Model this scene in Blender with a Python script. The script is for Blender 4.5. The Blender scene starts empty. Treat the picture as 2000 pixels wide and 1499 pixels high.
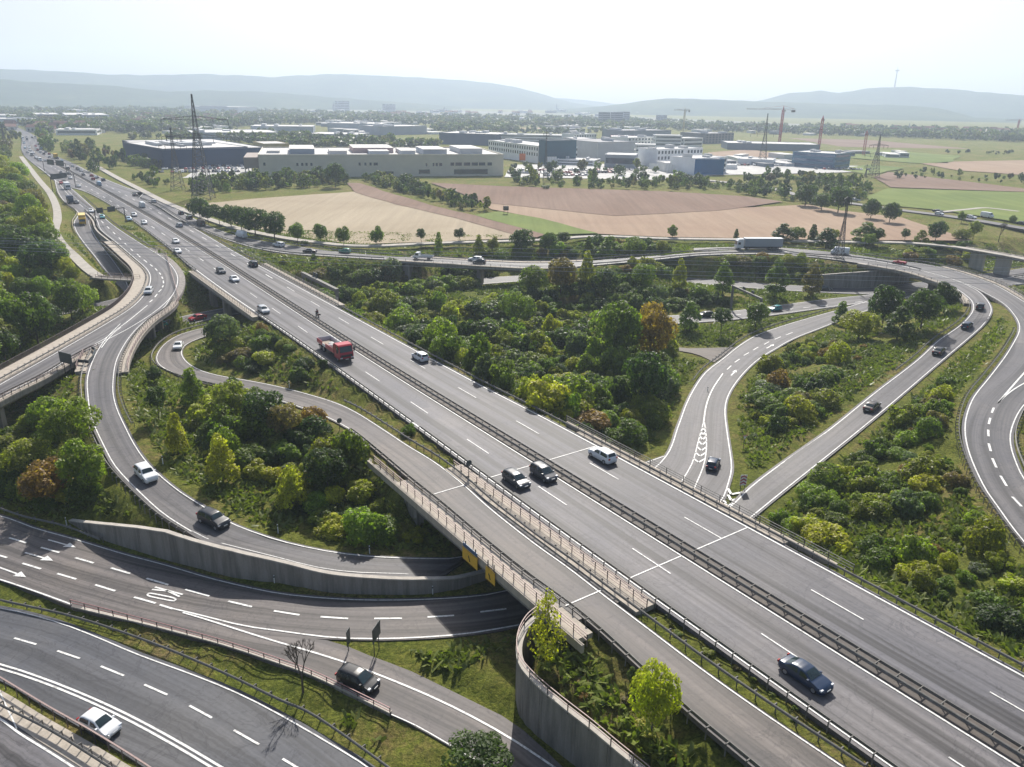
# Motorway interchange seen from a drone.  Positions are survey points: a pixel of the
# photograph plus a height above the motorway gives one point on the ground (function U).
import bpy, bmesh, math, random
import numpy as np
from mathutils import Vector, Matrix, noise
from mathutils.geometry import tessellate_polygon
R = math.radians
random.seed(7); rng = np.random.default_rng(7)
sc = bpy.context.scene
col = sc.collection
F, PITCH, ROLL, H = 1521.0, R(20.08), R(-0.94), 47.9

def U(px, py, z=0.0):
    a = (px-1000)/F; b = (749.5-py)/F
    cr, sr = math.cos(ROLL), math.sin(ROLL)
    u = a*cr+b*sr; w = -a*sr+b*cr
    c, s = math.cos(PITCH), math.sin(PITCH)
    t = (z-H)/(-s+w*c)
    return Vector((u*t, (c+w*s)*t, z))
def P(x, y, z):
    z -= H; c, s = math.cos(PITCH), math.sin(PITCH)
    d = y*c-z*s; v = y*s+z*c; u = x/d; w = v/d
    cr, sr = math.cos(ROLL), math.sin(ROLL)
    return 1000+F*(u*cr-w*sr), 749.5-F*(u*sr+w*cr)
def Z_at(q, py):
    """height whose picture row is py straight above ground point q"""
    lo, hi = q[2], q[2]+(30 if q[1] < 120 else 80 if q[1] < 420 else 400)
    for _ in range(50):
        m = (lo+hi)/2
        if P(q[0], q[1], m)[1] > py: lo = m
        else: hi = m
    return lo
def Dpt(px, py, dist):
    """point in direction of a pixel at horizontal distance dist"""
    q = U(px, py, H-100.0 if py > 260 else H-1e-3)
    a = (px-1000)/F; b = (749.5-py)/F
    cr, sr = math.cos(ROLL), math.sin(ROLL)
    u = a*cr+b*sr; w = -a*sr+b*cr
    c, s = math.cos(PITCH), math.sin(PITCH)
    v = Vector((u, c+w*s, -s+w*c)); k = dist/math.hypot(v.x, v.y)
    return Vector((v.x*k, v.y*k, H+v.z*k))
HD = R(35.0)
NV = Vector((math.cos(HD), math.sin(HD), 0)); DV = Vector((-math.sin(HD), math.cos(HD), 0))
def TN(t, n, z=0.0):
    return DV*t+NV*n+Vector((0, 0, z))

# ------------------------------------------------------------------ objects
def link(o, parent=None):
    col.objects.link(o)
    if parent is not None: o.parent = parent
    return o
def tag(o, label=None, cat=None, group=None, kind=None):
    if label: o['label'] = label
    if cat: o['category'] = cat
    if group: o['group'] = group
    if kind: o['kind'] = kind
    return o
def empty(name, loc=(0, 0, 0), rz=0.0, label=None, cat=None, group=None):
    o = bpy.data.objects.new(name, None); o.location = loc; o.rotation_euler = (0, 0, rz)
    link(o); return tag(o, label, cat, group)
def mesh_np(name, V, Fq, mats, smooth=False, mi=None, uv=None, attr=None):
    """fast mesh from arrays; Fq is (n,k) int array or list of faces"""
    me = bpy.data.meshes.new(name)
    V = np.asarray(V, dtype=np.float32)
    if isinstance(Fq, np.ndarray):
        n, k = Fq.shape
        me.vertices.add(len(V)); me.vertices.foreach_set('co', V.ravel())
        me.loops.add(n*k); me.loops.foreach_set('vertex_index', Fq.astype(np.int32).ravel())
        me.polygons.add(n)
        me.polygons.foreach_set('loop_start', np.arange(0, n*k, k, dtype=np.int32))
        me.update(calc_edges=True)
    else:
        me.from_pydata(V.tolist(), [], Fq)
    for m in mats: me.materials.append(m)
    if mi is not None: me.polygons.foreach_set('material_index', np.asarray(mi, dtype=np.int32))
    me.polygons.foreach_set('use_smooth', np.full(len(me.polygons), bool(smooth)))
    if uv is not None:
        lay = me.uv_layers.new(name='UVMap')
        idx = np.zeros(len(me.loops), dtype=np.int32); me.loops.foreach_get('vertex_index', idx)
        lay.data.foreach_set('uv', np.asarray(uv, dtype=np.float32)[idx].ravel())
    if attr is not None:
        a = me.attributes.new('tint', 'FLOAT', 'POINT'); a.data.foreach_set('value', np.asarray(attr, dtype=np.float32))
    me.validate(); me.update()
    return me
def obj(name, me, parent=None, loc=None, rz=0.0):
    o = bpy.data.objects.new(name, me)
    if loc is not None: o.location = loc
    if rz: o.rotation_euler = (0, 0, rz)
    return link(o, parent)
class MB:
    """collects boxes, tubes and sweeps into one mesh"""
    def __init__(s): s.v = []; s.f = []; s.m = []
    def add(s, vs, fs, mi=0):
        b = len(s.v); s.v += [tuple(v) for v in vs]
        for f in fs: s.f.append([b+i for i in f]); s.m.append(mi)
    def box(s, x0, x1, y0, y1, z0, z1, mi=0, M=None):
        vs = [Vector((x, y, z)) for z in (z0, z1) for y in (y0, y1) for x in (x0, x1)]
        if M is not None: vs = [M @ v for v in vs]
        s.add(vs, [(0, 2, 3, 1), (4, 5, 7, 6), (0, 1, 5, 4), (2, 6, 7, 3), (0, 4, 6, 2), (1, 3, 7, 5)], mi)
    def beam(s, a, b, w, h=None, mi=0, up=Vector((0, 0, 1))):
        a = Vector(a); b = Vector(b); h = h or w; d = (b-a)
        if d.length < 1e-6: return
        d.normalize(); x = d.cross(up)
        if x.length < 1e-3: x = Vector((1, 0, 0))
        x.normalize(); y = x.cross(d)
        vs = [p+x*(sx*w/2)+y*(sy*h/2) for p in (a, b) for sx, sy in ((-1, -1), (1, -1), (1, 1), (-1, 1))]
        s.add(vs, [(0, 1, 2, 3), (7, 6, 5, 4), (0, 4, 5, 1), (1, 5, 6, 2), (2, 6, 7, 3), (3, 7, 4, 0)], mi)
    def cyl(s, a, b, r0, r1=None, n=8, mi=0, cap=True):
        a = Vector(a); b = Vector(b); r1 = r0 if r1 is None else r1; d = (b-a).normalized()
        x = d.cross(Vector((0, 0, 1)))
        if x.length < 1e-3: x = Vector((1, 0, 0))
        x.normalize(); y = x.cross(d); vs = []
        for p, r in ((a, r0), (b, r1)):
            for k in range(n):
                t = 2*math.pi*k/n; vs.append(p+x*(r*math.cos(t))+y*(r*math.sin(t)))
        fs = [(k, (k+1) % n, n+(k+1) % n, n+k) for k in range(n)]
        if cap: fs += [tuple(range(n))[::-1], tuple(range(n, 2*n))]
        s.add(vs, fs, mi)
    def sweep(s, pts, prof, mi=0, closed=True, cap=True):
        """sweep profile [(side,up)] along 3-D polyline; side is to the right of travel"""
        k = len(prof); vs = []
        n = len(pts)
        for i in range(n):
            d = pts[min(i+1, n-1)]-pts[max(i-1, 0)]; d.z = 0; d.normalize()
            r = Vector((d.y, -d.x, 0))
            for a, b in prof: vs.append(pts[i]+r*a+Vector((0, 0, b)))
        fs = []
        for i in range(n-1):
            for j in range(k if closed else k-1):
                j2 = (j+1) % k
                fs.append((i*k+j, (i+1)*k+j, (i+1)*k+j2, i*k+j2))
        if closed and cap: fs += [tuple(range(k)), tuple(range((n-1)*k, n*k))[::-1]]
        s.add(vs, fs, mi)
    def mesh(s, name, mats, smooth=False):
        me = bpy.data.meshes.new(name); me.from_pydata(s.v, [], s.f)
        if not isinstance(mats, (list, tuple)): mats = [mats]
        for m in mats: me.materials.append(m)
        me.polygons.foreach_set('material_index', s.m)
        if smooth: me.polygons.foreach_set('use_smooth', [True]*len(s.f))
        me.update(); return me
    def build(s, name, mats, parent=None, loc=None, rz=0.0, smooth=False):
        return obj(name, s.mesh(name, mats, smooth), parent, loc, rz)

# ------------------------------------------------------------------ polylines
def catmull(pts, per=8):
    pts = [Vector(p) for p in pts]
    if len(pts) < 3: 
        return [pts[0].lerp(pts[-1], i/(per)) for i in range(per+1)]
    out = []
    q = [pts[0]*2-pts[1]]+pts+[pts[-1]*2-pts[-2]]
    for i in range(1, len(q)-2):
        p0, p1, p2, p3 = q[i-1:i+3]
        # centripetal parameterisation keeps unevenly spaced survey points smooth
        t0 = 0.0; t1 = t0+max((p1-p0).length, 1e-4)**.5; t2 = t1+max((p2-p1).length, 1e-4)**.5; t3 = t2+max((p3-p2).length, 1e-4)**.5
        for k in range(per):
            t = t1+(t2-t1)*k/per
            a1 = p0*((t1-t)/(t1-t0))+p1*((t-t0)/(t1-t0)); a2 = p1*((t2-t)/(t2-t1))+p2*((t-t1)/(t2-t1)); a3 = p2*((t3-t)/(t3-t2))+p3*((t-t2)/(t3-t2))
            b1 = a1*((t2-t)/(t2-t0))+a2*((t-t0)/(t2-t0)); b2 = a2*((t3-t)/(t3-t1))+a3*((t-t1)/(t3-t1))
            out.append(b1*((t2-t)/(t2-t1))+b2*((t-t1)/(t2-t1)))
    out.append(pts[-1]); return out
def resample(pts, n=None, step=None):
    A = np.array([tuple(p) for p in pts]); d = np.r_[0, np.cumsum(np.linalg.norm(np.diff(A, axis=0), axis=1))]
    if n is None: n = max(2, int(round(d[-1]/step))+1)
    s = np.linspace(0, d[-1], n)
    return np.c_[np.interp(s, d, A[:, 0]), np.interp(s, d, A[:, 1]), np.interp(s, d, A[:, 2])]
def vecs(A): return [Vector(p) for p in A]
def survey(pts, z=0.0):
    """[(px,py) or (px,py,z)] -> world points, missing z filled between given ones"""
    zs = [p[2] if len(p) > 2 else None for p in pts]
    known = [i for i, q in enumerate(zs) if q is not None]
    if not known: zs = [z]*len(pts)
    else: zs = list(np.interp(range(len(pts)), known, [zs[i] for i in known]))
    return [U(p[0], p[1], q) for p, q in zip(pts, zs)]
def line_of(pts, z=0.0, step=2.0):
    return resample(catmull(survey(pts, z)), step=step)
def offset_line(A, off, dz=0.0):
    """shift polyline sideways: + is to the right of travel"""
    A = np.asarray(A, float); d = np.gradient(A, axis=0); d[:, 2] = 0
    d /= np.linalg.norm(d, axis=1)[:, None]+1e-9
    B = A.copy(); B[:, 0] += d[:, 1]*off; B[:, 1] -= d[:, 0]*off; B[:, 2] += dz
    return B
def cut_line(A, f0, f1, step=2.0):
    d = np.r_[0, np.cumsum(np.linalg.norm(np.diff(A, axis=0), axis=1))]
    s = np.linspace(f0*d[-1], f1*d[-1], max(2, int((f1-f0)*d[-1]/step)+1))
    return np.c_[[np.interp(s, d, A[:, k]) for k in range(3)]].T
def length(A): return float(np.linalg.norm(np.diff(np.asarray(A), axis=0), axis=1).sum())

# ------------------------------------------------------------------ materials
MAT = {}
def nt(name):
    m = bpy.data.materials.new(name); m.use_nodes = True; t = m.node_tree; t.nodes.clear()
    MAT[name] = m
    o = t.nodes.new('ShaderNodeOutputMaterial'); b = t.nodes.new('ShaderNodeBsdfPrincipled')
    t.links.new(b.outputs[0], o.inputs[0]); return m, t, b
def N(t, typ, **kw):
    n = t.nodes.new(typ)
    for k, v in kw.items():
        if k in n.inputs: n.inputs[k].default_value = v
        else: setattr(n, k, v)
    return n
def ramp(t, fac, stops):
    r = t.nodes.new('ShaderNodeValToRGB'); e = r.color_ramp.elements
    while len(e) < len(stops): e.new(0.5)
    for i, (p, c) in enumerate(stops): e[i].position = p; e[i].color = (*c, 1)
    t.links.new(fac, r.inputs[0]); return r.outputs[0]
def mixc(t, fac, a, b, mode='MIX'):
    m = t.nodes.new('ShaderNodeMix'); m.data_type = 'RGBA'; m.blend_type = mode
    for s, v in ((m.inputs[0], fac), (m.inputs[6], a), (m.inputs[7], b)):
        if hasattr(v, 'is_linked'): t.links.new(v, s)
        elif isinstance(v, (int, float)): s.default_value = v
        else: s.default_value = (*v, 1)
    return m.outputs[2]
def tex(t, scale, detail=4, rough=.55, vec=None, dist=0.0):
    n = N(t, 'ShaderNodeTexNoise', Scale=scale, Detail=detail, Roughness=rough, Distortion=dist)
    if vec is not None: t.links.new(vec, n.inputs['Vector'])
    return n.outputs[0]
def world_co(t):
    return N(t, 'ShaderNodeNewGeometry').outputs['Position']
def plain(name, c, rough=.6, metal=0.0, var=.12, scale=3.0, spec=.5, objc=False, coat=0.0):
    m, t, b = nt(name)
    co = N(t, 'ShaderNodeTexCoord').outputs['Object']
    f = tex(t, scale, 5, .6, co)
    if objc: base = N(t, 'ShaderNodeObjectInfo').outputs['Color']
    else: base = mixc(t, 0.0, c, c)
    cc = mixc(t, 1.0, base, ramp(t, f, [(.3, (1-var,)*3), (.7, (1+var,)*3)]), 'MULTIPLY')
    t.links.new(cc, b.inputs['Base Color']); b.inputs['Roughness'].default_value = rough
    b.inputs['Metallic'].default_value = metal; b.inputs['Specular IOR Level'].default_value = spec
    b.inputs['Coat Weight'].default_value = coat
    return m
def asphalt(name, c, tint=(1, 1, 1), streak=.6, rough=.62, spec=.3):
    """worn road surface: fine grain, patches, tyre tracks running along the lanes (UV = metres across, metres along)"""
    m, t, b = nt(name)
    uv = N(t, 'ShaderNodeTexCoord').outputs['UV']
    mp = N(t, 'ShaderNodeMapping'); mp.inputs['Scale'].default_value = (.62, .009, 1); t.links.new(uv, mp.inputs[0])
    st = tex(t, 1.0, 3, .6, mp.outputs[0])
    mp2 = N(t, 'ShaderNodeMapping'); mp2.inputs['Scale'].default_value = (3.2, .03, 1); t.links.new(uv, mp2.inputs[0])
    st2 = tex(t, 1.0, 2, .5, mp2.outputs[0])
    g = tex(t, 2.2, 8, .8, world_co(t)); p = tex(t, .06, 4, .6, world_co(t), .6)
    k = mixc(t, 1.0, tuple(c[i]*tint[i] for i in range(3)), ramp(t, st, [(.40, (1-streak,)*3), (.5, (1, 1, 1)), (.60, (1+streak*.6,)*3)]), 'MULTIPLY')
    k = mixc(t, 1.0, k, ramp(t, st2, [(.3, (.82,)*3), (.7, (1.12,)*3)]), 'MULTIPLY')
    k = mixc(t, 1.0, k, ramp(t, g, [(.3, (.82,)*3), (.7, (1.18,)*3)]), 'MULTIPLY')
    k = mixc(t, 1.0, k, ramp(t, p, [(.35, (.86, .87, .9)), (.65, (1.1, 1.07, 1.02))]), 'MULTIPLY')
    mp3 = N(t, 'ShaderNodeMapping'); mp3.inputs['Scale'].default_value = (.14, .016, 1); t.links.new(uv, mp3.inputs[0])
    vo = N(t, 'ShaderNodeTexVoronoi', distance='CHEBYCHEV'); vo.inputs['Scale'].default_value = 1.0; vo.inputs['Randomness'].default_value = .7; t.links.new(mp3.outputs[0], vo.inputs['Vector'])
    sp = N(t, 'ShaderNodeSeparateColor'); t.links.new(vo.outputs['Color'], sp.inputs[0])
    k = mixc(t, 1.0, k, ramp(t, sp.outputs[0], [(0, (.84, .85, .88)), (1, (1.14, 1.12, 1.1))]), 'MULTIPLY')
    cr = tex(t, .22, 8, .6, world_co(t), 1.2)
    k = mixc(t, 1.0, k, ramp(t, cr, [(.488, (1, 1, 1)), (.496, (.72, .72, .74)), (.504, (.72, .72, .74)), (.512, (1, 1, 1))]), 'MULTIPLY')
    t.links.new(k, b.inputs['Base Color'])
    rr = N(t, 'ShaderNodeMapRange'); t.links.new(st, rr.inputs[0]); rr.inputs[3].default_value = rough-.1; rr.inputs[4].default_value = rough+.12
    t.links.new(rr.outputs[0], b.inputs['Roughness']); b.inputs['Specular IOR Level'].default_value = spec
    bp = N(t, 'ShaderNodeBump', Strength=.15, Distance=.02); t.links.new(tex(t, 14, 3, .7, world_co(t)), bp.inputs['Height']); t.links.new(bp.outputs[0], b.inputs['Normal'])
    return m
asphalt('asphalt_main', (.112, .108, .114))
asphalt('asphalt_ramp', (.112, .107, .110), streak=.42)
asphalt('asphalt_old', (.125, .112, .106), streak=.45)
asphalt('asphalt_dark', (.085, .087, .095), streak=.3, rough=.6)
asphalt('asphalt_brown', (.115, .098, .084), streak=.12, rough=.7)
def marking():
    m, t, b = nt('paint_white')
    f = tex(t, 2.5, 6, .75, world_co(t))
    t.links.new(ramp(t, f, [(.34, (.3, .29, .28)), (.5, (.74, .73, .7))]), b.inputs['Base Color']); b.inputs['Roughness'].default_value = .6
marking()
def concrete(name, c, var=.2):
    m, t, b = nt(name)
    w = world_co(t)
    mp = N(t, 'ShaderNodeMapping'); mp.inputs['Scale'].default_value = (1.2, 1.2, .12); t.links.new(w, mp.inputs[0])
    st = tex(t, 1.0, 5, .65, mp.outputs[0]); g = tex(t, 6, 6, .7, w)
    k = mixc(t, 1.0, c, ramp(t, st, [(.3, (1-var*1.6,)*3), (.6, (1+var*.5,)*3)]), 'MULTIPLY')
    k = mixc(t, 1.0, k, ramp(t, g, [(.3, (.88,)*3), (.7, (1.08,)*3)]), 'MULTIPLY')
    t.links.new(k, b.inputs['Base Color']); b.inputs['Roughness'].default_value = .85; b.inputs['Specular IOR Level'].default_value = .2
concrete('concrete', (.27, .245, .22), .26); concrete('concrete_pale', (.46, .42, .37), .12); concrete('concrete_dark', (.2, .19, .18), .25)
concrete('kerb_stone', (.42, .37, .31), .15)
plain('galvanised', (.16, .152, .14), .75, .1, .25, 1.5)
plain('galvanised_dull', (.15, .142, .13), .75, .1, .25, 1.5)
plain('steel_dark', (.07, .07, .075), .6, .3)
plain('rail_pink', (.31, .225, .205), .6, .1, .15)
plain('rail_red', (.22, .11, .11), .5, .1, .2)
plain('post_brown', (.11, .085, .08), .7)
plain('sign_back', (.05, .065, .07), .5, .2)
plain('sign_yellow', (.72, .42, .03), .5); plain('sign_blue', (.04, .1, .2), .5); plain('sign_white', (.75, .75, .73), .5)
plain('mark_black', (.02, .02, .02), .6); plain('mark_red', (.4, .05, .08), .5)
plain('car_paint', (1, 1, 1), .3, .0, .03, .6, .4, True, .2)
plain('car_plastic', (.02, .02, .022), .5); plain('tyre', (.018, .018, .018), .8); plain('rim', (.4, .41, .42), .35, .7)
plain('lamp_clear', (.75, .77, .8), .15, .2); plain('lamp_red', (.35, .01, .012), .25); plain('plate', (.75, .75, .72), .5)
def glass(name, c):
    m, t, b = nt(name); f = tex(t, 1.5, 2, .5, N(t, 'ShaderNodeTexCoord').outputs['Object'])
    t.links.new(ramp(t, f, [(.3, tuple(x*.7 for x in c)), (.7, tuple(x*1.3 for x in c))]), b.inputs['Base Color'])
    b.inputs['Roughness'].default_value = .06; b.inputs['Specular IOR Level'].default_value = .7
glass('car_glass', (.015, .03, .034)); glass('window_glass', (.04, .06, .085)); glass('blue_glass', (.03, .09, .2))
plain('wall_paint', (1, 1, 1), .75, 0, .07, .15, .3, True); plain('roof_pale', (.55, .53, .5), .8, 0, .15, .1); plain('roof_dark', (.2, .2, .21), .8, 0, .15, .1)
plain('roof_tile', (.2, .085, .06), .8, 0, .2, .5)
plain('bark', (.09, .07, .055), .9, 0, .3, 4); plain('skin', (.45, .28, .21), .5)
plain('wire', (.5, .5, .52), .4, .6)
plain('cloth', (1, 1, 1), .8, 0, .1, 4, .2, True)
plain('crane_paint', (1, 1, 1), .5, 0, .08, .3, .4, True)
def leaf(name, trans=.35):
    m, t, b = nt(name)
    oc = N(t, 'ShaderNodeObjectInfo'); at = N(t, 'ShaderNodeAttribute', attribute_name='tint')
    k = mixc(t, 1.0, oc.outputs['Color'], ramp(t, at.outputs['Fac'], [(0, (.6, .66, .62)), (.45, (1, 1, 1)), (1, (1.65, 1.75, 1.1))]), 'MULTIPLY')
    t.links.new(k, b.inputs['Base Color']); b.inputs['Roughness'].default_value = .5; b.inputs['Specular IOR Level'].default_value = .35
    tr = N(t, 'ShaderNodeBsdfTranslucent'); t.links.new(mixc(t, 1.0, k, (1.35, 1.6, .5), 'MULTIPLY'), tr.inputs[0])
    mx = N(t, 'ShaderNodeMixShader'); mx.inputs[0].default_value = trans
    t.links.new(b.outputs[0], mx.inputs[1]); t.links.new(tr.outputs[0], mx.inputs[2])
    t.links.new(mx.outputs[0], t.nodes['Material Output'].inputs[0])
leaf('leaf', .5); leaf('grass_blade', .3)
def ground_mat():
    m, t, b = nt('grass_ground'); w = world_co(t)
    a = tex(t, .05, 5, .6, w, .5); f = tex(t, .5, 8, .7, w); g = tex(t, 3.5, 6, .75, w)
    k = ramp(t, a, [(.3, (.09, .115, .025)), (.45, (.14, .15, .035)), (.56, (.2, .165, .07)), (.68, (.23, .18, .1))])
    k = mixc(t, ramp(t, f, [(.42, (0, 0, 0)), (.62, (1, 1, 1))]), k, (.15, .175, .036))
    k = mixc(t, 1.0, k, ramp(t, g, [(.3, (.45, .48, .45)), (.7, (1.5, 1.45, 1.3))]), 'MULTIPLY')
    k = mixc(t, 1.0, k, ramp(t, tex(t, 1.1, 5, .7, w, 1.0), [(.38, (.55, .62, .5)), (.62, (1.35, 1.3, 1.2))]), 'MULTIPLY')
    t.links.new(k, b.inputs['Base Color']); b.inputs['Roughness'].default_value = .95; b.inputs['Specular IOR Level'].default_value = .1
    bp = N(t, 'ShaderNodeBump', Strength=.9, Distance=.5); t.links.new(g, bp.inputs['Height']); t.links.new(bp.outputs[0], b.inputs['Normal'])
ground_mat()
def field(name, c1, c2, ang=0.0, sc_=.35, amp=.18):
    """stubble or ploughed soil with drill rows"""
    m, t, b = nt(name); w = world_co(t)
    mp = N(t, 'ShaderNodeMapping'); mp.inputs['Rotation'].default_value = (0, 0, ang); mp.inputs['Scale'].default_value = (sc_, .012, .01); t.links.new(w, mp.inputs[0])
    r = tex(t, 1.0, 4, .7, mp.outputs[0]); p = tex(t, .012, 5, .6, w, .8); g = tex(t, 1.2, 6, .8, w)
    k = ramp(t, p, [(.35, c1), (.65, c2)])
    k = mixc(t, 1.0, k, ramp(t, r, [(.3, (1-amp,)*3), (.7, (1+amp,)*3)]), 'MULTIPLY')
    k = mixc(t, 1.0, k, ramp(t, g, [(.3, (.85,)*3), (.7, (1.12,)*3)]), 'MULTIPLY')
    t.links.new(k, b.inputs['Base Color']); b.inputs['Roughness'].default_value = .95; b.inputs['Specular IOR Level'].default_value = .1
field('stubble', (.33, .27, .19), (.39, .325, .235), R(-62), .35, .1); field('plough', (.19, .125, .092), (.24, .17, .13), R(-65), .3, .14)
field('stubble_brown', (.3, .21, .15), (.35, .26, .185), R(78), .25, .1)
field('meadow', (.125, .17, .045), (.18, .215, .06), .4, .2, .15); field('meadow_dull', (.1, .13, .05), (.15, .17, .07), .4, .2, .2)
plain('gravel', (.36, .33, .29), .9, 0, .2, .5); plain('paving', (.42, .41, .39), .85, 0, .15, .1)

def town_mat():
    m, t, b = nt('town_ground'); w = world_co(t)
    k = ramp(t, tex(t, .012, 6, .65, w, .4), [(.36, (.06, .085, .035)), (.48, (.1, .115, .06)), (.56, (.2, .19, .17)), (.66, (.3, .29, .27))])
    t.links.new(k, b.inputs['Base Color']); b.inputs['Roughness'].default_value = .95
town_mat()
# ------------------------------------------------------------------ roads
CTRL = []      # ground control points (x,y,z)
CLAMP = []     # arrays of points the ground must stay below
ROADS = {}
def W(x, y, z): return Vector((x, y, z))
def survey(pts, z=0.0):
    zs = [(p.z if isinstance(p, Vector) else (p[2] if len(p) > 2 else None)) for p in pts]
    known = [i for i, q in enumerate(zs) if q is not None]
    zs = [z]*len(pts) if not known else list(np.interp(range(len(pts)), known, [zs[i] for i in known]))
    return [p.copy() if isinstance(p, Vector) else U(p[0], p[1], q) for p, q in zip(pts, zs)]
def ribbon(name, L, Rr, mat, parent=None, skirt=.5, kind='structure'):
    n = len(L); w = np.linalg.norm(Rr-L, axis=1)
    c = (L+Rr)/2; s = np.r_[0, np.cumsum(np.linalg.norm(np.diff(c, axis=0), axis=1))]
    dn = np.array([0, 0, skirt])
    V = np.stack([L-dn, L, Rr, Rr-dn], 1).reshape(-1, 3)
    uv = np.stack([np.c_[-w/2, s], np.c_[-w/2, s], np.c_[w/2, s], np.c_[w/2, s]], 1).reshape(-1, 2)
    i = np.arange(n-1)[:, None]*4; k = np.arange(3)[None]
    Fq = np.stack([i+k, i+k+1, i+k+5, i+k+4], -1).reshape(-1, 4)[:, ::-1]
    o = obj(name, mesh_np(name, V, Fq, [MAT[mat]], uv=uv), parent)
    if kind: o['kind'] = kind
    return o
def dense(A, ok=None, st=.7):
    '''points along the kept runs of a polyline, close enough to touch every ground vertex'''
    out = []; n = len(A)
    for i in range(n-1):
        if ok is not None and not (ok[i] and ok[i+1]): continue
        d = float(np.linalg.norm(A[i+1]-A[i])); k = max(1, int(d/st)) if A[i][1] < 330 else 1
        t = np.arange(k)[:, None]/k; out.append(A[i][None]+(A[i+1]-A[i])[None]*t)
    return np.vstack(out) if out else A[:0]
def road(name, Lp, Rp, mat='asphalt_ramp', z=0.0, bridge=(), step=2.5, dz=0.0, grade=True, key=None, smooth=True):
    L = catmull(survey(Lp, z)) if smooth else survey(Lp, z); Q = catmull(survey(Rp, z)) if smooth else survey(Rp, z)
    n = max(3, int(max(length(L), length(Q))/step))
    L = resample(L, n); Q = resample(Q, n); L[:, 2] += dz; Q[:, 2] += dz
    o = ribbon(name, L, Q, mat)
    f = np.linspace(0, 1, n); onb = np.zeros(n, bool)
    for a, b in bridge: onb |= (f >= a) & (f <= b)
    m = 7
    for q in np.linspace(-.06, 1.06, max(m, int(np.linalg.norm(L-Q, axis=1).max()/.8))):
        A = L+(Q-L)*q; A = A.copy()
        A[:, 2] -= .14
        if (~onb).sum() > 1: CLAMP.append(dense(A, ~onb))
    if grade:
        for q in (-.08, .5, 1.08):
            A = L+(Q-L)*q
            st = max(1, int(4/step))
            CTRL.extend([(a[0], a[1], a[2]-.12) for a in A[::st][~onb[::st]]])
    c_ = (L+Q)/2; tg = c_[2:]-c_[:-2]; w_ = (Q-L)[1:-1]; sg = 1 if np.median(tg[:, 1]*w_[:, 0]-tg[:, 0]*w_[:, 1]) > 0 else -1
    d = dict(o=o, L=L, R=Q, C=c_, f=f, s=sg); ROADS[key or name] = d
    return d
def mark(parent, A, w=.22, dash=None, lift=.025, name='road_marking'):
    """painted line along polyline A, optionally dashed (on, off, phase)"""
    A = np.asarray(A, float); d = np.r_[0, np.cumsum(np.linalg.norm(np.diff(A, axis=0), axis=1))]
    segs = [(0, d[-1])]
    if dash:
        segs = []; s = dash[2] if len(dash) > 2 else 0.0
        while s < d[-1]: segs.append((max(0, s), min(s+dash[0], d[-1]))); s += dash[0]+dash[1]
    V = []; Fq = []
    for a, b in segs:
        if b-a < .2: continue
        m = max(2, int((b-a)/(2.5 if d[-1] > 25 else .25 if d[-1] < 14 and len(A) > 5 else 1.0))+1); s = np.linspace(a, b, m)
        B = np.c_[[np.interp(s, d, A[:, k]) for k in range(3)]].T; B[:, 2] += lift
        l = offset_line(B, -w/2); r = offset_line(B, w/2); o = len(V)
        for i in range(m): V += [l[i], r[i]]
        Fq += [(o+2*i+1, o+2*i+3, o+2*i+2, o+2*i) for i in range(m-1)]
    if not V: return None
    return V, Fq
MARKS = {}
def paint(key, A, w=.22, dash=None, lift=.05):
    r = mark(None, A, w, dash, lift)
    if r:
        V, Fq = MARKS.setdefault(key, ([], [])); o = len(V); V.extend(r[0]); Fq.extend([tuple(o+i for i in f) for f in r[1]])
def paint_poly(key, pts, lift=.025):
    V, Fq = MARKS.setdefault(key, ([], [])); o = len(V)
    V.extend([(p[0], p[1], p[2]+lift) for p in pts])
    a = sum((pts[i][0]*pts[(i+1) % len(pts)][1]-pts[(i+1) % len(pts)][0]*pts[i][1]) for i in range(len(pts)))
    ix = list(range(o, o+len(pts)));  Fq.append(tuple(ix if a > 0 else ix[::-1]))
def lat(rd, off, side='L', f0=0, f1=1):
    """line at a fixed distance inside a road edge"""
    A = offset_line(rd['L'], off*rd['s']) if side == 'L' else offset_line(rd['R'], -off*rd['s'])
    return cut_line(A, f0, f1, 2.0)
TNL = lambda pts, z=0.0: [TN(t, n, z) for t, n in pts]

# --- motorway (stations t along it, n across it)
A_L = [(-60, 50.6), (60, 50.6), (100, 51.3), (150, 51.8), (200, 51.4), (240, 51.9), (270, 53.2), (303, 54.0), (358, 55.0), (420, 54.7), (462, 52.5), (500, 46.8), (585, 46.4), (732, 47.2), (832, 52), (940, 60), (1048, 67), (1393, 71.2), (2000, 70)]
A_M = [(-60, 60.3), (84, 60.35), (139, 60.5), (208, 61.6), (264, 62.4), (344, 62.9), (461, 61.9), (551, 60.9), (632, 59.5), (797, 58.6), (940, 68), (1048, 75), (1393, 78), (2000, 77)]
A_R = [(-60, 70.9), (90, 70.9), (110, 70.4), (210, 70.1), (260, 70.3), (295, 70.9), (340, 71.8), (386, 73.3), (425, 72), (436, 79), (456, 76), (541, 71.5), (627, 71), (672, 70), (783, 67), (832, 67), (940, 76), (1048, 82), (1393, 84), (2000, 83)]
aL = resample(catmull(TNL(A_L)), 700); aR = resample(catmull(TNL(A_R)), 700); aM = resample(catmull(TNL(A_M)), 700)
def at_t(A, ts):
    t = A @ np.array(DV); return np.c_[[np.interp(ts, t, A[:, k]) for k in range(3)]].T
ts = np.r_[np.arange(-60, 500, 2.5), np.arange(500, 2000, 10)]
aL, aM, aR = at_t(aL, ts), at_t(aM, ts), at_t(aR, ts)
MW = ribbon('motorway', aL, aR, 'asphalt_main')
ROADS['A'] = dict(o=MW, s=1, L=aL, R=aR, C=aM, f=np.linspace(0, 1, len(ts)))
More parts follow.
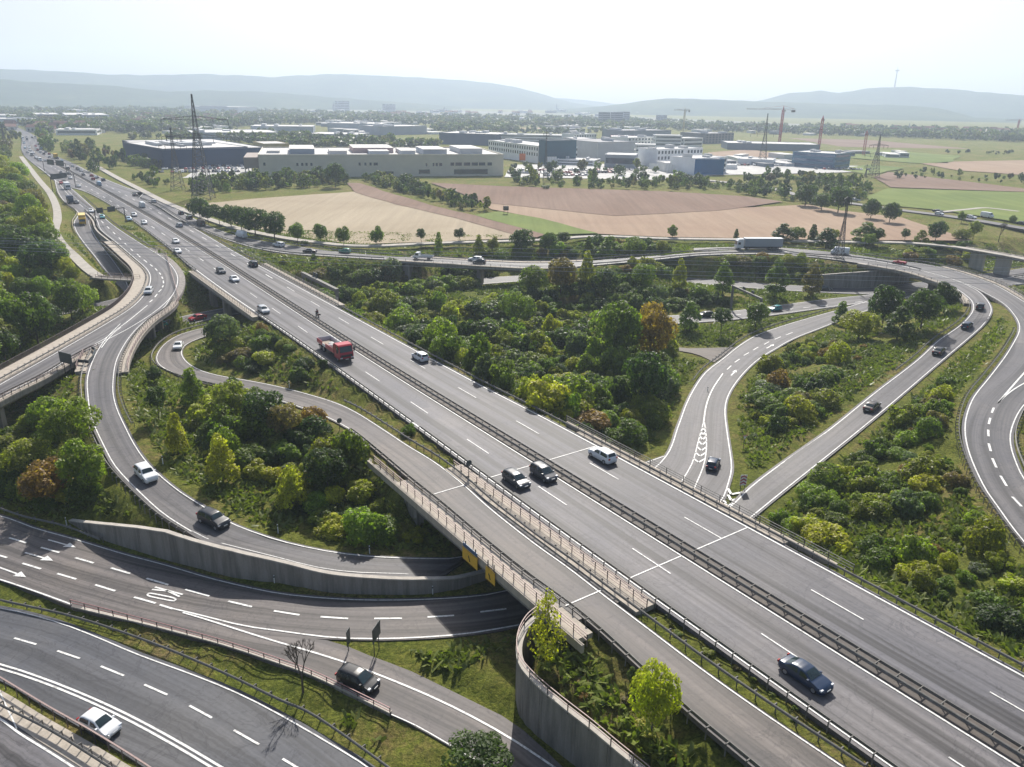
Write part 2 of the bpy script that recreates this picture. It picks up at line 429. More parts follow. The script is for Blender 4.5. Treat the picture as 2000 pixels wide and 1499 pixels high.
onA = ((ts > 50.5) & (ts < 79)) | ((ts > 178) & (ts < 230))
for q in np.linspace(-.03, 1.03, 34):
    B = aL+(aR-aL)*q; B[:, 2] -= .14; CLAMP.append(dense(B, ~onA & (ts < 900)))
for q in (-.04, .2, .5, .8, 1.04):
    B = (aL+(aR-aL)*q)[~onA & (ts < 700)][::2]; CTRL.extend([(b[0], b[1], b[2]-.12) for b in B])
ml = offset_line(aM, -.95); mr = offset_line(aM, .95); ml[:, 2] += .05; mr[:, 2] += .05
med = ribbon('median_strip', ml[ts < 900], mr[ts < 900], 'asphalt_brown')
nr = ts < 640
paint('A', offset_line(aL, .5)[nr], .25); paint('A', offset_line(aM, -1.15)[nr], .2); paint('A', offset_line(aM, 1.15)[nr], .2); paint('A', offset_line(aR, -.6)[nr & ((ts < 420) | (ts > 440))], .25)
for tlist, nn in (([32.7-i*18 for i in (-1, 0, 1, 2)], 65.9), ([37.0-i*18 for i in (0, 1, 2)], 55.6)): pass
def dashA(n_of, t0, t1):
    t = t0
    while t < t1:
        paint('A', np.array([tuple(TN(q, n_of(q))) for q in np.linspace(t, t+6, 3)]), .16+(.1 if t > 200 else 0)); t += 18
tR = float(U(1687, 1211).dot(DV)); tL = float(U(1235.6, 1072).dot(DV))-6
nm = lambda t: float(np.interp(t, [p[0] for p in A_M], [p[1] for p in A_M]))
dashA(lambda t: nm(t)+5.5, tR-36, 640); dashA(lambda t: nm(t)-4.75-.0*t, tL-54, 640)

# --- exit lane beside the motorway, over the lower road and round to the right
G = road('slip_road', [TN(445, 71.5), (272, 386), (312, 409), (350, 432), (400, 452), (450, 471), (512, 488), (575, 497), (625, 500), (700, 504.5), (802, 510), (850, 513), (950, 519.5), (1050, 524), (1135, 520.5), (1200, 515), (1287, 507), (1355, 500), (1407, 497.5), (1475, 496.5), (1522, 498), (1562, 500.5), (1625, 507), (1700, 518), (1775, 532), (1834, 551)],
         [TN(445, 80), (300, 380), (330, 400), (375, 425), (425, 448), (460, 460), (525, 473), (580, 481), (632, 489), (750, 500), (845, 505), (950, 511), (1050, 514), (1135, 511), (1200, 506), (1287, 499.5), (1355, 494), (1407, 490), (1475, 489), (1522, 491), (1562, 494), (1625, 499), (1700, 508), (1775, 522), (1842, 540)],
         'asphalt_ramp', 0.0, bridge=((.56, .68), (.955, 1)), dz=.0, key='G')
# ramp from that road down under the motorway
Hr = road('slip_road', [(1834, 551, 0), (1860, 562), (1880, 575), (1894, 588), (1897, 599), (1894, 611, 0), (1880, 628), (1860, 644), (1830, 664), (1790, 701), (1700, 770, -3.6), (1610, 842), (1520, 905, -5.9), (1457, 953), (1424, 986, -6.5), (1400, 1005, -6.5)],
         [(1842, 540, 0), (1870, 549), (1896, 560), (1914, 570), (1930, 586), (1939, 602), (1937, 616, 0), (1925, 634), (1896, 661), (1844, 705), (1718, 813, -3.9), (1610, 901), (1535, 961, -6), (1469, 1015), (1440, 1038, -6.5), (1415, 1058, -6.5)],
         'asphalt_ramp', key='H', bridge=((0, .17),), step=2.0)
# upper carriageway and the loop at the right edge
K = road('loop_road', [(1355, 491), (1432, 487.5), (1500, 487.5), (1562, 498), (1662, 505), (1742, 517), (1805, 531), (1855, 545), (1896, 560), (1920, 572), (1956, 593), (1976, 614), (1986, 632), (1986, 648), (1976, 668), (1960, 694), (1928, 736), (1896, 776), (1884, 804), (1879, 826), (1879, 852), (1886, 884), (1900, 920), (1920, 960), (1940, 988), (1970, 1031), (2000, 1068), (2050, 1130)],
        [(1355, 485), (1432, 483), (1500, 483), (1562, 487), (1662, 497), (1742, 509), (1800, 515), (1860, 528), (1900, 540), (1948, 558), (1980, 576), (2003, 590), (2060, 630), (2095, 668), (2110, 700), (2085, 735), (2040, 765), (2003, 797), (1983, 838), (1980, 856), (1983, 880), (1993, 908), (2003, 930), (2025, 960), (2050, 990), (2085, 1030), (2120, 1075), (2170, 1140)],
        'asphalt_ramp', 0.0, bridge=((.33, .47),), dz=.012, key='K', step=2.0)
# lower crossroads: two carriageways
MNc = [W(-100, 173, -6.5), W(-87, 187, -6.5), W(-79, 198, -6.5), W(-62, 214, -6.5), W(-42, 227, -6.5), W(-20, 238, -6.5), W(0, 247, -6.5), W(22, 252, -6.5), W(50, 250.5, -6.5), W(80, 242, -6.5), W(95, 239, -6.5), W(111, 238, -6.5), W(130, 246, -6.5), W(171, 267, -6.5), W(260, 318, -6.5), W(420, 400, -5), W(700, 560, -1.5)]
mc = resample(catmull(MNc), step=3.0)
MN = road('lower_road', vecs(offset_line(mc, -4.2)), vecs(offset_line(mc, 4.2)), 'asphalt_ramp', key='MN', smooth=False)
MSc = [W(-75, 183.5, -6.5), W(-60, 186.5, -6.5), W(-40, 188.5, -6.5), W(0, 190.5, -6.5), W(20, 194, -6.5), W(39.5, 199.5, -6.5), W(55, 204, -6.5), W(67, 209, -6.5), W(81, 216, -6.5), W(96, 223.5, -6.5), W(108, 228.5, -6.5), W(131, 240, -6.5), W(172, 259, -6.5), W(262, 309, -6.5), W(420, 392, -5), W(700, 552, -1.5)]
mc = resample(catmull(MSc), step=3.0)
MS = road('lower_road', vecs(offset_line(mc, -4.0)), vecs(offset_line(mc, 4.0)), 'asphalt_ramp', key='MS', smooth=False, dz=-.01)
# near pair of lanes that comes out from under the motorway
N1 = road('slip_road', [W(9, 96, -6.5), (1287, 902), (1320, 832), (1335, 792), (1350, 762), (1375, 727), (1410, 700), (1440, 676), (1475, 655), (1525, 637), (1575, 622), (1640, 604), (1710, 583), (1760, 571, -6.5)],
          [W(23.5, 92, -6.5), (1412, 983), (1427, 947), (1434, 918), (1431, 888), (1424, 842), (1420, 806), (1424, 779), (1445, 743), (1482, 705), (1520, 681), (1550, 664), (1610, 640), (1665, 618), (1730, 596), (1780, 579, -6.5)], 'asphalt_ramp', -6.5, dz=.012, key='N1')
DRV = road('side_road', [(1300, 672), (1330, 680), (1380, 680), (1440, 678)], [(1296, 676), (1320, 684), (1360, 692), (1395, 708)], 'asphalt_brown', -6.5, dz=.004, key='DRV')
# road with the painted letters, running under the motorway
K2 = road('lower_road', [(-160, 985), (0, 1003), (73, 1029), (146, 1049), (256, 1082), (330, 1101), (403, 1123), (476, 1141), (550, 1156), (640, 1165), (720, 1168.5), (793, 1168), (903, 1163), (1002, 1147), W(6, 86.5, -6.5), (1345, 975)],
          [(-160, 1085), (0, 1133), (73, 1159), (139, 1184), (220, 1205), (300, 1224), (400, 1238), (500, 1243), (580, 1247), (650, 1249), (756, 1251), (906, 1242), (1016, 1224), W(13, 78, -6.5), (1476, 1020)], 'asphalt_old', -6.5, key='K2', dz=-.008)
RB = road('slip_road', [(250, 1185), (400, 1220), (500, 1240), (600, 1247), (650, 1253), (727, 1283), (793, 1307), (866, 1342), (939, 1378), (1002, 1411), (1075, 1475), (1140, 1540)],
          [(250, 1212), (439, 1264), (550, 1301), (610, 1323), (720, 1375), (811, 1420), (903, 1473), (1000, 1530)], 'asphalt_old', -6.5, key='RB', dz=.006)
BL = road('lower_road', [(-120, 1172), (0, 1183), (92, 1203), (183, 1235), (275, 1274), (366, 1307), (460, 1344), (550, 1389), (646, 1444), (720, 1488), (790, 1540)],
          [(-120, 1290), (0, 1330), (91, 1383), (183, 1437), (293, 1507), (360, 1560)], 'asphalt_dark', -7.1, key='BL')
BC = road('bridge_road', [(-80, 1345), (0, 1380), (60, 1418), (132, 1466), (230, 1535)], [(-80, 1480), (0, 1540), (60, 1590), (130, 1650)], 'asphalt_main', -7.0, key='BC', grade=False)
road('kerb_strip', [(-80, 1310), (0, 1347), (91, 1402), (183, 1454), (300, 1525)], [(-80, 1366), (0, 1396), (60, 1437), (132, 1482), (215, 1535)], 'kerb_stone', -6.96, key='KS', grade=False)
# --- left: upper slip road curving off over the viaduct, and its branch down
B = road('slip_road', [(112, 357), (135, 385), (163, 408), (186, 430), (195, 450), (225, 475), (262, 507), (282, 525), (290, 540), (287, 560), (275, 580), (251, 603), (195, 638), (100, 693), (0, 749), (-130, 825)],
         [(140, 368), (160, 385), (190, 412), (225, 442), (275, 475), (325, 507), (342, 525), (350, 542), (348, 560), (338, 580), (305, 610), (250, 645), (205, 668), (142, 700), (75, 740), (0, 777), (-130, 850)], 'asphalt_ramp', 0.0, bridge=((.58, 1),), key='B', dz=.006)
D = road('slip_road', [(290, 575, 0), (240, 625), (205, 660), (188, 684, 0), (175, 710, -.08), (166, 740), (166, 765, -.6), (172, 812), (182, 840), (197, 872), (217, 910, -2.0), (240, 937), (275, 972, -2.7), (315, 1008), (359, 1036), (399, 1058, -3.3), (439, 1069), (550, 1097, -4.0), (610, 1113), (683, 1123), (807, 1127, -5.1), (848, 1132), W(0, 90.5, -6.2), (1340, 958, -6.5)],
         [(338, 580, 0), (322, 603), (287, 628), (264, 650), (245, 677, 0), (231, 707, -.08), (226, 740), (226, 770, -.6), (234, 800), (249, 832), (266, 865), (286, 895, -2.0), (311, 922), (344, 950), (375, 972, -2.7), (395, 983), (439, 1012), (487, 1033, -3.3), (550, 1054), (628, 1072, -4.3), (705, 1083), (771, 1087, -5.0), (851, 1089), (914, 1085, -5.6), W(1, 97, -6.3), (1295, 890, -6.5)], 'asphalt_ramp', 0.0, bridge=((.05, .30),), key='D', dz=.018, step=2.0)
Cc = road('slip_road', [(106, 352, 0), (112, 375), (125, 395), (150, 414, 0), (152, 419), (143, 435, -.7), (146, 450), (162, 475, -2.0), (182, 500), (205, 530, -4.2), (225, 552, -5.3), (236, 580, -6.2), W(-128, 192, -6.5), W(-129, 184, -6.5)],
          [(118, 352, 0), (140, 378), (165, 400), (182, 412, 0), (184, 420), (176, 432, -.7), (180, 447), (200, 480, -2.2), (225, 512), (245, 542, -4.6), (253, 562, -5.4), (256, 585, -6.2), W(-119, 192, -6.5), W(-121, 184, -6.5)], 'asphalt_ramp', key='C', dz=.01)
Lr = road('slip_road', [W(-64, 184, -6.5), (417, 638, -6.4), (375, 646), (345, 656, -6), (320, 672), (306, 690, -5.5), (303, 703), (311, 716), (331, 727), (355, 737, -4.8), (390, 747), (437, 757, -4), (500, 772), (545, 784), (582, 796, -2.3), (640, 818), (690, 846, -.6), (745, 890, 0), (810, 945), (870, 993), (950, 1061), (1041, 1134), (1111, 1185), (1170, 1233), (1261, 1317), (1353, 1401), (1463, 1493), (1600, 1605, 0)],
          [W(-66, 189, -6.5), (424, 651, -6.4), (392, 661), (366, 673, -6), (357, 686), (361, 700, -5.5), (376, 714), (401, 726), (437, 735, -4.8), (468, 740), (502, 746, -4), (550, 756), (600, 769), (650, 784, -2.3), (690, 801), (750, 838, -.6), (800, 871, 0), (850, 901), (912, 949), (950, 984), (1050, 1063), (1111, 1106), (1173, 1154), (1290, 1242), (1360, 1295), (1500, 1394), (1680, 1515, 0)], 'asphalt_old', key='L', dz=-.004, bridge=((.70, .845),), step=2.0)
# paths and far lanes
def lane(name, pts, w, mat, z=-.5, dz=0.0, key=None, grade=True):
    c = line_of(pts, z, 4.0)
    return road(name, vecs(offset_line(c, -w/2)), vecs(offset_line(c, w/2)), mat, key=key or name, smooth=False, dz=dz, grade=grade)
lane('footpath', [(41, 306), (60, 331), (77, 353), (98, 378), (110, 405), (112, 430), (107, 450), (122, 478), (145, 500), (165, 520), (186, 536), (200, 543)], 3.0, 'gravel', -.1, key='E')
lane('cycle_path', [(190, 325), (225, 345), (270, 368), (330, 398), (400, 425), (470, 447), (560, 465), (620, 473), (700, 480), (860, 474), (1060, 468), (1165, 461), (1300, 465.5), (1450, 467.5), (1560, 470), (1640, 472), (1775, 474), (1875, 483), (1905, 488, .3), (2000, 505, .3), (2150, 545, 0)], 3.4, 'gravel', -.45, key='track', grade=False)
lane('country_road', [(1180, 325), (1290, 345), (1380, 352), (1500, 367), (1560, 381), (1640, 394), (1700, 402), (1780, 413), (1830, 419), (1900, 429), (2000, 446), (2150, 470)], 6.5, 'asphalt_ramp', -.6, key='far', grade=False)
lane('farm_track', [(1838, 414), (1900, 408), (1925, 406), (1990, 413)], 3, 'gravel', -.6, grade=False)
for key, side, off in (('G', 'L', .5), ('G', 'R', .5), ('H', 'L', .5), ('H', 'R', .4), ('K', 'L', .45), ('K', 'R', .5), ('MN', 'L', .5), ('MN', 'R', .5), ('MS', 'L', .5), ('MS', 'R', .5), ('N1', 'L', .45), ('N1', 'R', .4),
                       ('K2', 'L', .45), ('BL', 'L', .45), ('B', 'L', .5), ('B', 'R', .4), ('D', 'R', .4), ('L', 'L', .3), ('L', 'R', .3), ('C', 'L', .4), ('C', 'R', .4)):
    paint(key, lat(ROADS[key], off, side), .15 if key in ('K2', 'BL', 'L', 'D') else .18)
paint('D', lat(D, .4, 'L', .14, .62), .16); paint('D', lat(D, .5, 'L', .62, .8), .1)
pl = lambda key, pts, z, w=.2, dash=None, lift=.04: paint(key, line_of(pts, z, 1.5), w, dash, lift)
def dashes(key, prs, z, w=.25):
    for a, b in prs:
        q = np.array([tuple(U(*a, z)), tuple(U(*b, z))]); paint(key, q, w, None, .04)
dashes('K2', [((18, 1051), (51, 1061)), ((80, 1070), (116, 1080)), ((147, 1090), (183, 1100.5)), ((217, 1110), (254, 1121)), ((286, 1130.5), (329, 1143)), ((362, 1152), (409, 1165)), ((446, 1175), (492, 1186)), ((535, 1194), (585, 1202)), ((626, 1205.5), (680, 1209)), ((731, 1209), (785, 1208.5)), ((835, 1206), (887, 1203)), ((938, 1196), (989, 1190)),
              ((-20, 1080), (14, 1090)), ((44, 1101), (80, 1112)), ((112, 1121), (149, 1132)), ((186, 1143), (225, 1155)), ((262, 1167), (304, 1179)), ((312, 1182), (338, 1190))], -6.5, .27)
pl('K2', [(338, 1189.5), (399, 1204), (476, 1223), (555, 1234), (650, 1246), (756, 1248), (906, 1239), (1016, 1221)], -6.5, .2)
pl('RB', [(357, 1197), (395, 1208), (476, 1234), (550, 1257), (610, 1274), (690, 1300), (738, 1318), (859, 1369), (976, 1430), (1050, 1477), (1100, 1512)], -6.49, .22)
pl('RB', [(764, 1396), (811, 1417), (903, 1470), (960, 1502)], -6.49, .12)
pl('K2', [(-40, 1122), (0, 1132.5), (73, 1157), (139, 1181)], -6.5, .2)
dashes('BL', [((-56, 1222), (-15, 1235)), ((28, 1247), (71, 1259.5)), ((112, 1272), (156, 1287)), ((197, 1302), (242, 1320.5)), ((282, 1338), (327, 1358)), ((370, 1379), (414, 1403)), ((457, 1427), (506, 1455)), ((552, 1483), (600, 1512))], -7.1, .22)
for pts in ([(-80, 1280), (0, 1298), (99, 1331), (220, 1382), (330, 1439), (432, 1499), (520, 1552)], [(-80, 1288), (0, 1306.5), (99, 1339.5), (220, 1392), (322, 1446), (412, 1499), (500, 1555)]): pl('BL', pts, -7.1, .22)
pl('BC', [(-60, 1378), (0, 1404), (33, 1430), (80, 1459), (132, 1492), (180, 1525)], -7.0, .2); pl('BC', [(-10, 1332), (33, 1424)], -6.99, .12)
dashes('K', [((1941, 797), (1937, 807)), ((1934, 817), (1931, 829)), ((1930, 840), (1930.5, 853)), ((1931, 867), (1935, 882)), ((1938, 896), (1946, 914)), ((1954, 930), (1966, 950)), ((1977, 971), (1995, 990))], .012, .32)
pl('K', [(1949, 788), (1966, 768), (1985, 746), (2003, 726)], .012, .3); pl('K', [(1949, 788), (1968, 770), (1985, 758), (2006, 746)], .012, .25)
pl('N1', [(1412, 730), (1392, 760), (1380, 790), (1374, 826)], -6.49, .25)
pl('N1', [(1374, 826), (1364, 862), (1352, 905), (1329, 945)], -6.49, .18); pl('N1', [(1376, 826), (1380, 868), (1375, 907), (1355, 957)], -6.49, .18)
for i, (y, xl, xr) in enumerate(((838, 1371, 1378), (846, 1368.5, 1378.5), (855, 1366.5, 1379), (865, 1364.5, 1379.5), (876, 1361.5, 1379.5), (887, 1358, 1378), (899, 1354.5, 1376))):
    xm = (xl+xr)/2-.5; pl('N1', [(xl, y-3), (xm, y+5)], -6.49, .3); pl('N1', [(xm-.4, y+5), (xr, y-2)], -6.49, .3)
for y, xl, xr in ((962, 1422, 1457), (974, 1422, 1449), (985, 1414, 1432)): pl('N1', [(xl, y-7), (xl+6, y+4)], -6.48, .4); pl('N1', [(xl+6, y+4), (xr, y-1)], -6.48, .4)
dashes('N1', [((1420, 722.5), (1428, 715)), ((1435, 708.5), (1444.5, 702)), ((1452.5, 695), (1462.5, 689.5)), ((1471, 684.5), (1481, 678.5)), ((1492.5, 673.5), (1502, 668)), ((1513, 663.5), (1525, 658.5)), ((1535, 655), (1548, 650))], -6.49, .24)
dashes('MS', [((1330+i*34, 627-i*3.6), (1345+i*34, 625.5-i*3.6)) for i in range(11)], -6.5, .3)
dashes('B', [((268, 497), (274, 503)), ((281, 508), (287, 513)), ((293, 517), (298, 521)), ((303, 525), (307, 529)), ((311, 533), (314, 537)), ((316, 541), (318, 545)), ((319, 549), (319.5, 554)), ((319, 558), (317, 562)), ((315, 566), (310, 571)), ((307, 575), (302.5, 581)), ((298, 586), (292, 591))] + [((186+i*11.5, 421+i*10.9), (190.5+i*11.5, 425.3+i*10.9)) for i in range(7)], .02, .3)
pl('B', [(288, 597), (250, 628), (242, 634)], .03, .22); pl('B', [(242, 634), (220, 650), (205, 662), (186, 672)], .03, .18); pl('B', [(236, 640), (220, 653), (207, 668), (198, 680)], .03, .18)
# lettering K O painted for the drivers
def stroke(pts, w=.24): paint('K2', np.array([tuple(U(*p, -6.5)) for p in pts]), w, None, .04)
stroke([(303, 1147.5), (357, 1162)]); stroke([(297, 1152.2), (328, 1155.2)]); stroke([(325, 1154), (351, 1166.2)])
stroke([(315.5-27.5*math.copysign(abs(math.cos(q))**.45, math.cos(q))-.6*math.sin(q), 1166.9-5.5*math.copysign(abs(math.cos(q))**.45, math.cos(q))+3.4*math.copysign(abs(math.sin(q))**.6, math.sin(q))) for q in np.linspace(0, 2*math.pi, 49)], .22)
def arrow(key, tail, tip, z, w=.22, hw=.55, hl=1.6):
    a, b = U(*tail, z), U(*tip, z); d = (b-a).normalized(); r = Vector((d.y, -d.x, 0)); c = b-d*hl
    paint(key, np.array([tuple(a), tuple(c)]), w, None, .04); paint_poly(key, [c-r*hw, b, c+r*hw], .045)
arrow('K2', (94, 1055), (148, 1070), -6.5); arrow('K2', (49, 1080), (104, 1096), -6.5); arrow('K2', (-12, 1105), (51, 1128), -6.5)
arrow('N1', (1428, 734), (1438, 723), -6.49, .3, .5); arrow('N1', (1497, 681), (1512, 673), -6.49, .3, .5)
# bridge joints across the decks
for t, n0, n1 in ((50.8, 42.6, 47.3), (50.8, 51, 59.3), (50.8, 61.5, 70.4), (78.6, 42.6, 47.5), (78.6, 51, 59.3), (78.6, 61.5, 70.2)):
    q = np.array([tuple(TN(t, n0, .01)), tuple(TN(t, n1, .01))]); paint('joint', q, .16, None, .03)
for key, (V, Fq) in MARKS.items():
    par = ROADS[key]['o'] if key in ROADS else MW
    o = obj('road_marking' if key != 'joint' else 'expansion_joint', mesh_np('road_marking', V, [tuple(f) for f in Fq], [MAT['paint_white']]), par)
# ------------------------------------------------------------------ walls seen in the photograph
def add_ctrl(pts): CTRL.extend([(p[0], p[1], p[2]) for p in pts])
# wall between the branch road and the lettered road
wb = [(135, 1021), (183, 1046), (220, 1060), (275, 1077), (330, 1094), (384, 1108), (458, 1127), (550, 1139), (646, 1156), (756, 1160), (830, 1159), (888, 1151), (925, 1141), (965, 1128)]
wt = [(132, 1020), (183, 1021), (225, 1025), (275, 1030), (330, 1038), (384, 1056), (458, 1075), (550, 1097), (628, 1118), (720, 1129), (811, 1131), (888, 1129), (925, 1121), (965, 1110)]
WB1 = [U(*p, -6.5) for p in wb]
hts = []
for q, p in zip(WB1, wb):
    yt = float(np.interp(p[0], [a[0] for a in wt], [a[1] for a in wt])); hts.append(max(.2, Z_at(q, yt)+6.5-.2))
def wall_mesh(base, hs, th, coping=.0, side=1):
    """upright wall along base polyline; thickness grows to the left of travel when side is 1"""
    A = catmull(base, 6); d = np.r_[0, np.cumsum([(A[i+1]-A[i]).length for i in range(len(A)-1)])]
    db = [d[min(i*6, len(A)-1)] for i in range(len(base))]
    h = np.interp(d, db, hs); m = MB(); c = MB(); n = len(A)
    L = offset_line(np.array([tuple(a) for a in A]), -th*side)
    vs = []
    for i in range(n):
        a, b = A[i], Vector(L[i]); t = a.z+h[i]
        vs += [(a.x, a.y, a.z-1.2), (a.x, a.y, t), (b.x, b.y, t), (b.x, b.y, b.z-1.2)]
    fs = []
    for i in range(n-1):
        for k in range(3): fs.append((i*4+k, i*4+k+1, i*4+k+5, i*4+k+4))
    fs += [(0, 1, 2, 3), tuple((n-1)*4+k for k in (3, 2, 1, 0))]
    m.add(vs, fs)
    for i in range(4, n-2, 7):      # joints between the cast panels
        d_ = (A[i+1]-A[i-1]); d_.z = 0; d_.normalize(); r_ = Vector((d_.y, -d_.x, 0))*side; p = A[i]
        for o_ in (-.16, .16): m.box(-.05, .05, -.02, .045, p.z-1, p.z+h[i]-.01, 0, Matrix.Translation((p.x+d_.x*o_+r_.x*.01, p.y+d_.y*o_+r_.y*.01, 0)) @ Matrix.Rotation(math.atan2(d_.y, d_.x), 4, 'Z'))
    O1 = offset_line(np.array([tuple(a) for a in A]), .07*side); O2 = offset_line(L, -.07*side)
    vs = []
    for i in range(n):
        t = A[i].z+h[i]
        vs += [(O1[i][0], O1[i][1], t+.002), (O1[i][0], O1[i][1], t+.16), (O2[i][0], O2[i][1], t+.16), (O2[i][0], O2[i][1], t+.002)]
    fs = []
    for i in range(n-1):
        for k in range(4): fs.append((i*4+k, i*4+(k+1) % 4, (i+1)*4+(k+1) % 4, (i+1)*4+k))
    fs += [(0, 1, 2, 3), tuple((n-1)*4+k for k in (3, 2, 1, 0))]
    c.add(vs, fs)
    return m, c, A, h
def wall(base, hs, th, label, name='retaining_wall', side=1, ctrl=True):
    m, c, A, h = wall_mesh(base, hs, th, side=side)
    o = empty(name, tuple(base[0]), label=label, cat='wall')
    inv = Vector(base[0])
    for mb, nm, mt in ((m, 'wall_face', 'concrete'), (c, 'coping', 'concrete_pale')):
        mb.v = [tuple(Vector(v)-inv) for v in mb.v]; mb.build(nm, MAT[mt], o)
    if ctrl:
        B = np.array([tuple(a) for a in A]); hi = offset_line(B, -(th+.7)*side); lo = offset_line(B, .7*side); lo2 = offset_line(B, 1.8*side); hi2 = offset_line(B, -(th+1.8)*side)
        for off in (-.4, -.15, .1, .35, .8, 1.4, 2.0):
            q = offset_line(B, off*side); q[:, 2] -= .1; CLAMP.append(resample(vecs(q), step=.6))
        for i in range(0, len(A), 2):
            z = A[i].z
            for q in (lo, lo2): CTRL.append((q[i][0], q[i][1], z-.15))
            for q in (hi, hi2): CTRL.append((q[i][0], q[i][1], z+max(h[i]-.35, 0)))
    return o
wall(WB1, hts, .45, 'long curved concrete wall beside the road with painted letters', ctrl=False)
for off in (-.4, -.2, 0, .2, .5, 1.0, 1.6):
    q = offset_line(np.array([tuple(a) for a in catmull(WB1)]), off); q[:, 2] -= .02; CLAMP.append(resample(vecs(q), step=.6))
add_ctrl([(q.x, q.y, -6.52) for q in WB1[:9]])
# tall curved wall holding the embankment at the bottom
ct = [(1052, 1200), (1030, 1218), (1014, 1245), (1009, 1278), (1017, 1304), (1042, 1334), (1089, 1375), (1155, 1427), (1206, 1470), (1260, 1514), (1330, 1575)]
zt = [-.5, -.6, -.7, -.8, -.9, -1.1, -1.4, -1.7, -1.9, -2.0, -2.2]
CT = [U(p[0], p[1], z) for p, z in zip(ct, zt)]
bz_ = [-6.3, -5.9, -5.7, -5.7, -5.9, -6.2, -6.5, -6.6, -6.6, -6.6, -6.6]
base = [Vector((p.x, p.y, b)) for p, b in zip(CT, bz_)]
wall(base, [z-b for z, b in zip(zt, bz_)], .45, 'tall curved concrete wall with pink handrail at the bottom of the photo', side=1)
# low wall along the near edge of the lettered road
cb = [(139, 1184), (293, 1224), (439, 1264), (550, 1301), (610, 1323), (720, 1376), (762, 1397)]
CB = [U(p[0], p[1], -6.52) for p in cb]
b2 = [Vector((p.x, p.y, -7.4)) for p in CB]
LOWW = wall(b2, [.7, .95, 1.0, 1.0, 1.0, 1.0, 1.0], .22, 'low block wall with red handrail between the two lower roads', name='kerb_wall', side=1, ctrl=False)
add_ctrl([tuple(p+Vector((0, 0, -.5))) for p in survey([(60, 1172), (200, 1222), (350, 1268), (500, 1330), (640, 1395), (760, 1450)], -7.2)])
# ground levels given by hand: below viaducts, on slopes, in the fields
add_ctrl(survey([(60, 800, -6.6), (110, 770, -6.6), (150, 760, -6.4), (30, 840, -6.6), (0, 900, -6.4), (60, 920, -6.2), (140, 920, -5.5), (200, 960, -5), (20, 970, -6.6), (80, 990, -6.5), (150, 1000, -6.0)]))
add_ctrl(survey([(0, 690, -4), (60, 650, -4), (120, 620, -4), (170, 590, -4), (190, 560, -3), (100, 560, -3), (40, 600, -4), (0, 560, -3), (60, 500, -1.5), (0, 450, -1), (60, 400, -.8), (0, 380, -.8), (100, 500, -1.5), (150, 540, -2)]))
add_ctrl([(x+a_*.82, y-a_*.57, -6.6) for x, y in ((-90, 184), (-84, 191), (-78, 199), (-70, 207), (-62, 214), (-52, 220)) for a_ in (-9, 9)])
add_ctrl([(x, y, -6.6) for x, y in ((-66, 178), (-60, 180), (-52, 181), (-58, 192), (-64, 200), (-72, 192), (-54, 205))])
add_ctrl([(x, y, -6.5) for x, y in ((-95, 160), (-110, 185), (-85, 170), (-70, 195), (-92, 200), (-75, 208))])
add_ctrl(survey([(640, 1280, -6.6), (720, 1262, -6.6), (800, 1270, -6.55), (900, 1280, -6.4), (960, 1320, -6.3), (980, 1270, -6.2), (850, 1310, -6.55), (990, 1370, -6.3)]))
add_ctrl(survey([(1120, 1330, -1.0), (1200, 1370, -1.1), (1270, 1430, -1.2), (1350, 1480, -1.2), (1150, 1270, -.7), (1080, 1270, -.7), (1060, 1310, -.8)]))
add_ctrl(survey([(700, 960, -3.0), (720, 1000, -4.5), (760, 1040, -5.4), (650, 1030, -4.6), (560, 960, -3.8), (450, 900, -3.5), (400, 830, -3), (340, 800, -2.5), (300, 780, -2), (420, 760, -4)]))
add_ctrl(survey([(800, 640, -5), (900, 690, -5), (1000, 720, -5), (1100, 760, -5.5), (1200, 800, -6), (1250, 720, -6.3), (1000, 620, -6.3), (1150, 640, -6.4), (860, 600, -6)]))
add_ctrl(survey([(1550, 850, -5), (1560, 760, -5), (1640, 720, -4), (1700, 680, -3.2), (1750, 640, -3.5), (1800, 640, -1.5), (1720, 620, -5)]))
add_ctrl(survey([(1620, 1000, -4.5), (1750, 950, -3.5), (1850, 900, -2), (1800, 1050, -2.5), (1900, 1100, -1.5), (1980, 1150, -.8), (1700, 1100, -2.0), (1600, 1080, -3.0), (1850, 1200, -1), (1560, 1050, -4)]))
_c = np.array(CTRL); _low = _c[_c[:, 2] < -1.6]; _g = ROADS['G']['R']; _k = ROADS['K']['R']
for x in np.arange(-250, 560, 11.0):
    for y in np.arange(250, 620, 11.0):
        yn = max(np.interp(x, _g[:, 0], _g[:, 1], left=999, right=0), np.interp(x, _k[:60, 0], _k[:60, 1], left=0, right=262) if x > 60 else 0)
        if y > yn+5 and Vector((x, y, 0)).dot(NV) > 76 and ((_low[:, 0]-x)**2+(_low[:, 1]-y)**2).min() > 14**2: CTRL.append((x, y, -1.0))
# ------------------------------------------------------------------ ground
def axis(lo, hi, st, far, g=1.12):
    a = list(np.arange(lo, hi+.01, st)); s = st; b = hi
    while b < far[1]: s *= g; b += s; a.append(b)
    s = st; b = lo; pre = []
    while b > far[0]: s *= g; b -= s; pre.append(b)
    return np.array(pre[::-1]+a)
GX = axis(-190, 190, 1.0, (-9000, 9000)); GY = axis(44, 300, 1.0, (-400, 12000))
XX, YY = np.meshgrid(GX, GY, indexing='xy')
C = np.array(CTRL)
def idw(x, y):
    out = np.empty(len(x))
    base_w = 1/(34.0**3)
    for a in range(0, len(x), 4000):
        dx = x[a:a+4000, None]-C[None, :, 0]; dy = y[a:a+4000, None]-C[None, :, 1]
        w = 1.0/((dx*dx+dy*dy+.35)**1.5)
        out[a:a+4000] = ((w*C[None, :, 2]).sum(1)+base_w*-1.0)/(w.sum(1)+base_w)
    return out
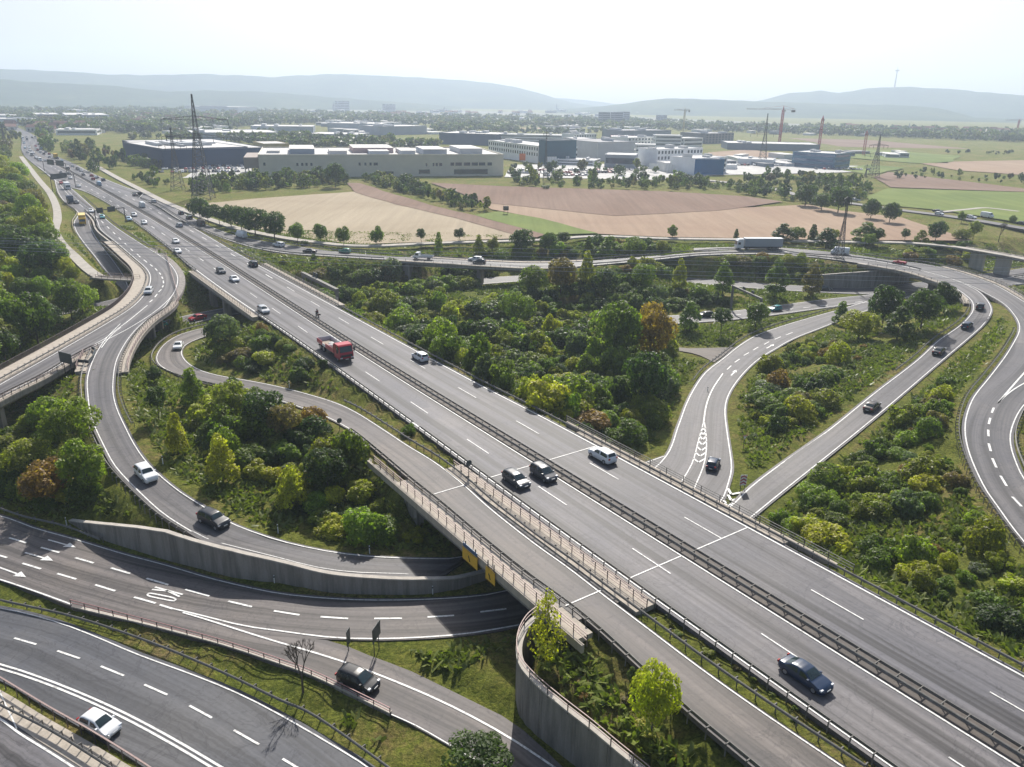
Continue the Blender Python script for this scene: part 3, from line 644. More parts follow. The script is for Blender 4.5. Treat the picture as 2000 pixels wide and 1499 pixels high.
ZZ = np.full(XX.shape, -1.0)
nearmask = (XX > -480) & (XX < 330) & (YY > 20) & (YY < 760)
# evaluate on a 2 m lattice inside, refine bilinearly
gx2 = GX[(GX > -480) & (GX < 330)]; gy2 = GY[(GY > 20) & (GY < 760)]
sx = np.unique(np.r_[gx2[::2], gx2[-1]]); sy = np.unique(np.r_[gy2[::2], gy2[-1]])
sX, sY = np.meshgrid(sx, sy); sZ = idw(sX.ravel().astype(np.float32), sY.ravel().astype(np.float32)).reshape(sX.shape)
tmp = np.array([np.interp(gx2, sx, row) for row in sZ]); tmp = np.array([np.interp(gy2, sy, tmp[:, k]) for k in range(tmp.shape[1])]).T
iy = np.where((GY > 20) & (GY < 760))[0]; ix = np.where((GX > -480) & (GX < 330))[0]
ZZ[np.ix_(iy, ix)] = tmp
lump = np.array([[noise.noise(Vector((x*.13, y*.13, 0)))*.22+noise.noise(Vector((x*.5, y*.5, 3)))*.1 for x in GX[ix]] for y in GY[iy]]); ZZ[np.ix_(iy, ix)] += lump-.06
# farther out gentle rolling
ZZ += np.where(YY > 700, np.clip((YY-700)/3000, 0, 1)*-2.0, 0)
for A in CLAMP:
    A = A[(A[:, 0] > GX[0]) & (A[:, 0] < GX[-1]) & (A[:, 1] > GY[0]) & (A[:, 1] < GY[-1])]
    i = np.searchsorted(GX, A[:, 0])-1; j = np.searchsorted(GY, A[:, 1])-1
    for di in (0, 1):
        for dj in (0, 1): np.minimum.at(ZZ, (j+dj, i+di), A[:, 2])
def ground(x, y):
    i = int(np.clip(np.searchsorted(GX, x)-1, 0, len(GX)-2)); j = int(np.clip(np.searchsorted(GY, y)-1, 0, len(GY)-2))
    a = (x-GX[i])/(GX[i+1]-GX[i]); b = (y-GY[j])/(GY[j+1]-GY[j])
    return float((ZZ[j, i]*(1-a)+ZZ[j, i+1]*a)*(1-b)+(ZZ[j+1, i]*(1-a)+ZZ[j+1, i+1]*a)*b)
def G_at(px, py, z0=-3.0):
    """ground point under a pixel"""
    z = z0
    for _ in range(12):
        q = U(px, py, z); z = .5*z+.5*ground(q.x, q.y)
    return Vector((q.x, q.y, ground(q.x, q.y)))
nx, ny = len(GX), len(GY)
V = np.c_[XX.ravel(), YY.ravel(), ZZ.ravel()]
i = np.arange(nx-1)[None, :]; j = np.arange(ny-1)[:, None]; a = (j*nx+i)
Fq = np.stack([a, a+1, a+nx+1, a+nx], -1).reshape(-1, 4)
tag(obj('ground', mesh_np('ground', V, Fq, [MAT['grass_ground']], smooth=True)), kind='structure')
# ------------------------------------------------------------------ fields
def sheet(name, px, mat, z=-.75, wob=1.5):
    pts = survey(px, z)
    fine = []
    for k in range(len(pts)):
        a, b = pts[k], pts[(k+1) % len(pts)]; n = max(1, int((b-a).length/12))
        for q in range(n):
            p = a.lerp(b, q/n); s = min(1.0, (b-a).length/60)
            p += Vector((noise.noise(p*.05), noise.noise(p*.05+Vector((7, 3, 1))), 0))*wob*s; fine.append(p)
    tri = tessellate_polygon([[Vector((p.x, p.y, 0)) for p in fine]])
    return tag(obj(name, mesh_np(name, [tuple(p) for p in fine], [tuple(t) for t in tri], [MAT[mat]])), kind='structure')
sheet('stubble_field', [(322, 389), (420, 396), (500, 388), (690, 375), (775, 400), (890, 426), (1000, 457), (1050, 464), (860, 472), (700, 477), (622, 469), (560, 459), (470, 440), (400, 418)], 'stubble', -.72)
sheet('ploughed_strip', [(677, 357), (705, 358), (775, 381), (860, 406), (925, 421), (1066, 458), (1048, 464), (1000, 457), (890, 426), (775, 400), (692, 376)], 'plough', -.6)
sheet('meadow', [(925, 420), (975, 413), (1055, 426), (1168, 456), (1066, 459)], 'meadow', -.55)
sheet('stubble_field', [(940, 395), (1010, 400), (1200, 420), (1400, 408), (1580, 400), (1640, 411), (1760, 425), (1900, 470), (1640, 469), (1300, 463), (1165, 457), (1055, 427), (960, 409)], 'stubble_brown', -.62)
sheet('ploughed_field', [(838, 357), (985, 364), (1300, 374), (1460, 384), (1530, 394), (1400, 412), (1200, 422), (1010, 402), (940, 396), (900, 378)], 'plough', -.5)
sheet('meadow', [(1690, 384), (1735, 368), (2010, 376), (2100, 382), (2100, 455), (2000, 436), (1850, 412), (1710, 399)], 'meadow', -.7)
sheet('ploughed_field', [(1706, 346), (1735, 336), (2020, 371), (2060, 378), (2000, 375), (1740, 366)], 'plough', -.6)
sheet('stubble_field', [(1800, 320), (1860, 316), (2060, 312), (2060, 346), (1870, 333)], 'stubble_brown', -.6)
sheet('meadow', [(1610, 304), (1700, 292), (1880, 305), (1850, 319), (1790, 319), (1700, 312)], 'meadow', -.6, 4)
sheet('meadow', [(1630, 330), (1700, 322), (1770, 328), (1720, 338), (1690, 340)], 'meadow', -.6, 3)
sheet('ploughed_field', [(1540, 270), (1700, 274), (2000, 300), (2000, 307), (1850, 304), (1640, 286)], 'plough', -1.2, 6)
sheet('stubble_field', [(992, 250), (1120, 250), (1170, 258), (1100, 263), (992, 263)], 'stubble_brown', -1.5, 8)
sheet('ploughed_field', [(1382, 298), (1460, 292), (1545, 303), (1500, 313), (1400, 308)], 'stubble_brown', -1.0, 3)
sheet('meadow', [(690, 286), (790, 269), (862, 279), (860, 286), (760, 290)], 'meadow_dull', -1.0, 4)
sheet('paved_yard', [(300, 349), (490, 345), (492, 322), (330, 322)], 'paving', -.7)
sheet('paved_yard', [(985, 346), (1100, 348), (1290, 352), (1400, 342), (1620, 338), (1740, 333), (1700, 325), (1440, 318), (1240, 320), (1000, 322)], 'paving', -.7)
sheet('town_ground', [(-100, 300), (40, 262), (250, 285), (480, 300), (560, 296), (860, 262), (990, 264), (1200, 268), (1500, 268), (1760, 268), (2060, 276), (2060, 258), (1600, 244), (1100, 222), (700, 210), (300, 205), (-100, 212)], 'town_ground', -1.7, 20)
# ------------------------------------------------------------------ hills
def hills_mat():
    m, t, b = nt('forest_hill'); w = world_co(t)
    k = ramp(t, tex(t, .004, 6, .65, w), [(.35, (.025, .05, .03)), (.55, (.045, .075, .035)), (.7, (.08, .1, .05))])
    k = mixc(t, 1.0, k, ramp(t, tex(t, .03, 6, .8, w), [(.3, (.6,)*3), (.7, (1.4,)*3)]), 'MULTIPLY')
    t.links.new(k, b.inputs['Base Color']); b.inputs['Roughness'].default_value = .95; b.inputs['Specular IOR Level'].default_value = .05
hills_mat()
def ridge(prof, dist, depth, seed, rough=14, foot=.3):
    """a wooded ridge: crest heights from the skyline, real depth front to back"""
    xs = np.linspace(prof[0][0], prof[-1][0], 150); ys = np.interp(xs, [p[0] for p in prof], [p[1] for p in prof])
    cr = [Dpt(x, y, dist) for x, y in zip(xs, ys)]; rows = []
    for k, (f, hh) in enumerate(((-1, 0), (-.78, .12), (-.55, .34), (-.34, .62), (-.16, .86), (0, 1.0), (.3, .9), (.65, .5), (1, 0))):
        row = []
        for c in cr:
            d = Vector((c.x, c.y, 0)).normalized(); p = Vector((c.x, c.y, 0))+d*(f*depth)
            nz = noise.noise(Vector((p.x*.0016+seed, p.y*.0016, 0)))*rough*2.2*min(hh, 1-abs(hh-.6)*.6)*(0 if hh in (0, 1.0) else 1)+noise.noise(Vector((p.x*.012, p.y*.012, seed)))*rough*.35*(hh > .05)
            row.append((p.x, p.y, max(-6, (max(c.z, 0))*hh+nz-4*(hh == 0))))
        rows.append(row)
    V = np.array(rows).reshape(-1, 3); n = len(xs); r = len(rows)
    i = np.arange(n-1)[None]; j = np.arange(r-1)[:, None]; a = j*n+i
    tag(obj('hills', mesh_np('hills', V, np.stack([a, a+1, a+n+1, a+n], -1).reshape(-1, 4), [MAT['forest_hill']], smooth=True)), kind='structure')
ridge([(-500, 128), (-200, 131), (0, 135), (100, 138), (150, 142), (230, 147), (300, 147), (400, 145), (470, 148), (540, 151), (640, 145), (700, 146), (760, 149), (820, 152), (900, 157), (960, 163), (1020, 173), (1070, 188), (1110, 199), (1180, 212)], 5400, 1200, 1)
ridge([(-400, 150), (-150, 152), (0, 155), (60, 160), (150, 164), (230, 168), (330, 180), (400, 177), (470, 178), (560, 183), (700, 194), (820, 203), (900, 210)], 3900, 700, 5, 10)
ridge([(1080, 216), (1140, 211), (1200, 205), (1260, 197), (1300, 193), (1350, 193), (1420, 196), (1490, 199), (1560, 201), (1700, 205), (1760, 206), (1830, 211), (1880, 224), (1930, 240), (1990, 252)], 3900, 700, 9, 9)
ridge([(1440, 206), (1490, 196), (1540, 183), (1600, 178), (1640, 182), (1700, 172), (1750, 170), (1840, 173), (1920, 181), (2000, 186), (2200, 192), (2500, 200)], 5200, 900, 12)
ridge([(1000, 196), (1060, 191), (1110, 193), (1160, 198), (1220, 206), (1280, 212)], 6500, 500, 17, 6)
# ------------------------------------------------------------------ air, light, camera
def make_haze():
    m = bpy.data.materials.new('haze_air'); m.use_nodes = True; t = m.node_tree; t.nodes.clear(); MAT['haze_air'] = m
    o = t.nodes.new('ShaderNodeOutputMaterial'); v = t.nodes.new('ShaderNodeVolumePrincipled')
    v.inputs['Color'].default_value = HAZE_COL; v.inputs['Density'].default_value = HAZE_D; v.inputs['Anisotropy'].default_value = HAZE_G
    t.links.new(v.outputs[0], o.inputs['Volume'])
    b = MB(); b.box(-7000, 7000, -350, 9000, -9, 470)
    tag(b.build('haze', m), kind='stuff')
HAZE_D, HAZE_COL, HAZE_G = 2.0e-4, (.71, .83, 1.0, 1), .3
make_haze()
SUN_EL, SUN_AZ = R(41), R(4)      # azimuth measured from +Y towards +X : the sun stands ahead of the camera
sd = Vector((math.sin(SUN_AZ)*math.cos(SUN_EL), math.cos(SUN_AZ)*math.cos(SUN_EL), math.sin(SUN_EL)))
sun = bpy.data.objects.new('sun', bpy.data.lights.new('sun', 'SUN')); link(sun)
sun.data.energy = 5.0; sun.data.angle = R(.5); sun.data.color = (1, .955, .88)
sun.rotation_euler = (-sd).to_track_quat('-Z', 'Y').to_euler()
wd = bpy.data.worlds.new('World'); sc.world = wd; wd.use_nodes = True; t = wd.node_tree
sky = t.nodes.new('ShaderNodeTexSky'); sky.sky_type = 'NISHITA'; sky.sun_disc = False; sky.sun_elevation = SUN_EL; sky.sun_rotation = SUN_AZ
sky.air_density = 1.0; sky.dust_density = 3.0; sky.ozone_density = 1.5; sky.altitude = 60
t.links.new(sky.outputs[0], t.nodes['Background'].inputs[0]); t.nodes['Background'].inputs[1].default_value = .085
cam = bpy.data.objects.new('camera', bpy.data.cameras.new('camera')); link(cam); sc.camera = cam
cam.data.sensor_width = 36; cam.data.lens = F/2000*36; cam.data.clip_start = .5; cam.data.clip_end = 40000
cam.location = (0, 0, H)
cam.rotation_euler = (Matrix.Rotation(math.pi/2-PITCH, 3, 'X') @ Matrix.Rotation(-ROLL, 3, 'Z')).to_euler()
sc.view_settings.view_transform = 'Standard'; sc.view_settings.look = 'None'; sc.view_settings.exposure = .46; sc.view_settings.gamma = 1
sc.cycles.volume_bounces = 1; sc.cycles.max_bounces = 6; sc.cycles.transparent_max_bounces = 8
try: sc.cycles.use_denoising = True
except Exception: pass
# ------------------------------------------------------------------ bridges
FR = Matrix((NV, DV, Vector((0, 0, 1)))).transposed().to_4x4()     # local x = across, y = along the motorway
def bridge_thing(label, name='road_bridge'): return empty(name, (0, 0, 0), label=label, cat='bridge')
nb = bridge_thing('wide motorway bridge with yellow signs in the lower middle of the photo')
m = MB(); m.box(40.05, 72.3, 49.6, 79.6, -1.15, -.07, 0, FR); m.build('deck', MAT['concrete_dark'], nb)
m = MB()
for a, b in ((40.0, 42.1), (47.75, 50.55), (70.95, 72.4)): m.box(a, b, 46.0, 84.0, -.5, .09, 0, FR)
m.box(39.93, 40.25, 45, 92, -.75, .16, 0, FR); m.box(72.15, 72.46, 40, 88, -.75, .16, 0, FR)
m.build('edge_beam', MAT['kerb_stone'], nb)
for t0, t1 in ((79.0, 80.3), (48.4, 49.6)):
    m = MB(); m.box(40.7, 71.8, t0, t1, -8, -.09, 0, FR); m.build('abutment', MAT['concrete'], nb)
for n0, n1 in ((40.75, 41.3), (71.2, 71.75)):
    m = MB()
    vs = [FR @ Vector(v) for v in ((n0, 80.25, -8), (n0, 80.25, -.6), (n0, 94, -.6), (n0, 94, -1.2), (n1, 80.25, -8), (n1, 80.25, -.6), (n1, 94, -.6), (n1, 94, -1.2))]
    m.add(vs, [(0, 1, 2, 3), (7, 6, 5, 4), (1, 5, 6, 2), (0, 4, 5, 1), (2, 6, 7, 3), (0, 3, 7, 4)])
    m.build('wing_wall', MAT['concrete'], nb)
fb = bridge_thing('motorway bridge over the lower road behind the red truck')
m = MB(); m.box(49.9, 72.3, 176, 232, -1.2, -.07, 0, FR); m.build('deck', MAT['concrete_dark'], fb)
m = MB()
for a, b in ((49.85, 51.15), (70.6, 72.4)): m.box(a, b, 175, 234, -.8, .1, 0, FR)
m.build('edge_beam', MAT['kerb_stone'], fb)
for t0, t1 in ((230.2, 231.4), (176.4, 177.6)):
    m = MB(); m.box(50.4, 72, t0, t1, -8, -.09, 0, FR); m.build('abutment', MAT['concrete'], fb)
for tt in (203, 216):
    m = MB(); m.box(50.8, 52.4, tt-1, tt+1, -8, -1.2, 0, FR); m.build('pier', MAT['concrete'], fb)
def deck(par, rd, f0, f1, ol, orr, th, capL=None, capR=None, top=-.05):
    L = cut_line(rd['L'], f0, f1, 2.0); Q = cut_line(rd['R'], f0, f1, 2.0); n = max(len(L), len(Q)); L = resample(vecs(L), n); Q = resample(vecs(Q), n)
    sg = rd.get('s', 1); l = offset_line(L, -ol*sg); r = offset_line(Q, orr*sg)
    V = np.stack([l+[0, 0, top], r+[0, 0, top], r+[0, 0, -th*.55], (r+(L-Q)/np.linalg.norm(L-Q, axis=1)[:, None]*1.2)+[0, 0, -th], (l-(L-Q)/np.linalg.norm(L-Q, axis=1)[:, None]*1.2)+[0, 0, -th], l+[0, 0, -th*.55]], 1).reshape(-1, 3)
    i = np.arange(n-1)[:, None]*6; k = np.arange(6)[None]
    Fq = np.stack([i+k, i+(k+1) % 6, i+6+(k+1) % 6, i+6+k], -1).reshape(-1, 4)
    obj('deck', mesh_np('deck', V, [tuple(f) for f in Fq]+[tuple(range(6))[::-1], tuple(range((n-1)*6, n*6))], [MAT['concrete']]), par)
    for A, o, s, cp in ((L, ol, -1, capL), (Q, orr, 1, capR)):
        if o <= 0 or cp == 0: continue
        if cp: A = cut_line(offset_line(rd['L'] if s < 0 else rd['R'], 0), cp[0], cp[1], 2.0)
        m = MB(); a, b = .15, o+.06; s = s*sg
        m.sweep(vecs(offset_line(A, 0)), [(s*a, -.04), (s*b, -.04), (s*b, .17), (s*a, .12)] if s > 0 else [(s*b, -.04), (s*a, -.04), (s*a, .12), (s*b, .17)])
        m.build('edge_beam', MAT['kerb_stone'], par)
    return l, r
def pier(par, rd, f, w, th=1.2, top=-1.0, bot=-8.0, ang=0.0):
    i = int(f*(len(rd['C'])-1)); c = Vector(rd['C'][i]); d = Vector(rd['C'][min(i+1, len(rd['C'])-1)]-rd['C'][max(i-1, 0)]); a = math.atan2(d.y, d.x)+ang
    m = MB(); m.box(-th/2, th/2, -w/2, w/2, bot, c.z+top, 0, Matrix.Translation((c.x, c.y, 0)) @ Matrix.Rotation(a, 4, 'Z')); m.build('pier', MAT['concrete'], par)
f_at = lambda rd, side, px, py: float(rd['f'][int(np.argmin(((rd[side]-np.array(U(px, py, 0)))[:, :2]**2).sum(1)))])
FB, FD = f_at(B, 'R', 178, 678), f_at(D, 'L', 187, 687)
va = bridge_thing('curved viaduct with footway carrying the slip road at the left edge', 'viaduct')
deck(va, B, .56, 1, 3.9, 1.5, 1.5, None, (FB, 1))
for f in (.6, .70, .80, .89, .97): pier(va, B, f, 5.0)
vb = bridge_thing('curved branch viaduct dropping from the fork to the lower road', 'viaduct')
deck(vb, D, .03, .30, 1.9, 2.0, 1.35, (FD, .30), None)
for f in (.1, .19): pier(vb, D, f, 4.0)
pier(vb, D, .295, 9.0, 1.0)
gb = bridge_thing('narrow road bridge behind the shrubs with a white flatbed truck on it')
deck(gb, G, .555, .69, 1.6, 1.6, 1.3)
for f in (.565, .68): pier(gb, G, f, 9, 1.4)
pier(gb, G, .62, 5, 1.0)
for f0, f1 in ((.52, .568), (.682, .71)):
    Lq = cut_line(offset_line(G['L'], -.6*G['s']), f0, f1, 2.0); m = MB(); n_ = len(Lq)
    for i_ in range(n_-1):
        a_, b_ = Vector(Lq[i_]), Vector(Lq[i_+1]); m.add([(a_.x, a_.y, -8), (b_.x, b_.y, -8), (b_.x, b_.y, -.2), (a_.x, a_.y, -.2)], [(0, 1, 2, 3)])
    m.build('wing_wall', MAT['concrete'], gb)
kb = bridge_thing('curved road bridge with a red convertible at the right of the photo')
deck(kb, K, .30, .50, 0, 1.9, 1.25, top=-.06); deck(kb, G, .93, 1, 1.6, 0, 1.3, top=-.07); deck(kb, Hr, 0, .17, 1.6, 0, 1.31, top=-.075)
for f in (.325, .475): pier(kb, K, f, 8, 1.2, -.9)
pier(kb, G, .94, 7, 1.2); pier(kb, Hr, .14, 7, 1.6)
wall(survey([(1592, 563), (1640, 563), (1700, 561), (1745, 558), (1775, 553)], -6.5), [4.0, 4.6, 5.0, 5.2, 5.2], .5, 'straight concrete wall beside the lower road under the right bridge')
ob = bridge_thing('small overpass with a pale abutment at the right edge', 'overpass')
ol_ = line_of([(1880, 484), (1905, 488), (2000, 505), (2090, 526)], .25, 3)
deck(ob, dict(L=offset_line(ol_, -1.9), R=offset_line(ol_, 1.9)), 0, 1, .8, .8, 1.0)
for k in (5, len(ol_)-12):
    q = Vector(ol_[k]); m = MB(); m.box(-.7, .7, -2.4, 2.4, -8, -.75, 0, Matrix.Translation((q.x, q.y, 0)) @ Matrix.Rotation(R(30), 4, 'Z')); m.build('pier', MAT['concrete_pale'], ob)
fo = bridge_thing('small flat footbridge joining the path to the viaduct', 'footbridge')
fl = line_of([(184, 541), (215, 544), (268, 547)], .06, 2); deck(fo, dict(L=offset_line(fl, -1.2), R=offset_line(fl, 1.2)), 0, 1, .3, .3, .5)
# concrete side walls of the dipping ramp
for nm, rd, sd_, lab in (('R', Cc, 1, 'stepped retaining wall between the dipping ramp and the curved slip road'),):
    A = cut_line(B['L'], .36, .57, 3); A = offset_line(A, -.9*B['s']); A = vecs(A); bs = [Vector((p.x, p.y, -6.3)) for p in A[::-1]]
    wall(bs, [6.35]*len(bs), .4, lab, side=1 if B['s'] < 0 else -1, ctrl=False)
# ------------------------------------------------------------------ guard rails and hand rails
def post_mesh(key, f):
    if key not in POSTS:
        m = MB(); f(m); POSTS[key] = m.mesh('post', [MAT['galvanised_dull'], MAT['galvanised_dull']])
    return POSTS[key]
POSTS = {}
def gp(m, s, dbl=False):
    m.box(-.05, .05, -.035, .035, -.55, .72, 0)
    if dbl: m.box(-.04, .04, -.5, .5, .66, .76, 1)
    else: m.box(-.045, .045, min(0, .42*s), max(0, .42*s), .62, .75, 1)
WP = [(-.04, -.15), (.035, -.1), (-.03, 0), (.035, .1), (-.04, .15), (-.075, .15), (-.075, -.15)]
def place_posts(par, A, step, mesh, name='post', limit=90, sub=None):
    Q = resample(vecs(A), step=step); d = np.gradient(Q, axis=0); r = np.hypot(Q[:, 0], Q[:, 1]); order = np.argsort(r)
    keep = set(order[:limit].tolist()); far = []
    for i in range(len(Q)):
        p = Vector(Q[i]); a = math.atan2(d[i, 1], d[i, 0])
        if i in keep: obj(name, mesh, par, p-par.location, a)
        else: far.append((p-par.location, a))
    if far:
        mb = MB(); vs = [v.co.copy() for v in mesh.vertices]; fs = [tuple(f.vertices) for f in mesh.polygons]
        for p, a in far:
            Mx = Matrix.Translation(p) @ Matrix.Rotation(a, 4, 'Z'); mb.add([Mx @ v for v in vs], fs)
        o = mb.build('far_posts', [MAT['galvanised_dull']], par); o['kind'] = 'stuff'
def guard(A, label, rail=-1, step=2.0, limit=70, mat='galvanised', seat=False):
    """W-beam rail along A; rail=-1 puts the beam left of the posts, +1 right, 0 both sides"""
    A = np.asarray(A, float).copy()
    if seat:
        for p in A: p[2] = ground(p[0], p[1])+.05
    par = empty('guard_rail', tuple(A[len(A)//2]), label=label, cat='guard rail', group='crash barriers along the roads')
    sides = (-1, 1) if rail == 0 else (rail,)
    P0 = vecs(A - np.array(par.location)[None])
    for s in sides:
        m = MB(); m.sweep(P0, [((.42 if rail else .5)*s+x*s, .62+z) for x, z in (WP if s > 0 else WP[::-1])]); m.build('rail', MAT[mat], par)
    place_posts(par, A, step, post_mesh(('g', rail), lambda m: gp(m, -rail if rail else 1, rail == 0)), limit=limit)
    return par
def handrail(A, label, h=1.0, step=2.0, mat='rail_pink', pm='post_brown', rails=(1.0, .66, .33), bars=False, r=.03, limit=60, name='hand_rail'):
    A = np.asarray(A, float); par = empty(name, tuple(A[len(A)//2]), label=label, cat='railing')
    P0 = vecs(A-np.array(par.location)[None]); m = MB()
    for f in rails: m.sweep(P0, [(r*a*(1.4 if f == rails[0] else 1), h*f+r*b) for a, b in ((-1, -1), (1, -1), (1, 1), (-1, 1))])
    m.build('top_rail', MAT[mat], par)
    if bars:
        m = MB(); Q = resample(P0, step=.15)
        for q in vecs(Q): m.box(-.022, .022, -.022, .022, .1, h-.05, 0, Matrix.Translation(q))
        m.build('bars', MAT[pm], par)
    key = ('h', h, pm)
    if key not in POSTS:
        m = MB(); m.box(-.04, .04, -.035, .035, -.35, h, 0); POSTS[key] = m.mesh('post', [MAT[pm]])
    place_posts(par, A, step, POSTS[key], limit=limit)
    return par
rg = lambda t0, t1, n, st=4.0, z=.0: np.array([tuple(TN(t, n, z)) for t in np.arange(t0, t1+.1, st)])
sel = lambda A, t0, t1: A[(A @ np.array(DV) >= t0) & (A @ np.array(DV) <= t1)]
guard(sel(aM, -30, 640), 'double crash barrier on the median of the motorway', 0, 2.0, 95)
guard(sel(offset_line(aR, .5), -30, 425), 'long crash barrier along the far edge of the motorway', -1, 2.0, 95)
guard(sel(offset_line(aL, -.25), -30, 100), 'crash barrier on the near edge of the motorway, below the bridge railing', 1, 2.0, 90)
guard(sel(offset_line(aL, -.25), 100, 178), 'crash barrier on the near motorway edge beside the red truck', 1, 2.0, 60)
guard(sel(offset_line(aL, -.3), 232, 455), 'crash barrier on the grass strip beside the curving slip road', 1, 4.0, 50)
lo = lambda rd, off, side, f0, f1: cut_line(offset_line(rd['L'], -off*rd['s']) if side == 'L' else offset_line(rd['R'], off*rd['s']), f0, f1, 2.0)[::rd['s']]
guard(lo(Lr, .5, 'L', .58, 1), 'crash barrier along the outer edge of the ramp beside the motorway', 1, 2.0, 80)
guard(lo(Lr, .9, 'R', .47, 1), 'crash barrier between the ramp and the motorway', -1, 2.0, 90)
guard(lo(Lr, 1.0, 'L', .04, .40), 'curved crash barrier round the outside of the loop with a white car', 1, 1.6, 80)
guard(lo(D, .9, 'L', FD, .62), 'crash barrier on the outer side of the descending branch', 1, 1.6, 90)
guard(lo(D, .9, 'R', .02, .43), 'crash barrier on the inner side of the descending branch', -1, 1.4, 90)
guard(lo(B, .7, 'L', .34, 1), 'crash barrier between the viaduct road and its footway', 1, 2.0, 80)
guard(lo(B, .6, 'R', FB, 1), 'crash barrier on the near edge of the viaduct at the left edge', -1, 1.6, 60)
guard(lo(B, .8, 'R', .12, .57), 'crash barrier along the inside of the curving slip road', -1, 2.0, 60)
guard(lo(Cc, .6, 'L', .2, .62), 'pale barrier on the outer side of the ramp with the yellow truck', 1, 3.0, 40, 'kerb_stone')
guard(lo(Cc, .5, 'R', .24, .62), 'pale barrier on the inner side of the ramp with the yellow truck', -1, 3.0, 40, 'kerb_stone')
guard(lo(N1, .9, 'L', .34, .8), 'crash barrier on the bend by the side road and the round trees', 1, 2.0, 50)
guard(lo(MS, .9, 'L', .3, .72), 'crash barrier on the far edge of the road with the teal car', 1, 4.0, 40)
guard(lo(MS, .9, 'R', .3, .66), 'crash barrier on the near edge of the road with the teal car', -1, 4.0, 40)
guard(lo(MN, .9, 'R', .33, .66), 'crash barrier in front of the columnar trees', -1, 4.0, 40)
guard(lo(MN, .9, 'L', .33, .5), 'crash barrier under the shrubs behind the columnar trees', 1, 4.0, 40)
guard(lo(Hr, .9, 'L', .16, .55), 'crash barrier along the ramp with three dark cars', 1, 2.0, 60)
guard(lo(K, .9, 'L', .56, .98), 'ladder crash barrier round the outside of the right loop', 1, 1.5, 90)
guard(lo(K, .9, 'R', .05, .6), 'crash barrier on the far edge of the curved right bridge', -1, 3.0, 50)
guard(lo(K, .5, 'L', .08, .30), 'crash barrier behind the white semi trailer truck lane', 1, 4.0, 30)
guard(lo(K, .5, 'R', .80, .95), 'crash barrier inside the loop at the right edge', -1, 1.5, 30)
guard(lo(G, .7, 'L', .05, .55), 'crash barrier on the grass strip beside the exit lane', 1, 4.0, 50)
guard(lo(G, .7, 'R', .36, .86), 'crash barrier behind the lane with the flatbed truck', -1, 4.0, 50)
guard(lo(G, .7, 'L', .70, .92), 'crash barrier above the dark shrubs near the semi trailer truck', 1, 4.0, 40)
z_ = lambda pts, z, h: np.array([tuple(q+Vector((0, 0, -h))) for q in catmull(survey(pts, z))])
guard(z_([(-80, 1143), (0, 1166), (146, 1199), (293, 1247), (439, 1307), (550, 1360), (610, 1386), (771, 1497), (840, 1550)], -6.4, .7), 'crash barrier on the grass between the two bottom left roads', 1, 2.0, 70)
guard(z_([(-80, 962), (0, 988), (51, 1005), (128, 1023), (200, 1050)], -5.85, .7), 'crash barrier above the road arrows at the left edge', 1, 3.0, 30)
guard(z_([(-60, 1330), (0, 1366), (110, 1422), (220, 1490), (300, 1540)], -6.25, .7), 'crash barrier on the bridge in the bottom left corner', 1, 1.4, 40)
handrail(rg(45, 92, 40.55, 2, .16), 'pink handrail on the outer edge of the motorway bridge above the yellow signs', 1.0, 2.0, limit=40)
handrail(rg(46, 84, 49.2, 2, .09), 'pink handrail on the gap between ramp and motorway on the bridge', 1.0, 2.0, limit=40)
handrail(rg(38, 88, 72.2, 2, .16), 'grey handrail on the far side of the motorway bridge', 1.0, 3.2, 'galvanised', 'post_brown', limit=40)
handrail(np.array([tuple(p+Vector((0, 0, .12))) for p in catmull(CT)]), 'pink handrail on top of the tall curved wall', 1.0, 2.4, 'rail_pink', rails=(1.0, .55), limit=40)
handrail(np.array([tuple(p+Vector((0, 0, .1))) for p in catmull(CB)]), 'red handrail on the low block wall between the bottom roads', .75, 2.0, 'rail_red', rails=(1.0, .5), limit=40)
handrail(z_([(-60, 1288), (0, 1323), (91, 1378), (183, 1430), (293, 1499), (380, 1560)], -6.0, 1.0), 'pink handrail crossing the bottom left corner', 1.0, 2.0, 'rail_pink', rails=(1.0,), r=.05, limit=30)
handrail(rg(178, 233, 50.3, 2, .1), 'handrail with thin bars on the near side of the distant motorway bridge', 1.0, 1.4, 'kerb_stone', 'post_brown', bars=False, rails=(1.0, .2), limit=60)
handrail(rg(178, 262, 72.0, 3, .1), 'handrail on the far side of the distant motorway bridge', 1.0, 3.0, 'galvanised', 'post_brown', limit=40)
handrail(lo(B, 3.75, 'L', .565, 1), 'dark barred fence along the footway of the viaduct', 1.15, 2.0, 'post_brown', 'post_brown', (1.0, .12), True, limit=80, name='fence')
handrail(lo(B, 1.4, 'R', FB, 1), 'pink handrail on the near edge of the left viaduct', 1.0, 2.0, limit=50)
handrail(lo(D, 1.8, 'L', FD, .29), 'pink handrail beside the fork nose on the branch viaduct', 1.0, 2.0, limit=40)
handrail(np.vstack([lo(B, 1.4, 'R', .56, .60)[::B['s']], lo(D, 1.9, 'R', .02, .30)[::D['s']]]), 'pink handrail along the inner curve of the branch viaduct', 1.0, 2.0, limit=70)
handrail(lo(G, 1.5, 'L', .555, .69), 'handrail on the bridge with the white flatbed truck', 1.0, 3.0, 'galvanised', limit=40)
handrail(np.vstack([lo(G, 1.5, 'L', .94, 1)[::G['s']], lo(Hr, 1.5, 'L', .02, .16)[::Hr['s']]]), 'handrail on the near edge of the curved right bridge', 1.0, 3.0, 'kerb_stone', limit=40)
handrail(lo(K, 1.8, 'R', .31, .49), 'handrail on the far edge of the curved right bridge', 1.0, 3.0, 'kerb_stone', limit=40)
handrail(offset_line(fl, 1.35, .1), 'low handrail on the near side of the small footbridge', 1.0, 2.0, 'rail_pink', rails=(1, .5), limit=20)
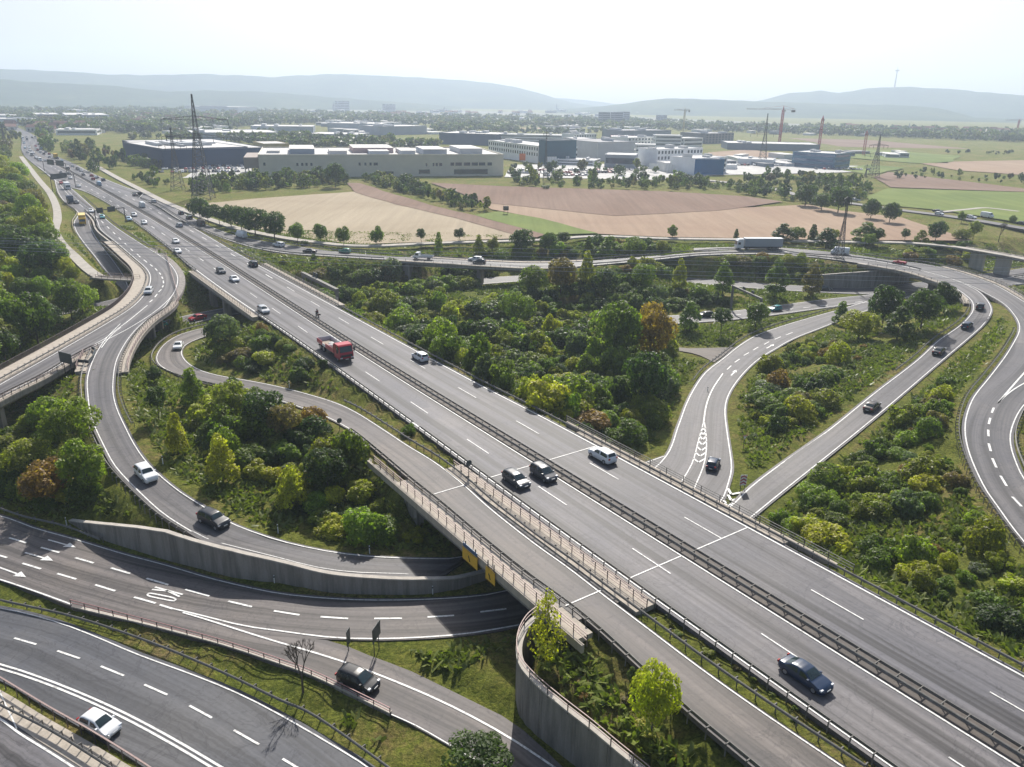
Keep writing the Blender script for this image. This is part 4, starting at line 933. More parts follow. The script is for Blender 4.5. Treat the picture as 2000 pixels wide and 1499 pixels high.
handrail(offset_line(fl, -1.35, .1), 'low handrail on the far side of the small footbridge', 1.0, 2.0, 'rail_pink', rails=(1, .5), limit=20)
handrail(offset_line(ol_, -2.5, .15), 'handrail on the small overpass at the right edge', .9, 3.0, 'galvanised', limit=20)
# ------------------------------------------------------------------ vegetation
def crown_arrays(seed, n, leaf_, shape, clumps=26):
    g = np.random.default_rng(seed); cs = []; rs = []
    while len(cs) < clumps:
        v = g.normal(size=3); v /= np.linalg.norm(v); k = g.uniform(.35, 1)**.5
        if shape == 'shrub': p = np.array([v[0]*.40*k, v[1]*.40*k, .26+abs(v[2])*.48*k]); r = g.uniform(.14, .25)
        elif shape == 'bushy':
            k2 = g.uniform(.5, 1.3); p = np.array([v[0]*.46*k, v[1]*.46*k, .18+abs(v[2])*.6*k*k2]); r = g.uniform(.08, .2)
        elif shape == 'spiky':
            a = g.uniform(0, 6.28); q = g.random()**.7*.42; p = np.array([math.cos(a)*q, math.sin(a)*q, g.uniform(.1, .92-q*.9)]); r = g.uniform(.07, .17)
        elif shape == 'weed': p = np.array([v[0]*.42*k, v[1]*.42*k, .2+abs(v[2])*.55*k*g.uniform(.5, 1.2)]); r = g.uniform(.09, .2)
        elif shape == 'round': p = np.array([v[0]*.28*k, v[1]*.28*k, .62+v[2]*.27*k]); r = g.uniform(.08, .15)
        elif shape == 'lolli': p = np.array([v[0]*.24*k, v[1]*.24*k, .7+v[2]*.2*k]); r = g.uniform(.07, .11)
        elif shape == 'broad': p = np.array([v[0]*.40*k, v[1]*.40*k, .60+v[2]*.30*k]); r = g.uniform(.09, .19)
        elif shape == 'column':
            z = g.uniform(.12, .95); w = .17*math.sin(math.pi*min(1, (z-.02)/.9)**.75); a = g.uniform(0, 6.28); p = np.array([math.cos(a)*w, math.sin(a)*w, z]); r = g.uniform(.045, .085)
        elif shape == 'cone':
            z = g.uniform(.16, .93); w = .30*(1.02-z)**.8; a = g.uniform(0, 6.28); p = np.array([math.cos(a)*w*k, math.sin(a)*w*k, z]); r = g.uniform(.06, .12)*(1.25-z*.6)
        cs.append(p); rs.append(r)
    cs = np.array(cs); rs = np.array(rs); ct = g.normal(0, .17, len(cs))
    m = int(n*2.2); w = rs**2/np.sum(rs**2); ci = g.choice(len(cs), m, p=w)
    d = g.normal(size=(m, 3)); d[:, 2] += .35; d /= np.linalg.norm(d, axis=1)[:, None]
    pos = cs[ci]+d*rs[ci][:, None]*g.uniform(.7, 1.12, m)[:, None]
    dist = np.linalg.norm(pos[:, None]-cs[None], axis=2)/rs[None]; dist[np.arange(m), ci] = 9
    ok = (dist.min(1) > .72) & (pos[:, 2] > .02); pos, d, ci = pos[ok][:n], d[ok][:n], ci[ok][:n]; m = len(pos)
    nr = d+g.normal(0, .55, (m, 3)); nr[:, 2] += .25; nr /= np.linalg.norm(nr, axis=1)[:, None]
    t = np.cross(nr, g.normal(size=(m, 3))); t /= np.linalg.norm(t, axis=1)[:, None]+1e-9; b = np.cross(nr, t)
    s = (leaf_*g.uniform(.55, 1.35, m))[:, None]
    V = np.stack([pos-t*s, pos-b*s*.55+t*s*.1, pos+t*s, pos+b*s*.55-t*s*.1], 1)
    tint = np.repeat(np.clip(.45+ct[ci]+g.normal(0, .16, m), 0, 1), 4)
    return V.reshape(-1, 3), np.arange(m*4).reshape(-1, 4), tint
def crown(name, *a, **k):
    V, Fq, tt = crown_arrays(*a, **k); return mesh_np(name, V, Fq, [MAT['leaf']], smooth=True, attr=tt)
SHRUB = [crown('shrub_leaves', 10+i, 3000, .046, ('shrub', 'bushy', 'spiky', 'bushy', 'shrub', 'spiky')[i], 24+5*i) for i in range(6)]
WEED = [crown('weed_leaves', 30+i, 1100, .062, 'weed', 14) for i in range(4)]
TREE = {'sparse': [crown('crown', 55, 800, .03, 'cone', 46)], 'round': [crown('crown', 40+i, 3200, .030, 'round', 30) for i in range(3)], 'lolli': [crown('crown', 50, 2200, .026, 'lolli', 30)],
        'broad': [crown('crown', 60+i, 4200, .032, 'broad', 36+4*i) for i in range(4)], 'column': [crown('crown', 70+i, 3000, .025, 'column', 70) for i in range(2)],
        'cone': [crown('crown', 80+i, 2600, .03, 'cone', 60) for i in range(3)]}
LOW = [crown('low_tree', 120+i, 70, .17, 'broad', 7) for i in range(4)]
FAR = [crown('far_tree', 90+i, 420, .075, ('broad', 'broad', 'round', 'shrub')[i], 12) for i in range(4)]
def trunk_mesh(seed, top, r=.022):
    g = random.Random(seed); m = MB(); p = Vector((0, 0, -.03)); q = p
    for k in range(4):
        n_ = Vector((g.uniform(-.012, .012), g.uniform(-.012, .012), (k+1)*top/4)); m.cyl(q, n_, r*(1-.17*k), r*(1-.17*(k+1)), 7); q = n_
    for k in range(7):
        a = g.uniform(0, 6.28); z0 = top*g.uniform(.55, 1.0); L = g.uniform(.14, .3); e = Vector((math.cos(a)*L*.6, math.sin(a)*L*.6, z0+L*.8))
        m.cyl((0, 0, z0), e, r*.42, r*.12, 5)
    return m.mesh('trunk', MAT['bark'], True)
TRUNK = {k: trunk_mesh(i, h, r) for i, (k, h, r) in enumerate((('sparse', .8, .014), ('round', .5, .018), ('lolli', .55, .014), ('broad', .5, .024), ('column', .5, .014), ('cone', .6, .014)))}
COLS = {'dark green': (.06, .092, .022), 'green': (.132, .172, .03), 'olive': (.205, .208, .036), 'yellow green': (.31, .3, .036), 'grey green': (.14, .17, .085), 'rust tinged': (.24, .15, .045), 'brownish': (.18, .14, .06), 'fresh green': (.19, .245, .034)}
NT = 0
def tint_of(cn, g):
    c = COLS[cn]; k = g.uniform(.85, 1.2); return (c[0]*k*g.uniform(.93, 1.08), c[1]*k, c[2]*k*g.uniform(.9, 1.15), 1)
def tree(base, h, kind, cn, label, group=None, wf=1.0, seed=None, simple=False):
    global NT
    NT += 1; g = random.Random(NT*13+7)
    ms = TREE[kind]; me = ms[g.randrange(len(ms))]
    par = empty('tree', tuple(base), g.uniform(0, 6.28), label, 'tree', group); par.scale = (h*wf, h*wf, h)
    c = obj('crown', me, par); c.color = tint_of(cn, g)
    obj('trunk', TRUNK[kind], par)
    return par
SPEC = []
def shrub(p, h, w, cn, label, group, cat='shrub', name='shrub', pool=None):
    SPEC.append((h*w/max(1, p[0]**2+p[1]**2+(H-p[2])**2), tuple(p), h, w, cn, label, group, cat, name, pool))
def leaf_mass_material():
    m = MAT['leaf'].copy(); m.name = 'leaf_mass'; t = m.node_tree; MAT['leaf_mass'] = m
    n = [x for x in t.nodes if x.type == 'OBJECT_INFO'][0]; a = t.nodes.new('ShaderNodeAttribute'); a.attribute_name = 'col'
    for l in list(n.outputs['Color'].links): t.links.new(a.outputs['Color'], l.to_socket)
leaf_mass_material()
def mesh_arrays(me):
    V = np.empty(len(me.vertices)*3, np.float32); me.vertices.foreach_get('co', V); t = np.empty(len(me.vertices), np.float32); me.attributes['tint'].data.foreach_get('value', t)
    return V.reshape(-1, 3), t
def mass(name, items, label, cat='shrubs'):
    '''many plants as one mesh; items = (mesh, location, rotation, width, height, colour)'''
    Vs, Ts, Cs = [], [], []; cache = {}
    for me, p, a, w, h, c in items:
        if me.name not in cache: cache[me.name] = mesh_arrays(me)
        V, t = cache[me.name]; ca, sa = math.cos(a), math.sin(a)
        Vs.append(np.c_[(V[:, 0]*ca-V[:, 1]*sa)*w+p[0], (V[:, 0]*sa+V[:, 1]*ca)*w+p[1], V[:, 2]*h+p[2]]); Ts.append(t); Cs.append(np.tile(np.array(c, np.float32), (len(V), 1)))
    V = np.vstack(Vs); me = mesh_np(name, V, np.arange(len(V)).reshape(-1, 4), [MAT['leaf_mass']], smooth=True, attr=np.concatenate(Ts))
    ca = me.attributes.new('col', 'FLOAT_COLOR', 'POINT'); ca.data.foreach_set('color', np.vstack(Cs).ravel())
    return tag(obj(name, me), label, cat, None, 'stuff')
def plant_shrubs(limit=300):
    SPEC.sort(key=lambda q: -q[0]); n = 0; rest = []
    for k, p, h, w, cn, label, group, cat, name, pool in SPEC:
        g = random.Random(int(p[0]*97+p[1]*31)); me = g.choice(pool or SHRUB); wx = w*g.uniform(.9, 1.15); a = g.uniform(0, 6.28); loc = (p[0], p[1], p[2]-.12*h); c = tint_of(cn, g)
        if name == 'shrub':
            n += 1
            if n > limit: rest.append((me, loc, a, wx, h, c)); continue
        o = obj(name, me, None, loc, a); o.scale = (wx, wx, h); o.color = c; tag(o, label, cat, group)
    if rest: mass('undergrowth', rest, 'smaller shrubs filling the thickets')
def inpoly(x, y, P_):
    r = False; n = len(P_)
    for i in range(n):
        x1, y1 = P_[i][:2]; x2, y2 = P_[(i+1) % n][:2]
        if (y1 > y) != (y2 > y) and x < (x2-x1)*(y-y1)/(y2-y1)+x1: r = not r
    return r
ROADPTS = np.vstack([np.vstack([d['L']+(d['R']-d['L'])*q for q in (-.05, .25, .5, .75, 1.05)]) for k, d in ROADS.items() if k != 'A'])
def on_road(x, y, r, z=None):
    q = Vector((x, y, 0)); t = q.dot(DV); n = q.dot(NV)
    if np.interp(t, [a[0] for a in A_L], [a[1] for a in A_L])-r*.5 < n < np.interp(t, [a[0] for a in A_R], [a[1] for a in A_R])+r*.5: return True
    d2 = (ROADPTS[:, 0]-x)**2+(ROADPTS[:, 1]-y)**2
    return bool((d2 < (r+1.2)**2).any())
def thicket(poly, sp, hr, mix, where, group, z0=-3, seed=1, wr=(.9, 1.35), grow=1.0, cap=999, what='shrub', maker=None, clear=.45, gap=-9):
    Wp = [G_at(p[0], p[1], z0) for p in poly]; g = random.Random(seed)
    xs = [p.x for p in Wp]; ys = [p.y for p in Wp]; pts = []; tries = 0
    while tries < 6000 and len(pts) < cap:
        tries += 1; x = g.uniform(min(xs), max(xs)); y = g.uniform(min(ys), max(ys))
        if not inpoly(x, y, Wp): continue
        if noise.noise(Vector((x*.075, y*.075, seed*3.1))) < gap: continue
        if any((x-a)**2+(y-b)**2 < (sp*(.8+.4*abs(noise.noise(Vector((x*.2, y*.2, 1))))*2))**2 for a, b in pts): continue
        pts.append((x, y))
    y0, y1 = min(ys), max(ys)
    names = [m[0] for m in mix]; ww = [m[1] for m in mix]
    for x, y in pts:
        h = hr[0]*.75+(hr[1]*1.05-hr[0]*.75)*g.random()**1.25; w = h*g.uniform(*wr)
        if h > hr[0]+.75*(hr[1]-hr[0]): h *= grow*g.uniform(.95, 1.3)
        w *= g.uniform(.8, 1.2)
        if on_road(x, y, w*clear): continue
        cn = g.choices(names, ww)[0]; f = (y-y0)/(y1-y0+1e-6); s = 'low' if h < hr[0]+.33*(hr[1]-hr[0]) else ('tall' if h > hr[0]+.66*(hr[1]-hr[0]) else 'mid-sized')
        pos = 'near side' if f < .34 else ('far side' if f > .67 else 'middle')
        lab = f'{s} {cn} {what} on the {pos} of {where}' if pos != 'middle' else f'{s} {cn} {what} in the middle of {where}'
        z = ground(x, y)
        if maker: maker((x, y, z), h, w, cn, lab, f'{group}, {cn}')
        else: shrub((x, y, z), h, w, cn, lab, f'{group}, {s} {cn} {pos}', what)
MIX1 = [('green', 3.5), ('olive', 2.6), ('yellow green', 2.2), ('fresh green', 1.5), ('dark green', 2), ('grey green', 1.5), ('rust tinged', .15)]
MIX2 = [('green', 2), ('olive', 3), ('yellow green', 2), ('rust tinged', .7), ('brownish', .7), ('dark green', 1), ('grey green', .7)]
MIXD = [('dark green', 3), ('green', 3), ('olive', 1.2), ('brownish', .8), ('grey green', 1)]
thicket([(686, 600), (720, 590), (800, 596), (900, 600), (1000, 600), (1120, 616), (1230, 640), (1300, 690), (1300, 760), (1275, 850), (1248, 885), (1180, 862), (1080, 815), (950, 745), (820, 676), (730, 630)], 3.0, (3.0, 5.6), MIX1, 'the big thicket beside the motorway', 'shrubs in the big thicket', -5.5, 3, grow=1.2)
thicket([(570, 540), (640, 528), (740, 524), (832, 532), (850, 560), (800, 572), (720, 560), (640, 566), (590, 556)], 3.6, (3.0, 5.0), MIXD+[('brownish', 2)], 'the patch left of truck bridge', 'shrubs left of the truck bridge', -3, 4)
thicket([(1000, 578), (1100, 562), (1290, 566), (1420, 590), (1425, 612), (1290, 618), (1150, 608), (1010, 604)], 3.4, (3.0, 5.6), MIXD, 'the slope between lower roads', 'shrubs between the two lower roads', -6, 5)
thicket([(1140, 530), (1300, 514), (1440, 506), (1560, 512), (1592, 545), (1460, 548), (1330, 536), (1200, 533)], 3.6, (2.4, 4.4), MIX2, 'the slope below the semi trailer', 'shrubs below the semi trailer truck', -2, 6)
thicket([(1470, 836), (1482, 760), (1510, 710), (1560, 672), (1625, 650), (1660, 676), (1628, 716), (1625, 760), (1612, 800), (1572, 842), (1505, 852)], 2.9, (2.3, 4.6), MIX2+[('green', 2)], 'the thicket between right slip roads', 'shrubs between the right slip roads', -5, 7, gap=-.22)
thicket([(1500, 1010), (1560, 985), (1640, 935), (1720, 860), (1790, 790), (1835, 745), (1875, 765), (1862, 830), (1880, 900), (1920, 990), (1990, 1080), (2060, 1150), (2060, 1270), (1960, 1235), (1830, 1170), (1680, 1095), (1580, 1050)], 2.7, (2.0, 4.3), MIX2+[('green', 3), ('fresh green', 2)], 'the bushy bank at the lower right', 'shrubs on the lower right bank', -3, 8, gap=-.25)
thicket([(415, 680), (430, 650), (490, 632), (560, 680), (606, 716), (596, 750), (520, 738), (450, 715)], 2.6, (2.2, 4.2), MIX2, 'the wedge between loop and motorway', 'shrubs in the loop wedge', -2, 9, gap=-.2)
thicket([(390, 840), (408, 790), (470, 785), (540, 796), (610, 822), (690, 872), (740, 912), (772, 960), (805, 1030), (815, 1062), (735, 1062), (650, 1040), (560, 1000), (480, 960), (420, 905)], 2.6, (2.2, 4.8), MIX1, 'the island inside the branch road', 'shrubs on the green island', -4, 10, grow=1.25, gap=-.2)
thicket([(-60, 900), (0, 860), (70, 830), (140, 800), (165, 850), (190, 905), (215, 955), (150, 990), (60, 975), (-60, 965)], 2.8, (2.4, 4.6), MIX1+[('rust tinged', 1)], 'the bank below the left viaduct', 'shrubs below the left viaduct', -6, 11)
thicket([(930, 515), (1060, 510), (1180, 505), (1300, 495), (1290, 480), (1200, 480), (1060, 492), (940, 497)], 4.5, (2.5, 5), MIXD+[('olive', 2)], 'the row behind the curved lane', 'shrubs behind the curved lane', -.8, 12)
thicket([(1770, 505), (1830, 510), (1890, 524), (1905, 500), (1850, 488), (1780, 486)], 3.2, (3, 4.6), MIX2, 'the knoll next to the small overpass', 'shrubs by the small overpass', -.5, 13)
thicket([(1930, 575), (1985, 560), (2030, 570), (2030, 610)], 3, (1.5, 3), MIX1, 'the patch right of curved bridge', 'shrubs right of the curved bridge', -4, 14, cap=12)
thicket([(1180, 1420), (1230, 1440), (1290, 1490), (1230, 1490)], 2.4, (1.2, 2.0), MIX1, 'the strip beside the tall curved wall', 'shrubs beside the curved wall', -1, 15, cap=7)
thicket([(540, 470), (640, 488), (660, 500), (560, 520), (500, 500)], 3.5, (1.2, 2.2), MIX1, 'the grass beside the exit lane', 'low shrubs by the exit lane', -.5, 16, cap=18)
def hedge_row(key, off, x0, x1, sp, hr, mix, where, group, seed):
    g = random.Random(seed); A = offset_line(ROADS[key]['C'], off*ROADS[key]['s']); A = A[(A[:, 0] > x0) & (A[:, 0] < x1)]
    for p in resample(vecs(A), step=sp):
        x, y = p[0]+g.uniform(-.8, .8), p[1]+g.uniform(-.6, .6)
        if on_road(x, y, .9): continue
        h = g.uniform(*hr); cn = g.choices([m[0] for m in mix], [m[1] for m in mix])[0]
        shrub((x, y, ground(x, y)), h, h*g.uniform(.95, 1.25), cn, f'tall {cn} shrub in the row {where}', f'{group}, {cn}')
hedge_row('MN', 8.2, -58, 48, 3.2, (5.2, 7.2), MIX1, 'along the lower road behind the thicket', 'tall row before the far lower road', 61)
hedge_row('MS', 8.0, -50, 32, 3.0, (5.0, 7.0), MIX1, 'hiding the nearer lower road', 'tall row before the near lower road', 62)
hedge_row('MN', -8.2, -48, -8, 3.2, (4.5, 6.2), MIXD, 'below the truck bridge', 'row below the truck bridge', 63)
# wood at the left edge
def wood_tree(p, h, w, cn, lab, grp): tree(p, h, 'broad', cn, lab, grp, wf=w/h)
thicket([(-260, 760), (-120, 640), (0, 520), (40, 470), (95, 465), (110, 500), (165, 545), (215, 560), (222, 590), (180, 612), (100, 660), (0, 716), (-160, 800)], 4.9, (6.5, 10), [('dark green', 3), ('green', 4), ('olive', 2), ('yellow green', 1), ('fresh green', 1.6)], 'the wood at the left edge', 'trees in the left wood', -3, 20, (.9, 1.15), what='tree', maker=wood_tree, clear=.25)
thicket([(-420, 640), (-150, 480), (0, 330), (30, 335), (62, 385), (92, 420), (90, 455), (30, 480), (-60, 540), (-200, 620)], 8.5, (6, 9.5), [('green', 3), ('olive', 3), ('yellow green', 1), ('fresh green', 1.5), ('brownish', 1)], 'the wood beside the upper footpath', 'trees beside the upper left footpath', -1, 21, (1.0, 1.35), what='tree', maker=wood_tree, clear=.25)
# single trees: base pixel, top row, kind, colour, width, where
TR = [(392, 433, 386, 'broad', 'dark green', 1.0, 'first big tree of the row along the exit lane'), (407, 437, 398, 'round', 'dark green', 1.0, 'small tree behind the first tree of the exit lane row'), (429, 441, 398, 'round', 'dark green', 1.15, 'third tree of the exit lane row'), (452, 446, 402, 'broad', 'dark green', .9, 'dense tree in the middle of the exit lane row'), (472, 452, 403, 'broad', 'dark green', .85, 'dark tree left of the largest tree in the exit lane row'), (499, 463, 406, 'broad', 'dark green', 1.0, 'largest dark tree of the exit lane row'), (537, 471, 414, 'broad', 'dark green', .95, 'dark crowned tree at the lower end of the exit lane row'), (582, 479, 435, 'round', 'green', 1.05, 'small green tree with a slim stem by the stubble field'), (627, 478, 434, 'round', 'green', 1.0, 'rounded tree second after the exit lane row'), (672, 486, 442, 'round', 'green', .95, 'roundish tree above the green car on the exit lane'), (737, 486, 441, 'round', 'green', .85, 'egg shaped tree above the dark shrubs'), (823, 483, 445, 'lolli', 'dark green', 1.0, 'ball shaped tree above the flatbed truck'), (857, 494, 453, 'cone', 'fresh green', .75, 'light green conical tree between two ball trees'), (897, 481, 445, 'lolli', 'dark green', 1.15, 'ball shaped tree right of the light green conical tree'),
      (935, 500, 458, 'cone', 'olive', 1.0, 'olive tree at the left end of the tree group over the bridge'), (962, 498, 462, 'round', 'olive', 1.0, 'pale olive tree in the group over the bridge'), (1018, 503, 448, 'broad', 'dark green', 1.0, 'tall dark tree in the group over the bridge'), (1072, 504, 455, 'broad', 'dark green', .95, 'dark broad tree left of the meadow corner'), (1100, 490, 452, 'lolli', 'dark green', 1.3, 'round dark tree at the meadow corner'), (1088, 508, 470, 'round', 'fresh green', 1.1, 'bright green tree before the dark broad tree'), (1148, 506, 461, 'cone', 'green', .9, 'pointed green tree behind the lane'), (1190, 508, 461, 'column', 'fresh green', 2.3, 'dense upright tree behind the lane'), (1238, 508, 466, 'broad', 'green', 1.0, 'green tree above the lane fork'), (1290, 512, 470, 'round', 'olive', 1.1, 'olive tree beside the lane fork'), (1313, 470, 438, 'round', 'green', 1.0, 'lone tree at the edge of the brown field'), (1437, 470, 447, 'cone', 'dark green', .9, 'small tree behind the cab of the semi trailer truck'), (1528, 476, 437, 'column', 'dark green', 2.4, 'dense tree left in the group behind the semi trailer'), (1555, 475, 444, 'broad', 'green', 1.2, 'low tree in the group behind the semi trailer'), (1586, 475, 438, 'cone', 'dark green', 1.0, 'dark pointed tree in the group behind the semi trailer'), (1612, 486, 446, 'column', 'dark green', 2.4, 'tree right in the group behind the semi trailer'), (1625, 477, 447, 'round', 'olive', 1.1, 'olive tree left of the leaning pylon'), (1688, 480, 434, 'column', 'green', 2.6, 'tall egg shaped tree behind the white van'), (1694, 494, 455, 'lolli', 'green', 1.15, 'ball tree before the tall egg shaped tree'), (1713, 484, 445, 'lolli', 'dark green', 1.15, 'dark ball tree right of the white van'), (1765, 478, 446, 'lolli', 'dark green', 1.1, 'dark ball tree above the red convertible'), (1797, 480, 450, 'column', 'olive', 2.0, 'olive egg shaped tree above the curved bridge'), (1825, 478, 428, 'round', 'dark green', 1.0, 'big dark tree at the bend of the country track'), (1900, 468, 428, 'round', 'olive', 1.0, 'loose olive tree left of the bare tree'), (1604, 413, 378, 'broad', 'dark green', 1.2, 'first of three field trees by the country road'), (1636, 418, 364, 'broad', 'dark green', .95, 'tallest field tree by the country road'), (1572, 404, 360, 'broad', 'dark green', 1.15, 'dark tree at the left end of the country road trees'), (1700, 430, 389, 'broad', 'dark green', .95, 'dark tree at the edge of the brown field, right of the pylon'), (1736, 438, 396, 'broad', 'dark green', .95, 'dark tree second right of the pylon in the brown field'), (1878, 474, 448, 'broad', 'olive', 1.4, 'broad low olive tree beside the overpass'), (1976, 441, 420, 'round', 'green', 1.0, 'small tree by the country road near the right edge'), (1877, 436, 412, 'round', 'green', 1.0, 'small tree by the country road before the white car'),
      (1325, 572, 506, 'column', 'yellow green', 1.0, 'slim yellow columnar tree beside the silver car'), (1410, 578, 510, 'column', 'green', 1.25, 'green columnar tree behind the gantry arm'), (1513, 582, 506, 'column', 'green', 1.3, 'largest columnar tree by the lower road'), (1583, 581, 514, 'column', 'brownish', 1.25, 'brownish columnar tree left of the concrete wall'), (1345, 648, 589, 'column', 'green', 1.5, 'green egg shaped tree left of the three trees by the teal car'), (1407, 657, 600, 'lolli', 'dark green', 1.15, 'dark ball tree with a clear stem by the teal car'), (1475, 643, 586, 'round', 'green', 1.15, 'round tree right of the three trees by the teal car'), (1722, 640, 558, 'broad', 'dark green', .8, 'tall dark tree left below the curved bridge'), (1752, 664, 600, 'column', 'dark green', 1.7, 'dense dark bush-like tree in the grass below the bridge'), (1798, 642, 566, 'broad', 'dark green', 1.0, 'broad dark tree below the curved bridge'), (1842, 612, 550, 'round', 'dark green', 1.1, 'tree touching the curved bridge railing'), (1676, 664, 610, 'broad', 'yellow green', 1.3, 'wide yellow green tree in the middle of the right wedge'), (1640, 634, 588, 'cone', 'green', 1.1, 'loose green tree at the tip of the right wedge'),
      (1200, 712, 590, 'broad', 'green', .78, 'tallest green tree of the big thicket'), (1268, 715, 598, 'broad', 'rust tinged', .7, 'rust coloured tree beside the tallest tree'), (1256, 800, 688, 'broad', 'dark green', .75, 'dark green tree at the lower tip of the big thicket'), (1010, 640, 575, 'broad', 'green', 1.0, 'tree rising behind the big thicket'), (1145, 570, 490, 'cone', 'olive', .8, 'olive pointed tree before the lane fork'), (1095, 575, 505, 'broad', 'brownish', .9, 'brownish tree left of the olive pointed tree'), (1040, 580, 520, 'broad', 'green', 1.0, 'green tree hiding the end of the truck bridge'), (1255, 570, 515, 'broad', 'green', 1.0, 'green tree left of the silver car'), (1180, 580, 525, 'broad', 'dark green', 1.0, 'dark tree on the slope between the lower roads'),
      (377, 792, 719, 'cone', 'fresh green', 1.1, 'fresh green young tree beside the loop road'), (303, 752, 716, 'round', 'dark green', 1.2, 'small dark tree beside the branch viaduct'), (312, 826, 754, 'lolli', 'dark green', 1.0, 'dark ball tree with long stem inside the branch'), (349, 888, 806, 'cone', 'yellow green', .85, 'narrow yellow green tree inside the branch'), (437, 945, 848, 'cone', 'yellow green', .95, 'yellow green conical tree in the middle of the island'), (573, 998, 905, 'cone', 'yellow green', .95, 'yellow green conical tree at the lower end of the island'), (455, 830, 745, 'broad', 'olive', .9, 'olive tree at the upper end of the island'), (520, 850, 765, 'broad', 'dark green', 1.0, 'dark tree in the upper island'), (640, 960, 880, 'broad', 'dark green', 1.0, 'dark tree near the bridge abutment'), (560, 860, 790, 'broad', 'brownish', .9, 'brownish tree beside the curving ramp'), (440, 685, 615, 'broad', 'grey green', 1.0, 'grey green willow-like tree at the start of the wedge'),
      (1068, 1275, 1150, 'sparse', 'yellow green', .85, 'thin sparse tree at the end of the bridge railing'), (1272, 1432, 1303, 'broad', 'yellow green', .62, 'yellow autumn tree beside the ramp at the bottom'), (175, 975, 855, 'round', 'fresh green', 1.0, 'tree leaning over the branch barrier at the left'), (150, 880, 782, 'broad', 'fresh green', 1.0, 'bright green tree under the fork of the viaduct'), (60, 935, 860, 'broad', 'olive', 1.1, 'olive tree at the left edge below the viaduct'), (935, 1520, 1455, 'broad', 'dark green', 1.6, 'dark bushy tree cut off by the bottom edge'), (105, 985, 905, 'broad', 'rust tinged', 1.2, 'rust tinged tree on the bank at the left edge')]
for x, y, ty, k, cn, wf, lab in TR:
    b = G_at(x, y, -1 if y < 530 else -4); h = Z_at(b, ty)-b.z; tree(b, h, k, cn, lab, None, wf)
def bare_tree(x, y, ty, label):
    b = G_at(x, y, -4); h = Z_at(b, ty)-b.z; par = empty('bare_tree', tuple(b), 0, label, 'tree'); g = random.Random(x); tr = MB(); br = MB()
    def grow(mb, p, d, L, r, dep):
        q = p+d*L; mb.cyl(p, q, r, r*.7, 5, cap=False)
        if dep == 0: return
        for k in range(3 if dep > 1 else 4):
            e = (d+Vector((g.uniform(-.6, .6), g.uniform(-.6, .6), g.uniform(-.05, .5)))).normalized(); grow(br, q, e, L*g.uniform(.62, .8), max(r*.62, .012), dep-1)
    grow(tr, Vector((0, 0, -.1)), Vector((0, 0, 1)), h*.3, h*.02, 5)
    tr.build('trunk', MAT['bark'], par); br.build('branches', MAT['bark'], par)
bare_tree(592, 1352, 1248, 'leafless young tree on the grass between the bottom left roads'); bare_tree(1949, 477, 430, 'bare tree with forked trunk near the small overpass')
# rough herbs along the verges
thicket([(1140, 1320), (1180, 1300), (1300, 1400), (1400, 1490), (1290, 1490), (1130, 1360)], 1.7, (.5, .95), MIX2, 'the slope by the curved wall', 'weeds on the slope by the curved wall', -1, 30, (1.2, 2.2), cap=40, what='weed', maker=lambda p, h, w, cn, lab, grp: shrub(p, h, w, cn, lab, grp, 'weed', 'weed_clump', WEED))
thicket([(1215, 1150), (1260, 1170), (1640, 1440), (1700, 1500), (1560, 1470)], 1.5, (.4, .8), MIX2, 'the verge between ramp and motorway', 'weeds on the verge between ramp and motorway', -.1, 31, (1.2, 2.0), cap=46, what='weed', maker=lambda p, h, w, cn, lab, grp: shrub(p, h, w, cn, lab, grp, 'weed', 'weed_clump', WEED), clear=.1)
thicket([(640, 790), (700, 800), (790, 850), (905, 930), (890, 935), (780, 870), (690, 815)], 1.6, (.4, .9), MIX2, 'the verge strip above the ramp', 'weeds on the verge above the ramp', -.1, 32, (1.2, 2.0), cap=30, what='weed', maker=lambda p, h, w, cn, lab, grp: shrub(p, h, w, cn, lab, grp, 'weed', 'weed_clump', WEED), clear=.1)
thicket([(1440, 850), (1500, 880), (1640, 760), (1760, 700), (1850, 640), (1800, 670), (1650, 680), (1640, 740)], 3.0, (.6, 1.3), MIX2, 'the grass beside three dark cars', 'weeds beside the ramp with dark cars', -4, 33, (1.2, 2.0), cap=40, what='weed', maker=lambda p, h, w, cn, lab, grp: shrub(p, h, w, cn, lab, grp, 'weed', 'weed_clump', WEED), clear=.2)
shrub(G_at(797, 848, 0), 2.2, 2.0, 'green', 'spiky young bush standing against the near motorway barrier', None); shrub(G_at(630, 720, 0), 3.0, 1.8, 'dark green', 'upright bush at the roadside by the red truck', None); shrub(G_at(1238, 1330, 0), 1.9, 1.3, 'grey green', 'pale leafy bush beside the ramp barrier', None)
plant_shrubs()
